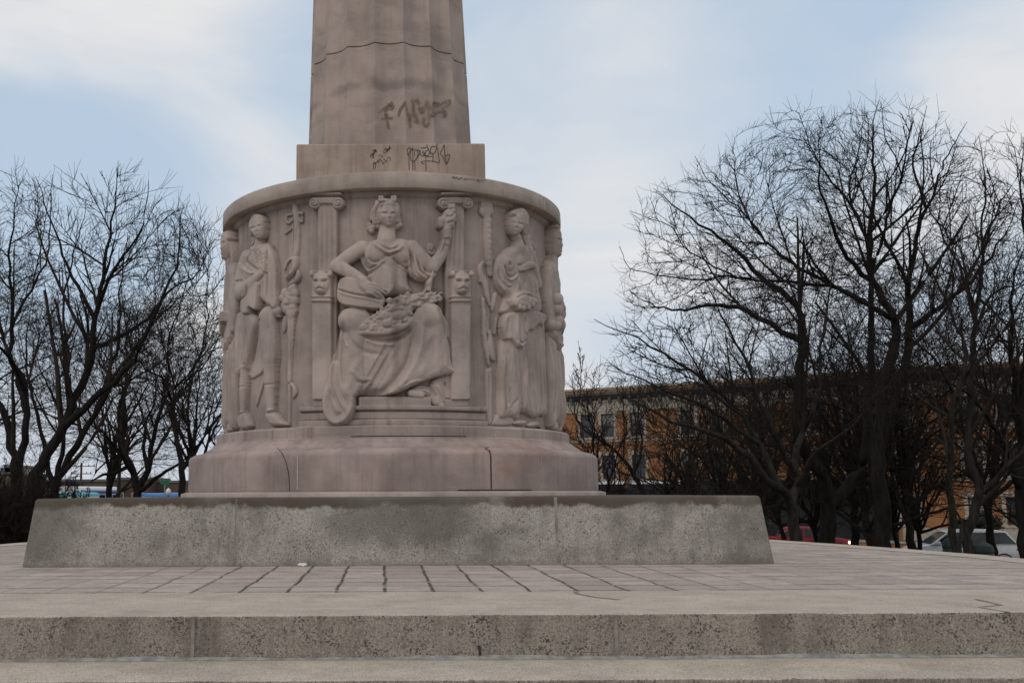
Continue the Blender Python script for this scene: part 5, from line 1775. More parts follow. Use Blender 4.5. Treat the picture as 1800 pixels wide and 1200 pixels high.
LG = 'bare trees at the left of the monument'
RG = 'bare trees at the right of the monument'
DK = [M['bark_dark'], M['twig_brown']]
GY = [M['bark_grey'], M['twig_dark']]  # paler trunks
RD = [M['bark_dark'], M['twig_dark']]

# left group
d = 30
b = gbase(30, d)
make_tree('bare_tree', b, [
    limb([Tl(52, 1120), Tl(45, 1040), Tl(20, 930), Tl(-20, 850), Tl(-70, 740), Tl(-90, 560), Tl(-80, 380)], d, d + 2, 26, 5, b),
    limb([Tl(60, 1110), Tl(88, 980), Tl(84, 830), Tl(40, 720), Tl(45, 560), Tl(30, 380), Tl(50, 230), Tl(60, 120)], d, d - 1, 20, 3),
    limb([Tl(84, 830), Tl(60, 760), Tl(10, 700), Tl(-40, 620), Tl(-60, 450)], d, d - 3, 12, 3),
    limb([Tl(60, 620), Tl(100, 500), Tl(160, 380), Tl(170, 230), Tl(175, 110)], d, d + 3, 11, 2.5),
    limb([Tl(80, 900), Tl(60, 800), Tl(-10, 560), Tl(-10, 350)], d, d + 4, 11, 2.5)],
    'bare dark tree at the left edge of the photo, trunk forking low into two', 101, DK, LG, crowns=crown_px(d, (15, 460, 95, 170), (-60, 560, 90, 160), (60, 560, 60, 120)))
d = 27
b = gbase(48, d)
make_tree('bare_tree', b, [
    limb([Tl(105, 1150), Tl(180, 1010), Tl(235, 900), Tl(305, 750), Tl(320, 600), Tl(345, 450), Tl(375, 290), Tl(395, 90)], d, d, 31, 2.5, b),
    limb([Tl(200, 960), Tl(330, 850), Tl(440, 735), Tl(520, 570), Tl(590, 400), Tl(620, 210)], d, d - 2, 22, 2.5),
    limb([Tl(320, 705), Tl(400, 655), Tl(490, 595), Tl(560, 500), Tl(660, 440), Tl(715, 330)], d, d + 3, 15, 2.5),
    limb([Tl(320, 590), Tl(250, 460), Tl(190, 310), Tl(150, 200), Tl(120, 110)], d, d + 2, 11, 2),
    limb([Tl(345, 520), Tl(400, 400), Tl(470, 300), Tl(500, 130)], d, d - 2, 10, 2),
    limb([Tl(235, 900), Tl(225, 700), Tl(215, 520), Tl(260, 330), Tl(290, 200)], d, d + 4, 9, 2)],
    'bare dark tree leaning right over the left end of the granite plinth', 102, DK, LG, crowns=crown_px(d, (120, 420, 90, 125), (205, 430, 85, 145), (265, 450, 75, 120), (170, 590, 120, 90)))
d = 32
b = gbase(88, d)
make_tree('bare_tree', b, [
    limb([Tl(178, 1180), Tl(230, 1060), Tl(300, 940), Tl(370, 820), Tl(430, 740), Tl(480, 640), Tl(560, 560), Tl(650, 470)], d, d + 1, 22, 3, b),
    limb([Tl(190, 1140), Tl(215, 1000), Tl(200, 900), Tl(150, 800), Tl(110, 700)], d, d + 2, 11, 3),
    limb([Tl(165, 1150), Tl(155, 1060), Tl(130, 930), Tl(95, 800), Tl(90, 650), Tl(110, 500)], d, d + 3, 12, 2.5),
    limb([Tl(290, 960), Tl(350, 830), Tl(400, 640), Tl(400, 480), Tl(430, 300)], d, d + 3, 11, 2)],
    'slimmer bare tree with twin stems behind the leaning one at the left', 103, DK, LG, crowns=crown_px(d, (290, 480, 90, 120, .9, 1), (250, 610, 110, 100), (95, 620, 70, 120)))
d = 37
b = gbase(240, d)
make_tree('bare_tree', b, [
    limb([Tl(458, 1180), Tl(440, 1100), Tl(410, 1020), Tl(400, 900), Tl(425, 790), Tl(420, 640), Tl(450, 500)], d, d + 2, 20, 3, b),
    limb([Tl(462, 1160), Tl(500, 1080), Tl(520, 960), Tl(560, 850), Tl(640, 760), Tl(700, 640)], d, d, 13, 3),
    limb([Tl(470, 1160), Tl(540, 1110), Tl(620, 1060), Tl(690, 980)], d, d - 3, 10, 2.5),
    limb([Tl(445, 1110), Tl(380, 1010), Tl(330, 960), Tl(300, 900)], d, d - 2, 10, 2.5),
    limb([Tl(248, 1190), Tl(300, 1130), Tl(360, 1070), Tl(400, 1040)], d, d, 9, 5),
    limb([Tl(480, 1100), Tl(480, 980), Tl(520, 850), Tl(510, 700)], d, d + 3, 10, 2)],
    'bare tree with branches spreading from near the ground, behind the plinth at left', 104, DK, LG, crowns=crown_px(d, (235, 640, 85, 120), (310, 690, 80, 100), (190, 740, 70, 70)))
d = 34
b = gbase(322, d)
make_tree('bare_tree', b, [
    limb([Tl(615, 1180), Tl(606, 1060), Tl(580, 930), Tl(590, 860), Tl(640, 780), Tl(690, 740), Tl(740, 640)], d, d + 2, 19, 3, b),
    limb([Tl(590, 880), Tl(550, 800), Tl(500, 760), Tl(460, 740), Tl(400, 690)], d, d - 3, 14, 3),
    limb([Tl(600, 880), Tl(660, 740), Tl(690, 600), Tl(700, 420), Tl(705, 300)], d, d + 1, 13, 2.5),
    limb([Tl(545, 790), Tl(560, 680), Tl(600, 560), Tl(640, 400), Tl(650, 260)], d, d - 2, 11, 2),
    limb([Tl(640, 1080), Tl(700, 960), Tl(780, 860), Tl(840, 700)], d, d + 3, 11, 2.5)],
    'bare tree with a thick crooked trunk close beside the carved drum at left', 105, DK, LG, crowns=crown_px(d, (335, 470, 75, 115), (350, 600, 85, 130), (270, 600, 60, 80), (400, 640, 60, 110)))
for k, (px, d, h, fk, sp_, sd, lab) in enumerate(((-60, 42, 13, 3.0, 5.5, 106, 'tall bare tree standing farther back past the left edge'), (190, 50, 11.5, 2.5, 5.5, 107, 'distant bare tree behind the leaning left tree'),
                                                 (345, 52, 12.5, 2.6, 5.5, 108, 'distant bare tree half hidden behind the drum at left'))):
    b = gbase(px, d)
    make_tree('bare_tree', b, auto_limbs(b, fk, sp_ * .8, h * .85, 8, .22, sd), lab, sd, DK, LG, crowns=auto_crown(b, fk, sp_, h, sd), dens=7, kill=.40, step=.3, side=(8, 5))

# right group
d = 25
b = gbase(1398, d)
make_tree('bare_tree', b, [
    limb([(1396, 930), (1392, 885), (1375, 862), (1340, 835), (1305, 790), (1270, 765), (1200, 745), (1140, 720), (1085, 690)], d, d - 2, 27, 3, b),
    limb([(1394, 900), (1402, 860), (1398, 800), (1420, 740), (1440, 660), (1450, 560), (1470, 450)], d, d + 2, 20, 3),
    limb([(1345, 838), (1330, 770), (1280, 700), (1210, 650), (1130, 600), (1060, 570), (1045, 560)], d, d - 1, 13, 2.5),
    limb([(1300, 785), (1250, 720), (1180, 690), (1110, 660), (1060, 640)], d, d - 3, 10, 2.5),
    limb([(1398, 820), (1350, 740), (1310, 640), (1270, 560), (1230, 480)], d, d - 1, 13, 2.5),
    limb([(1404, 850), (1440, 790), (1500, 750), (1540, 690)], d, d - 2, 12, 3)],
    'bare tree with a pale grey trunk just right of the granite plinth', 201, GY, RG, crowns=crown_px(d, (1200, 640, 130, 70), (1300, 600, 110, 90), (1400, 560, 110, 120), (1120, 620, 60, 60), (1500, 680, 70, 60)))
d = 33
b = gbase(1450, d)
make_tree('bare_tree', b, [
    limb([(1452, 950), (1456, 890), (1448, 840), (1420, 800), (1400, 740), Tp(850, 900), Tp(720, 760), Tp(560, 600), Tp(400, 500), Tp(285, 390)], d, d - 3, 34, 2.5, b),
    limb([(1460, 890), (1492, 850), (1520, 800), Tq(290, 860), Tq(285, 700), Tq(270, 600), Tq(230, 500), Tq(150, 380), Tq(50, 240), Tq(20, 150)], d, d, 26, 2.5),
    limb([Tq(285, 720), Tq(330, 600), Tq(360, 470), Tq(400, 330), Tq(340, 190), Tq(330, 60)], d, d + 2, 17, 2),
    limb([Tp(880, 800), Tp(750, 640), Tp(640, 500), Tp(520, 400), Tp(440, 270)], d, d - 2, 14, 2),
    limb([Tp(850, 900), Tp(600, 740), Tp(360, 740), Tp(200, 700), Tp(150, 620)], d, d - 4, 13, 2),
    limb([Tp(780, 1000), Tp(600, 850), Tp(350, 860), Tp(190, 800)], d, d - 5, 12, 2),
    limb([Tp(640, 640), Tp(620, 460), Tp(600, 330), Tp(590, 200)], d, d, 10, 2),
    limb([Tp(500, 790), Tp(420, 640), Tp(340, 540), Tp(190, 480)], d, d - 2, 10, 2),
    limb([Tq(250, 560), Tq(200, 400), Tq(240, 250), Tq(260, 90)], d, d + 1, 11, 2)],
    'broad bare tree with a dark forked trunk behind the pale trunk at right', 202, RD, RG, crowns=crown_px(d, (1215, 420, 95, 110), (1300, 350, 100, 90), (1390, 330, 100, 110), (1330, 480, 170, 110), (1180, 520, 90, 70), (1420, 280, 90, 90), (1500, 300, 70, 110)))
d = 31
b = gbase(1550, d)
make_tree('bare_tree', b, [
    limb([(1552, 950), (1548, 880), (1545, 800), Tq(330, 1180), Tq(370, 1000), Tq(380, 900), Tq(300, 770), Tq(280, 600), Tq(300, 400), Tq(290, 200), Tq(320, 50)], d, d, 36, 2.5, b),
    limb([(1546, 800), Tq(420, 1050), Tq(430, 900), Tq(430, 760), Tq(460, 600), Tq(490, 460), Tq(450, 300), Tq(500, 80)], d, d + 1, 22, 2.5),
    limb([Tq(470, 500), Tq(540, 380), Tq(590, 250), Tq(660, 140)], d, d + 2, 11, 2),
    limb([Tq(430, 920), Tq(560, 840), Tq(680, 740), Tq(800, 580), Tq(860, 420)], d, d - 3, 16, 2.5),
    limb([Tq(300, 800), Tq(180, 640), Tq(120, 480), Tq(80, 330), Tq(100, 170)], d, d - 3, 13, 2),
    limb([Tq(380, 900), Tq(260, 830), Tq(140, 760), Tq(20, 620), Tq(-60, 520)], d, d - 4, 12, 2),
    limb([Tq(360, 560), Tq(380, 420), Tq(420, 260), Tq(440, 120)], d, d - 1, 10, 2)],
    'tallest bare tree with a thick straight black trunk, in the middle of the right group', 203, RD, RG, crowns=crown_px(d, (1545, 290, 90, 110), (1480, 320, 90, 110), (1620, 290, 75, 95), (1550, 430, 140, 110), (1690, 380, 90, 120)))
d = 26
b = gbase(1680, d)
make_tree('bare_tree', b, [
    limb([(1678, 960), (1672, 900), (1670, 840), (1672, 780), Tq(600, 1250), Tq(640, 1000), Tq(560, 800), Tq(480, 640), Tq(390, 520)], d, d - 2, 17, 3, b),
    limb([(1690, 965), (1692, 930), (1680, 890)], d, d, 9, 8),
    limb([(1672, 880), (1650, 840), (1620, 790), (1590, 740), (1540, 700)], d, d - 3, 10, 2.5),
    limb([(1672, 800), Tq(640, 1150), Tq(720, 980), Tq(760, 800), Tq(740, 620)], d, d + 1, 14, 2.5),
    limb([Tq(600, 1200), Tq(540, 1060), Tq(420, 960), Tq(300, 930), Tq(180, 960)], d, d - 2, 11, 2)],
    'bare tree with slim pale twin stems left of the silver minivan windows', 204, GY, RG, crowns=crown_px(d, (1600, 590, 110, 120), (1680, 540, 80, 120), (1560, 670, 90, 70)))
d = 27
b = gbase(1702, d)
make_tree('bare_tree', b, [
    limb([(1700, 965), (1708, 920), (1714, 880), (1722, 860), (1712, 830), (1700, 780), Tq(680, 1200), Tq(680, 960), Tq(710, 720), Tq(710, 560), Tq(730, 400), Tq(700, 200)], d, d, 21, 2.5, b),
    limb([(1722, 866), (1745, 846), (1765, 820), (1800, 790), (1850, 740)], d, d - 1, 17, 3),
    limb([(1735, 855), (1770, 835), (1800, 838), (1860, 830)], d, d + 2, 10, 2.5),
    limb([Tq(690, 940), Tq(620, 700), Tq(540, 540), Tq(490, 430), Tq(480, 300)], d, d + 1, 14, 2),
    limb([Tq(710, 840), Tq(780, 900), Tq(840, 1000), Tq(900, 1060)], d, d - 2, 12, 2),
    limb([Tq(690, 960), Tq(760, 800), Tq(860, 760), Tq(960, 700)], d, d + 2, 12, 2),
    limb([Tq(715, 600), Tq(790, 440), Tq(850, 330), Tq(800, 190)], d, d, 11, 2)],
    'bare tree with a leaning brown trunk and low side branch before the silver minivan', 205, GY, RG, crowns=crown_px(d, (1720, 400, 80, 130), (1740, 530, 100, 120), (1800, 480, 70, 120), (1790, 740, 70, 70), (1690, 330, 60, 90)))
d = 29
b = gbase(1800, d)
make_tree('bare_tree', b, [
    limb([(1800, 940), (1796, 880), (1800, 800), Tq(860, 1200), Tq(900, 900), Tq(880, 600), Tq(860, 400), Tq(870, 200)], d, d, 30, 2.5, b),
    limb([(1798, 800), Tq(840, 1200), Tq(830, 1000), Tq(830, 760), Tq(900, 560)], d, d - 2, 18, 2.5),
    limb([(1800, 850), (1775, 800), (1740, 740), (1700, 690), (1640, 660)], d, d - 3, 14, 2.5),
    limb([(1800, 880), (1840, 820), (1880, 700)], d, d, 14, 2.5)],
    'bare dark tree at the right edge of the photo', 206, RD, RG, crowns=crown_px(d, (1800, 330, 75, 100), (1830, 480, 90, 140), (1740, 640, 90, 90), (1850, 660, 90, 120)))
for k, (px, d, h, fk, sp_, sd, lab) in enumerate(((1595, 38, 12, 2.8, 5.2, 207, 'bare tree with a thin dark trunk right of the thick black one'), (1500, 42, 14.5, 3.0, 6.5, 208, 'bare tree farther back between the forked and the black trunk'),
                                                 (1330, 46, 10, 2.4, 4.6, 209, 'bare tree in front of the brick building, over the right end of the plinth'), (1740, 44, 15, 3.0, 6.5, 210, 'bare tree farther back above the silver minivan'),
                                                 (1215, 50, 9.0, 2.2, 4.2, 211, 'low bare tree in front of the brick building windows'), (1522, 37, 9.0, 2.0, 4.6, 212, 'smaller bare tree low between the pale trunk and the thick black one'))):
    b = gbase(px, d)
    make_tree('bare_tree', b, auto_limbs(b, fk, sp_ * .8, h * .85, 9, .2, sd, low=.02), lab, sd, RD, RG, crowns=auto_crown(b, fk, sp_, h, sd), dens=3.6 if px < 1400 else 4.5, kill=.4, step=.28, side=(8, 5))
for k, (px, d, h, fk, sp_, sd, lab) in enumerate(((1185, 44, 7.0, 1.5, 3.8, 221, 'low spreading bare tree nearest the first brick windows'), (1372, 40, 8.2, 1.7, 3.6, 223, 'low bare tree just behind the right end of the plinth'), (1430, 44, 9.6, 1.8, 5.0, 224, 'low dense bare tree behind the forked dark trunk'),
                                                 (1570, 42, 9.8, 1.8, 5.0, 225, 'low dense bare tree behind the thick black trunk'), (1612, 44, 9.2, 1.8, 4.6, 226, 'low dense bare tree behind the minivan hood'), (1838, 38, 9.4, 1.8, 4.8, 227, 'low dense bare tree at the right edge behind the minivan'))):
    b = gbase(px, d)
    make_tree('bare_tree', b, auto_limbs(b, fk, sp_ * .8, h * .85, 9, .13, sd, low=.0), lab, sd, RD, RG, crowns=auto_crown(b, fk, sp_, h, sd), dens=3.2 if px < 1400 else 4, kill=.4, step=.26, side=(9, 5))
# slender leaning tree by the first windows, and the sapling beside the drum
d = 40
b = gbase(1138, d)
make_tree('bare_tree', b, [
    limb([(1130, 868), (1112, 830), (1090, 800), (1060, 775), (1025, 755), (1010, 730), (1012, 690)], d, d, 15, 2.5, b),
    limb([(1085, 797), (1060, 780), (1020, 790)], d, d - 1, 7, 2), limb([(1010, 740), (1018, 690), (1020, 640), (1016, 600)], d, d, 4, 1.2),
    limb([(1112, 830), (1130, 780), (1120, 720), (1140, 660)], d, d + 1, 8, 2)],
    'slender bare tree leaning left toward the drum in front of the first windows', 213, RD, RG, crowns=crown_px(d, (1070, 700, 50, 45), (1120, 700, 45, 50), (1020, 660, 16, 50), (1050, 760, 40, 25)), dens=7)
d = 21
tp = [(1125, 690), (1090, 640), (1065, 592), (1042, 562), (1030, 552)]
for k, (px, d, h, sp_, sd, lab) in enumerate(((1050, 36, 7.0, 1.8, 214, 'thin bare sapling beside the right side of the drum'), (1260, 34, 7.5, 3.6, 215, 'low twiggy bare tree right of the drum'))):
    b = gbase(px, d)
    make_tree('bare_tree', b, auto_limbs(b, 1.2, sp_ * .7, h * .85, 8, .09, sd, low=.05), lab, sd, RD, RG, crowns=auto_crown(b, 1.2, sp_, h, sd), dens=7)

# twiggy shrub at the left
def shrub(px, d, h, rad, seed, label, n=26, name='bare_shrub', group=None):
    b = gbase(px, d); q = np.random.default_rng(seed); L_ = []
    for i in range(n):
        az = q.uniform(0, 6.28); rr_ = rad * math.sqrt(q.uniform(0, 1)); hh = h * q.uniform(.7, 1.0) * (1 - .25 * (rr_ / rad) ** 2)
        st = b + np.array([rr_ * .55 * math.cos(az), rr_ * .55 * math.sin(az), 0]); tip = b + np.array([rr_ * math.cos(az), rr_ * math.sin(az), hh])
        L_.append(([st, st * .5 + tip * .5 + q.normal(size=3) * .12, tip], .03, .006))
    return bush(name, b, L_, label, seed, RD, group, up=.03)
shrub(-12, 20, 2.85, 1.3, 301, 'dense bare twiggy shrub at the left edge below the forked tree', 40, group='bare shrubs at the left')
shrub(-110, 21, 2.9, 1.4, 302, 'dense bare shrub just past the left edge', 34, group='bare shrubs at the left')
shrub(55, 27, 2.75, 1.5, 303, 'bare shrub behind the left end of the plinth', 34, group='bare shrubs at the left')


# ------------------------------------------------------------------ the brick building on the right
m, nt, b = new_mat('orange_brick'); g = G(nt)
br = nt.nodes.new('ShaderNodeTexBrick'); br.inputs['Scale'].default_value = 1.0
br.inputs['Brick Width'].default_value = .22; br.inputs['Row Height'].default_value = .075; br.inputs['Mortar Size'].default_value = .008
br.inputs['Color1'].default_value = (.36, .152, .05, 1); br.inputs['Color2'].default_value = (.30, .122, .042, 1); br.inputs['Mortar'].default_value = (.22, .13, .07, 1)
cx = nt.nodes.new('ShaderNodeCombineXYZ'); x, y, z = g.xyz()
nt.links.new(x, cx.inputs[0]); nt.links.new(z, cx.inputs[1]); nt.links.new(cx.outputs[0], br.inputs['Vector'])
c = g.mix(g.rng(g.noise(.5, 4), .4, .7, 0, .35), br.outputs['Color'], (.17, .075, .035))
g.col(c, b); b.inputs['Roughness'].default_value = .9
M['brick'] = m
M['stone_trim'] = plain('pale_stone_trim', (.36, .31, .25), .85, var=.15)
M['cornice_grey'] = plain('dark_cornice', (.085, .075, .065), .85, var=.3)
M['sash'] = plain('dark_red_sash', (.10, .022, .022), .5)
M['glass'] = plain('window_glass', (.035, .042, .045), .08, var=.3, scale=.7)
M['blind'] = plain('window_blind', (.20, .20, .185), .7, var=.3, scale=1.5)
M['awn_dark'] = plain('navy_awning', (.006, .007, .014), .9)
M['awn_white'] = plain('white_awning_edge', (.55, .55, .55), .8)
M['black_front'] = plain('dark_shopfront', (.012, .012, .014), .35)
M['green_paint'] = plain('green_paint', (.004, .017, .011), .6)

BA = at_depth(1008, 700, 93.0); BB = at_depth(1650, 860, 77.0)
ba = np.array([BA[0], BA[1]]); bb = np.array([BB[0], BB[1]])
bd = (bb - ba) / np.linalg.norm(bb - ba)
BLD_S0, BLD_S1 = -14.0, 52.0
BLD_ANG = math.atan2(bd[1], bd[0])
gzb = -2.85
bld = thing('brick_building', 'long three storey orange brick building with pale window surrounds behind the right trees', 'building', (ba[0], ba[1], gzb), BLD_ANG)
# local: x along the facade (toward the right), +y away from the viewer, z up
def s_of(px, py):
    """facade position seen at a photo pixel"""
    r_ = ray(px, py); n = np.array([-bd[1], bd[0]])
    t = ((ba - CAM[:2]) @ n) / (r_[:2] @ n)
    p = CAM + r_ * t
    return (p[:2] - ba) @ bd, p[2] - gzb
zs = [s_of(1068, q)[1] for q in (768, 727, 842, 800, 698, 684, 716)]
W3 = (zs[0], zs[1]); W2 = (zs[2], zs[3])
pitch_ = W3[0] - W2[0]
W1 = (W2[0] - pitch_ + .1, W2[1] - pitch_)
ZTOP = zs[5]
wins = []
pxw3 = [s_of(q, 748)[0] for q in (1032, 1068, 1120)]
sw = [pxw3[0], pxw3[1]]
x_ = pxw3[2]; k = 0
alls = [pxw3[0] - 10.2, pxw3[0] - 7.9, pxw3[0] - 4.2, *pxw3]
step = [4.2, 2.3, 3.3]
while x_ < BLD_S1 - 5:
    x_ += (4.4, 2.35, 3.6)[k % 3]; alls.append(x_); k += 1
WW = .58
# wall: grid with real openings
xs = sorted({BLD_S0, BLD_S1, *[round(a - WW, 3) for a in alls], *[round(a + WW, 3) for a in alls]})
zl = sorted({0.0, W1[0], W1[1], W2[0], W2[1], W3[0], W3[1], ZTOP})
mb = MB()
for i in range(len(xs) - 1):
    xm = (xs[i] + xs[i + 1]) / 2
    for j in range(len(zl) - 1):
        zm = (zl[j] + zl[j + 1]) / 2
        op = any(abs(xm - a) < WW for a in alls) and any(w[0] < zm < w[1] for w in (W1, W2, W3))
        if not op: mb.add([(xs[i], 0, zl[j]), (xs[i + 1], 0, zl[j]), (xs[i + 1], 0, zl[j + 1]), (xs[i], 0, zl[j + 1])], [(0, 1, 2, 3)])
mb.add([(BLD_S0, 0, 0), (BLD_S0, 0, ZTOP), (BLD_S0, 16, ZTOP), (BLD_S0, 16, 0)], [(0, 1, 2, 3)])
mb.add([(BLD_S1, 0, 0), (BLD_S1, 16, 0), (BLD_S1, 16, ZTOP), (BLD_S1, 0, ZTOP)], [(0, 1, 2, 3)])
mb.add([(BLD_S0, 16, 0), (BLD_S0, 16, ZTOP), (BLD_S1, 16, ZTOP), (BLD_S1, 16, 0)], [(0, 1, 2, 3)])
mesh_obj('wall', mb.v, mb.f, M['brick'], bld)
mb = MB(); mb.box(BLD_S0 - .05, BLD_S1 + .05, -.06, 16.05, ZTOP, ZTOP + .18); mb.build('parapet_cap', M['stone_trim'], bld)
mb = MB(); mb.box(BLD_S0, BLD_S1, -.10, -.003, zs[6] - .35, zs[4] - .25); mb.build('frieze', M['stone_trim'], bld)
mb = MB(); mb.prism([(-.003, zs[4] - .25), (-.35, zs[4] + .05), (-.5, zs[4] + .2), (-.5, zs[4] + .42), (-.003, zs[4] + .5)], 'x', BLD_S0 - .1, BLD_S1 + .1)
n_br = int((BLD_S1 - BLD_S0) / .9)
for i in range(n_br): mb.box(BLD_S0 + .3 + .9 * i, BLD_S0 + .55 + .9 * i, -.42, -.11, zs[4] - .5, zs[4] - .02)
mb.build('bracketed_cornice', M['cornice_grey'], bld)
mb = MB(); mb.box(BLD_S0, BLD_S1, -.08, -.003, W2[0] - .42, W2[0] - .22); mb.box(BLD_S0, BLD_S1, -.06, -.003, W3[0] - .42, W3[0] - .25); mb.build('string_course', M['stone_trim'], bld)
# stone base at the right, dark shopfronts with awnings along the middle and left
sR = s_of(1585, 900)[0]
mb = MB(); mb.box(sR, BLD_S1, -.09, -.003, 0, W1[0] - .25); mb.build('stone_base', M['stone_trim'], bld)
rw = random.Random(9)
proto = None
def window(a, z0, z1, blind):
    h = z1 - z0
    f = MB()
    t = .09
    for x0, x1, q0, q1 in ((-WW, -WW + t, 0, h), (WW - t, WW, 0, h), (-WW + t, WW - t, 0, t), (-WW + t, WW - t, h - t, h), (-WW + t, WW - t, h * .48, h * .48 + t)):
        f.box(x0, x1, .10, .20, q0, q1)
    w = f.build('window', M['sash'], bld)
    w.location = (a, 0, z0)
    p = MB(); p.box(-WW + t, WW - t, .15, .16, t, h - t); p.build('pane', M['glass'], w)
    if blind:
        p = MB(); hb = h * blind; p.box(-WW + t + .02, WW - t - .02, .125, .135, h - t - hb, h - t); p.build('blind', M['blind'], w)
    s = MB()
    s.box(-WW - .26, -WW, -.05, .10, -.0, h); s.box(WW, WW + .26, -.05, .10, 0, h); s.box(-WW - .32, WW + .32, -.07, .10, h, h + .34); s.box(-WW - .34, WW + .34, -.12, .10, -.2, 0)
    s.build('surround', M['stone_trim'], w)
for a in alls:
    for w in (W3, W2, W1):
        if w is W1 and a < sR: continue
        window(a, w[0], w[1], rw.choice((0, .3, .45, 0, .5)))
s1, s2 = BLD_S0 + .2, sR - .3
mb = MB(); mb.box(s1, s2, -.12, -.004, .0, W2[0] - .8); mb.build('shopfront', M['black_front'], bld)
n_sh = int((s2 - s1) / 3.2)
for i in range(n_sh):
    p = MB(); a = s1 + .25 + i * (s2 - s1) / n_sh; p.box(a, a + (s2 - s1) / n_sh - .5, -.15, -.125, .5, W2[0] - 1.5); p.build('shop_window', M['black_front'], bld)
ze = s_of(1075, 853)[1]
for i, (qa, qb, col) in enumerate(((1000, 1100, 'awn_dark'), (1110, 1200, 'awn_dark'), (1215, 1330, 'awn_dark'), (1345, 1480, 'awn_dark'), (1490, 1570, 'awn_dark'))):
    a, b_ = s_of(qa, 855)[0], s_of(qb, 855)[0]
    p = MB(); p.prism([(-.13, ze + .35), (-1.3, ze - .35), (-1.3, ze - .75), (-1.22, ze - .75), (-.13, ze + .1)], 'x', a, b_, 0); aw = p.build('awning', M[col], bld)
    if i < 2:
        p = MB(); p.add([(a, -.14, ze + .36), (b_, -.14, ze + .36), (b_, -.55, ze + .11), (a, -.55, ze + .11)], [(0, 1, 2, 3)]); p.build('white_band', M['awn_white'], aw)
p = MB(); sp_ = s_of(1118, 720)[0]; p.tube([(sp_, -.62, zs[4] - .3), (sp_, -.62, zs[4] - 1.4), (sp_, -.2, zs[4] - 1.9), (sp_, -.15, .2)], .06); p.build('drainpipe', M['green_paint'], bld)

# low orange wall in front of the building, with a pale cap
wa, wb = at_depth(1380, 945, 66), at_depth(1640, 950, 58)
L_ = math.hypot(wb[0] - wa[0], wb[1] - wa[1]); an = math.atan2(wb[1] - wa[1], wb[0] - wa[0])
wl = thing('garden_wall', 'low orange brick wall with a pale cap in front of the dark shopfront', 'wall', (wa[0], wa[1], ground_z(wb[0], wb[1]) - .05), an)
mb = MB(); mb.box(0, L_, 0, .3, 0, .72); mb.build('wall_body', M['brick'], wl)
mb = MB(); mb.box(-.04, L_ + .04, -.04, .34, .72, .82); mb.build('wall_cap', M['stone_trim'], wl)

# clipped dark hedges along the building foot
def leafy(name, boxes, mat, label, seed, n, cat='hedge', group=None, size=.09):
    q = np.random.default_rng(seed); C_ = []
    for (x0, x1, y0, y1, z0, z1) in boxes:
        k = int(n * (x1 - x0) / sum(b[1] - b[0] for b in boxes))
        P = np.stack([q.uniform(x0, x1, k), q.uniform(y0, y1, k), z0 + (z1 - z0) * q.uniform(0, 1, k) ** .6], 1)
        P[:, 2] += .12 * np.sin(P[:, 0] * 2.1) + q.normal(size=k) * .05
        C_.append(P)
    P = np.concatenate(C_); k = len(P)
    a = q.normal(size=(k, 3)); a /= np.linalg.norm(a, axis=1, keepdims=True); b_ = np.cross(a, q.normal(size=(k, 3))); b_ /= np.linalg.norm(b_, axis=1, keepdims=True)
    s = size * q.uniform(.6, 1.3, (k, 1))
    V = np.stack([P - a * s, P - b_ * s * .6, P + a * s, P + b_ * s * .6], 1).reshape(-1, 3)
    o = big_mesh(name, V, np.arange(4 * k).reshape(k, 4), mat, None, smooth=False)
    return tag(o, label, cat, group)
M['hedge'] = plain('dark_evergreen', (.018, .024, .014), .9, var=.5, scale=1.0)
h0 = at_depth(1100, 900, 76); h1 = at_depth(1345, 900, 66)
L_ = math.hypot(h1[0] - h0[0], h1[1] - h0[1]); an = math.atan2(h1[1] - h0[1], h1[0] - h0[0])
hd = leafy('hedge', [(0, L_, -.5, .5, 0, 2.7)], M['hedge'], 'dark hedge at the foot of the brick building behind the plinth end', 7, 16000)
hd.location = (h0[0], h0[1], gzb); hd.rotation_euler = (0, 0, an)
hh = at_depth(1716, 918, 66)
hb_ = leafy('hedge', [(-1.4, 1.4, -.6, .6, 0, 1.9)], M['hedge'], 'small round dark hedge by the pale stone base above the silver minivan', 8, 3500)
hb_.location = (hh[0], hh[1], gzb)

# ------------------------------------------------------------------ vehicles
M['silver'] = plain('silver_paint', (.60, .60, .61), .25, .15, var=.05)
M['red_paint'] = plain('dark_red_paint', (.19, .008, .014), .25, .1, var=.1)
M['blue_paint'] = plain('blue_paint', (.02, .035, .16), .3, .1, var=.1)
M['white_paint'] = plain('white_paint', (.62, .62, .64), .35, var=.05)
M['cyan_paint'] = plain('turquoise_paint', (.06, .38, .44), .35, var=.1)
M['auto_glass'] = plain('tinted_glass', (.012, .016, .018), .05, var=.1)
M['rubber'] = plain('tyre_rubber', (.014, .014, .014), .85)
M['alloy'] = plain('wheel_alloy', (.32, .32, .33), .35, .7)
M['black_trim'] = plain('black_trim', (.016, .016, .017), .5)
M['tail'] = plain('tail_lamp_red', (.32, .012, .012), .25)
M['lamp_on'] = plain('headlamp_lit', (.9, .8, .6), .3, emit=((1.0, .78, .45), 5.0))
M['lamp_off'] = plain('headlamp_clear', (.5, .5, .48), .15)
M['bus_blue'] = plain('bus_blue', (.02, .06, .30), .4)


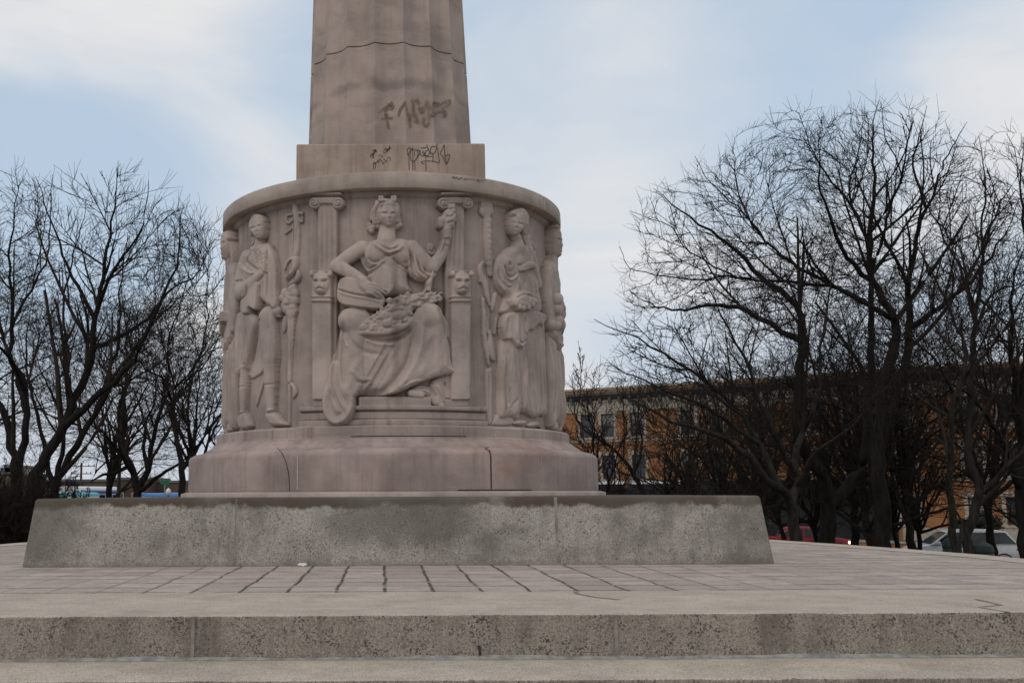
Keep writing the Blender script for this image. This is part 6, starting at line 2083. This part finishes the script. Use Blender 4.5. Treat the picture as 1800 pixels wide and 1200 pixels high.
def loft(mb, sections, mi=0):
    """sections: (x, [(y, z)...]) half profiles from bottom centre to top centre; mirrored in y"""
    k = len(mb.v); n = None
    for x, hp in sections:
        full = [(y, z) for y, z in hp] + [(-y, z) for y, z in hp[::-1]]
        n = len(full)
        mb.v += [(x, y, z) for y, z in full]
    for i in range(len(sections) - 1):
        for j in range(n):
            mb.f.append((k + i * n + j, k + i * n + (j + 1) % n, k + (i + 1) * n + (j + 1) % n, k + (i + 1) * n + j)); mb.m.append(mi)
    mb.f.append(tuple(k + j for j in range(n))); mb.m.append(mi)
    mb.f.append(tuple(k + (len(sections) - 1) * n + j for j in range(n))[::-1]); mb.m.append(mi)


def car(name, label, loc, rot, paint, L, W, H, hood_h, belt, cab, lamp, group, cat='car'):
    """x forward; cab = (windscreen foot, roof front, roof back, rear glass foot) measured from the front bumper"""
    root = thing(name, label, cat, loc, rot, group)
    f = L / 2; hw = W / 2
    def half(z_top, w):   # section outline up to z_top
        return [(w * .80, .26), (w * .97, .34), (w, .55), (w * .985, z_top * .82), (w * .93, z_top * .97), (w * .70, z_top), (.02, z_top + .015)]
    st = [(f, .62, .80), (f - .10, .70, .92), (f - .35, hood_h * .92, .985), (f - cab[0] * .6, hood_h, 1), (f - cab[0], belt, 1), (0, belt + .01, 1), (f - cab[3], belt + .03, 1), (-f + .25, belt + .02 if cab[3] > L - .5 else belt * .98, .99), (-f + .06, belt * .94, .94), (-f, belt * .8, .88)]
    mb = MB(); loft(mb, [(x, half(z, hw * k)) for x, z, k in st])
    body = mb.build('body', [paint], root, auto=40)
    # cabin
    x0, x1, x2, x3 = (f - c for c in cab)
    tw = hw * .76; bw = hw * .955
    mb = MB()
    roofz = H
    prof = [(x0, belt - .02), (x1, roofz - .05), ((x1 * .75 + x2 * .25), roofz), ((x1 + x2) / 2, roofz + .015), (x2 * .85 + x1 * .15, roofz), (x2, roofz - .05), (x3, belt - .02)]
    V = []
    for x, z in prof:
        t = (z - belt) / (roofz - belt); w = bw + (tw - bw) * max(0, t)
        V += [(x, -w, z), (x, w, z)]
    for x, z in prof: pass
    n = len(prof)
    Fc = [(2 * i, 2 * i + 1, 2 * i + 3, 2 * i + 2) for i in range(n - 1)] + [tuple(2 * i for i in range(n)), tuple(2 * i + 1 for i in range(n))[::-1], (0, 2 * n - 2, 2 * n - 1, 1)]
    mb.add(V, Fc)
    cabo = mb.build('cabin', [paint], root, bevel=.04, seg=2)
    # glazing, laid just proud of the cabin
    def wy(z): return bw + (tw - bw) * (z - belt) / (roofz - belt) + .006
    zb, zt = belt + .05, roofz - .11
    def xf(z): return x0 + (x1 - x0) * (z - belt) / (roofz - .05 - belt)
    def xr(z): return x3 + (x2 - x3) * (z - belt) / (roofz - .05 - belt)
    span = [(xf(zb) - .10, xf(zt) - .08), None, None, (xr(zb) + .10, xr(zt) + .08)]
    cuts = np.linspace(0, 1, 4 if L > 4.6 else 3)
    for s in (-1, 1):
        for a, b_ in zip(cuts[:-1], cuts[1:]):
            q = MB(); la = lambda t, lo: (span[0][lo] + (span[3][lo] - span[0][lo]) * t)
            g_ = .035
            pts = [(la(a, 0) - g_, zb), (la(b_, 0) + g_, zb), (la(b_, 1) + g_, zt), (la(a, 1) - g_, zt)]
            q.add([(x, s * wy(z), z) for x, z in pts] + [(x, s * (wy(z) - .004), z) for x, z in pts], [(0, 1, 2, 3), (4, 7, 6, 5), (0, 4, 5, 1), (1, 5, 6, 2), (2, 6, 7, 3), (3, 7, 4, 0)])
            q.build('side_window', M['auto_glass'], root)
    for nm, fx, sg in (('windscreen', xf, 1), ('rear_window', xr, -1)):
        q = MB(); e = .012 * sg
        q.add([(fx(zb) + e, -bw * .9, zb), (fx(zb) + e, bw * .9, zb), (fx(zt) + e, tw * .92, zt), (fx(zt) + e, -tw * .92, zt)], [(0, 1, 2, 3)])
        q.build(nm, M['auto_glass'], root)
    for x in (f - .92, -f + .88):
        for s in (-1, 1):
            q = MB(); R_ = .33
            prof_ = [(.14, -.11), (R_ * .82, -.115), (R_ * .97, -.08), (R_, 0), (R_ * .97, .08), (R_ * .82, .105)]
            V, Fc = [], []; ns = 24
            for j in range(ns):
                w = 2 * math.pi * j / ns
                for r_, y_ in prof_: V.append((r_ * math.cos(w), y_, r_ * math.sin(w)))
            m_ = len(prof_)
            for j in range(ns):
                for i in range(m_ - 1): Fc.append((j * m_ + i, ((j + 1) % ns) * m_ + i, ((j + 1) % ns) * m_ + i + 1, j * m_ + i + 1))
            q.add(V, Fc)
            wh = q.build('wheel', M['rubber'], root, auto=40); wh.location = (x, s * (hw - .10), R_); wh.rotation_euler = (0, 0, 0 if s > 0 else math.pi)
            rim = MB()
            for k in range(5):
                w = 2 * math.pi * k / 5
                c_, s_ = math.cos(w), math.sin(w)
                rim.prism([(c_ * .03 - s_ * .045, s_ * .03 + c_ * .045), (c_ * .03 + s_ * .045, s_ * .03 - c_ * .045), (c_ * .25 + s_ * .035, s_ * .25 - c_ * .035), (c_ * .25 - s_ * .035, s_ * .25 + c_ * .035)], 'y', .06 + .002 * k, .10 + .002 * k)
            # ring and dish
            for j in range(24):
                w0, w1 = 2 * math.pi * j / 24, 2 * math.pi * (j + 1) / 24
                rim.add([(.235 * math.cos(w0), .112, .235 * math.sin(w0)), (.235 * math.cos(w1), .112, .235 * math.sin(w1)), (.275 * math.cos(w1), .107, .275 * math.sin(w1)), (.275 * math.cos(w0), .107, .275 * math.sin(w0))], [(0, 1, 2, 3)])
            rim.build('rim', M['alloy'], wh)
            ar = MB()
            for j in range(14):
                w0, w1 = math.pi * j / 14, math.pi * (j + 1) / 14
                ar.add([(x + .40 * math.cos(w0), s * (hw + .006), R_ + .40 * math.sin(w0)), (x + .40 * math.cos(w1), s * (hw + .006), R_ + .40 * math.sin(w1)), (x + .33 * math.cos(w1), s * (hw + .006), R_ + .33 * math.sin(w1)), (x + .33 * math.cos(w0), s * (hw + .006), R_ + .33 * math.sin(w0))], [(0, 1, 2, 3)])
            ar.build('wheel_arch', M['black_trim'], root)
    for s in (-1, 1):
        q = MB(); q.prism([(f - .46, .66), (f - .06, .56), (f - .02, .64), (f - .12, .74), (f - .44, .80)], 'y', s * (hw * .62), s * (hw * .985 + .012)); q.build('headlight', lamp, root, bevel=.02)
        q = MB(); q.prism([(-f + .36, belt * .80), (-f + .0, belt * .78), (-f - .01, belt * .98), (-f + .05, belt * 1.06), (-f + .22, belt * 1.02)], 'y', s * hw * .68, s * (hw + .006)); q.build('tail_light', M['tail'], root, bevel=.015)
        q = MB(); q.box(x0 - .42, x0 - .22, s * (hw + .02), s * (hw + .20), belt + .02, belt + .17); q.build('mirror', paint, root, bevel=.03)
        q = MB(); q.box(f - cab[0] - .95, f - cab[0] - 2.9 + (4.6 - L) * -.4, s * (hw + .002), s * (hw + .012), .56, .585); q.build('door_trim', M['black_trim'], root)
        for xx in (f - cab[0] - 1.05, f - cab[0] - 2.15):
            q = MB(); q.box(xx - .11, xx + .11, s * (hw * .985), s * (hw + .02), belt - .16, belt - .12); q.build('door_handle', M['black_trim'], root)
    q = MB(); q.box(f - .09, f + .05, -hw * .86, hw * .86, .30, .52); q.build('front_bumper', M['black_trim'], root, bevel=.04)
    q = MB(); q.box(-f - .06, -f + .10, -hw * .86, hw * .86, .30, .56); q.build('rear_bumper', M['black_trim'], root, bevel=.04)
    return root

CG = 'cars on the street'
p = at_depth(1682, 940, 49.5); z = ground_z(p[0], p[1]) + .03
VAN_D = 49.5
car('minivan', 'silver minivan facing left behind the slim trunks at the right', (p[0], p[1], -2.80), math.radians(180 - 12), M['silver'], 5.0, 1.94, 1.76, 1.02, 1.08, (1.05, 1.95, 4.35, 4.88), M['lamp_off'], CG, 'minivan')
p = at_depth(1424, 940, 60)
car('parked_car', 'dark red car with a lit headlight half hidden by trunks at right', (p[0], p[1], -2.78), math.radians(-8), M['red_paint'], 4.5, 1.8, 1.56, .95, .98, (1.25, 2.0, 3.55, 4.25), M['lamp_on'], CG)
p = at_depth(22, 920, 59)
car('parked_car', 'blue car glimpsed between the left shrub and the plinth end', (p[0], p[1], ground_z(p[0], p[1]) + .03), math.radians(4), M['blue_paint'], 4.5, 1.8, 1.55, .95, .98, (1.25, 2.0, 3.5, 4.2), M['lamp_off'], CG)

# turquoise van and the white bus on the far street at left
def boxvan(name, label, loc, rot, L, W, H, paint, stripe, roof_r, cat, group):
    root = thing(name, label, cat, loc, rot, group)
    mb = MB(); hw = W / 2
    prof = [(-hw, .4), (hw, .4), (hw, H - roof_r * .6), (hw * .9, H - roof_r * .25), (hw * .6, H - roof_r * .05), (0, H), (-hw * .6, H - roof_r * .05), (-hw * .9, H - roof_r * .25), (-hw, H - roof_r * .6)]
    mb.prism(prof, 'x', -L / 2, L / 2); mb.build('body', paint, root, bevel=.12, seg=3)
    for s in (-1, 1):
        n = max(2, int(L / 1.5))
        for k in range(n):
            q = MB(); a = -L / 2 + .35 + k * (L - .7) / n; q.box(a, a + (L - .7) / n - .12, s * hw, s * (hw + .01), H * .45, H * .74); q.build('side_window', M['auto_glass'], root)
        q = MB(); q.box(-L / 2 + .1, L / 2 - .1, s * hw, s * (hw + .012), H * .77, H * .86); q.build('stripe', stripe, root)
        for x in (-L / 2 + 1.3, L / 2 - 1.5):
            q = MB(); q.tube([(x, s * (hw - .25), .45), (x, s * (hw + .01), .45)], .45, 20); wq = q.build('wheel', M['rubber'], root)
            q = MB(); q.tube([(x, s * hw, .45), (x, s * (hw + .02), .45)], .22, 16); q.build('rim', M['alloy'], wq)
    for x, s in ((L / 2, 1), (-L / 2, -1)):
        q = MB(); q.box(x, x + .012 * s, -hw * .85, hw * .85, H * .42, H * .78); q.build('windscreen' if s > 0 else 'rear_window', M['auto_glass'], root)
        for t in (-1, 1):
            q = MB(); q.box(x, x + .02 * s, t * hw * .6, t * hw * .85, .75, .95); q.build('headlight' if s > 0 else 'tail_light', M['lamp_off'] if s > 0 else M['tail'], root)
    return root
p = at_depth(157, 870, 98)
boxvan('bus', 'white rounded bus with a blue stripe beyond the plinth at left', (p[0], p[1], ground_z(p[0], p[1]) + .03), math.radians(80), 8.5, 2.5, 3.0, M['white_paint'], M['bus_blue'], .5, 'bus', None)
p = at_depth(127, 870, 90)
boxvan('delivery_van', 'turquoise van left of the white bus beyond the plinth', (p[0], p[1], ground_z(p[0], p[1]) + .03), math.radians(75), 5.5, 2.1, 2.45, M['cyan_paint'], M['white_paint'], .3, 'van', None)
p = at_depth(296, 870, 92)
boxvan('delivery_van', 'bright blue van seen just over the plinth beside the drum', (p[0], p[1], ground_z(p[0], p[1]) + .03), 0.05, 4.9, 2.1, 2.35, plain('bright_blue_paint', (.02, .16, .42), .4), M['white_paint'], .3, 'van', None)

# ------------------------------------------------------------------ street furniture
def bin_(px, d, z_top_px, w, label):
    p = at_depth(px, 930, d); gz = ground_z(p[0], p[1]); top = at_depth(px, z_top_px, d)[2]
    h = top - gz
    root = thing('litter_bin', label, 'bin', (p[0], p[1], gz), 0, 'green litter bins by the trees')
    mb = MB(); mb.lathe([(0.02, 0), (w * .86, .0), (w * .9, .05), (w, h * .55), (w * .98, h * .78), (w * .90, h * .80)], 28); mb.build('bin_body', M['green_paint'], root, auto=40)
    mb = MB(); mb.lathe([(w * .99, h * .80), (w * 1.02, h * .83), (w * .9, h * .93), (w * .5, h * .99), (0.01, h)], 28); mb.build('bin_lid', M['green_paint'], root, auto=40)
    for k in range(3):
        pass
bin_(1671, 31, 943, .26, 'dark green litter bin left of the two slim trunks by the minivan')
bin_(1722, 31, 952, .33, 'wider dark green litter bin right of the leaning trunk by the minivan')

M['pole_wood'] = plain('weathered_wood', (.06, .05, .042), .9)
M['signal_yellow'] = plain('signal_yellow', (.38, .20, .02), .5)
M['signal_red'] = plain('signal_red', (.22, .015, .01), .4)
p = at_depth(142, 850, 120); gz = ground_z(p[0], p[1]); top = at_depth(142, 813, 120)[2]
up_ = thing('utility_pole', 'wooden utility pole with crossarms against the sky at left', 'pole', (p[0], p[1], gz))
mb = MB(); mb.tube([(0, 0, 0), (0, 0, top - gz)], [.16, .12], 10); mb.build('post', M['pole_wood'], up_)
for k, (dz, w) in enumerate(((.35, 1.6), (1.2, 1.2), (2.2, .9))):
    mb = MB(); mb.box(-w, w, -.06, .06, top - gz - dz - .09, top - gz - dz); arm = mb.build('crossarm', M['pole_wood'], up_)
    mb = MB()
    for x in (-w * .9, -w * .5, w * .5, w * .9): mb.tube([(x, 0, top - gz - dz), (x, 0, top - gz - dz + .16)], .05, 6)
    mb.build('insulators', M['black_trim'], arm)
p = at_depth(209, 850, 55); gz = ground_z(p[0], p[1])
zt = at_depth(209, 700, 55)[2]
sg = thing('traffic_signal', 'dark pole with a yellow traffic signal among the left trees', 'traffic light', (p[0], p[1], gz))
mb = MB(); mb.tube([(0, 0, 0), (0, 0, zt - gz)], [.12, .08], 12); mb.tube([(0, 0, 0), (0, 0, .4)], [.2, .14], 12); mb.build('post', M['black_trim'], sg)
hx = at_depth(221, 785, 55)[0] - p[0]; hz0 = at_depth(221, 797, 55)[2] - gz; hz1 = at_depth(221, 771, 55)[2] - gz
mb = MB(); mb.box(hx - .17, hx + .17, -.15, .15, hz0, hz1); hs = mb.build('signal_head', M['signal_yellow'], sg, bevel=.03)
for k in range(3):
    zc_ = hz0 + (hz1 - hz0) * (k + .5) / 3
    mb = MB(); mb.tube([(hx, -.152, zc_), (hx, -.19, zc_)], .11, 16); mb.build('lens', M['signal_red'] if k == 2 else M['black_trim'], hs)
mb = MB(); mb.box(.08, hx - .17, -.03, .03, hz0 + .1, hz0 + .18); mb.box(.08, hx - .17, -.03, .03, hz1 - .2, hz1 - .12); mb.build('bracket', M['black_trim'], sg)
M['sign_green'] = plain('sign_green', (.01, .14, .075), .5)
p = at_depth(290, 850, 62); gz = ground_z(p[0], p[1]); zt = at_depth(290, 843, 62)[2] - gz
sn = thing('street_sign', 'small green street name sign on a thin post beside the drum', 'sign', (p[0], p[1], gz))
mb = MB(); mb.tube([(0, 0, 0), (0, 0, zt)], .035, 8); mb.build('post', M['alloy'], sn)
mb = MB(); mb.box(-.27, .27, -.05, -.036, zt - .27, zt - .03); mb.build('name_plate', M['sign_green'], sn, bevel=.01)
p = at_depth(296, 860, 75); gz = ground_z(p[0], p[1]); zt = at_depth(296, 857, 75)[2] - gz
lp = thing('street_lamp', 'post lamp with a pale globe just above the plinth beside the drum', 'lamp', (p[0], p[1], gz))
mb = MB(); mb.tube([(0, 0, 0), (0, 0, .6), (0, 0, zt - .5)], [.14, .07, .05], 12); mb.build('post', M['black_trim'], lp)
mb = MB(); mb.lathe([(.06, zt - .52), (.16, zt - .42), (.2, zt - .28), (.15, zt - .12), (.05, zt - .04), (.01, zt)], 16); mb.build('globe', M['white_paint'], lp, smooth=True)
p = at_depth(1118, 850, 55)

# ------------------------------------------------------------------ low buildings along the left horizon
M['brick_dark'] = plain('dark_red_brick', (.085, .048, .036), .9, var=.35, scale=.3)
M['brick_brown'] = plain('brown_brick', (.10, .07, .05), .9, var=.3, scale=.3)
M['cream_wall'] = plain('cream_render', (.34, .30, .25), .9, var=.15, scale=.3)
M['grey_wall'] = plain('grey_render', (.14, .135, .14), .9, var=.2, scale=.3)
def low_building(px0, px1, py_top, d, mat, label, depth=12):
    a, b_ = at_depth(px0, 860, d), at_depth(px1, 860, d); gz = ground_z((a[0] + b_[0]) / 2, a[1]); zt = at_depth((px0 + px1) / 2, py_top, d)[2] - gz
    w = b_[0] - a[0]
    root = thing('shop_building', label, 'building', ((a[0] + b_[0]) / 2, a[1], gz), 0, 'low buildings on the left horizon')
    mb = MB(); mb.box(-w / 2, w / 2, 0, depth, -.3, zt); mb.build('wall', M[mat], root)
    mb = MB(); mb.box(-w / 2 - .15, w / 2 + .15, -.15, depth + .15, zt, zt + .3); mb.build('parapet', M['grey_wall'], root)
    n = max(2, int(w / 4))
    for k in range(n):
        x = -w / 2 + (k + .5) * w / n
        for z0 in ((.8, 4.2) if zt > 6 else (.8,)):
            q = MB(); q.box(x - .8, x + .8, -.08, -.003, z0, z0 + 1.7); wq = q.build('window', M['stone_trim'], root)
            q = MB(); q.box(x - .7, x + .7, -.1, -.083, z0 + .1, z0 + 1.6); q.build('pane', M['glass'], wq)
low_building(-60, 24, 834, 125, 'brick_brown', 'brown brick building behind the left shrub')
low_building(6, 20, 820, 140, 'cream_wall', 'small cream building rising over the left horizon')
low_building(24, 118, 846, 130, 'brick_dark', 'dark red brick row behind the leaning left tree')
low_building(118, 190, 846, 135, 'brick_brown', 'brown brick row behind the white bus')
low_building(188, 262, 843, 128, 'brick_dark', 'dark brick row with a flat roof left of the street sign')
low_building(262, 420, 848, 132, 'brick_brown', 'brown row at the left horizon running behind the drum')
low_building(420, 900, 846, 140, 'brick_dark', 'dark brick row hidden behind the monument', 14)
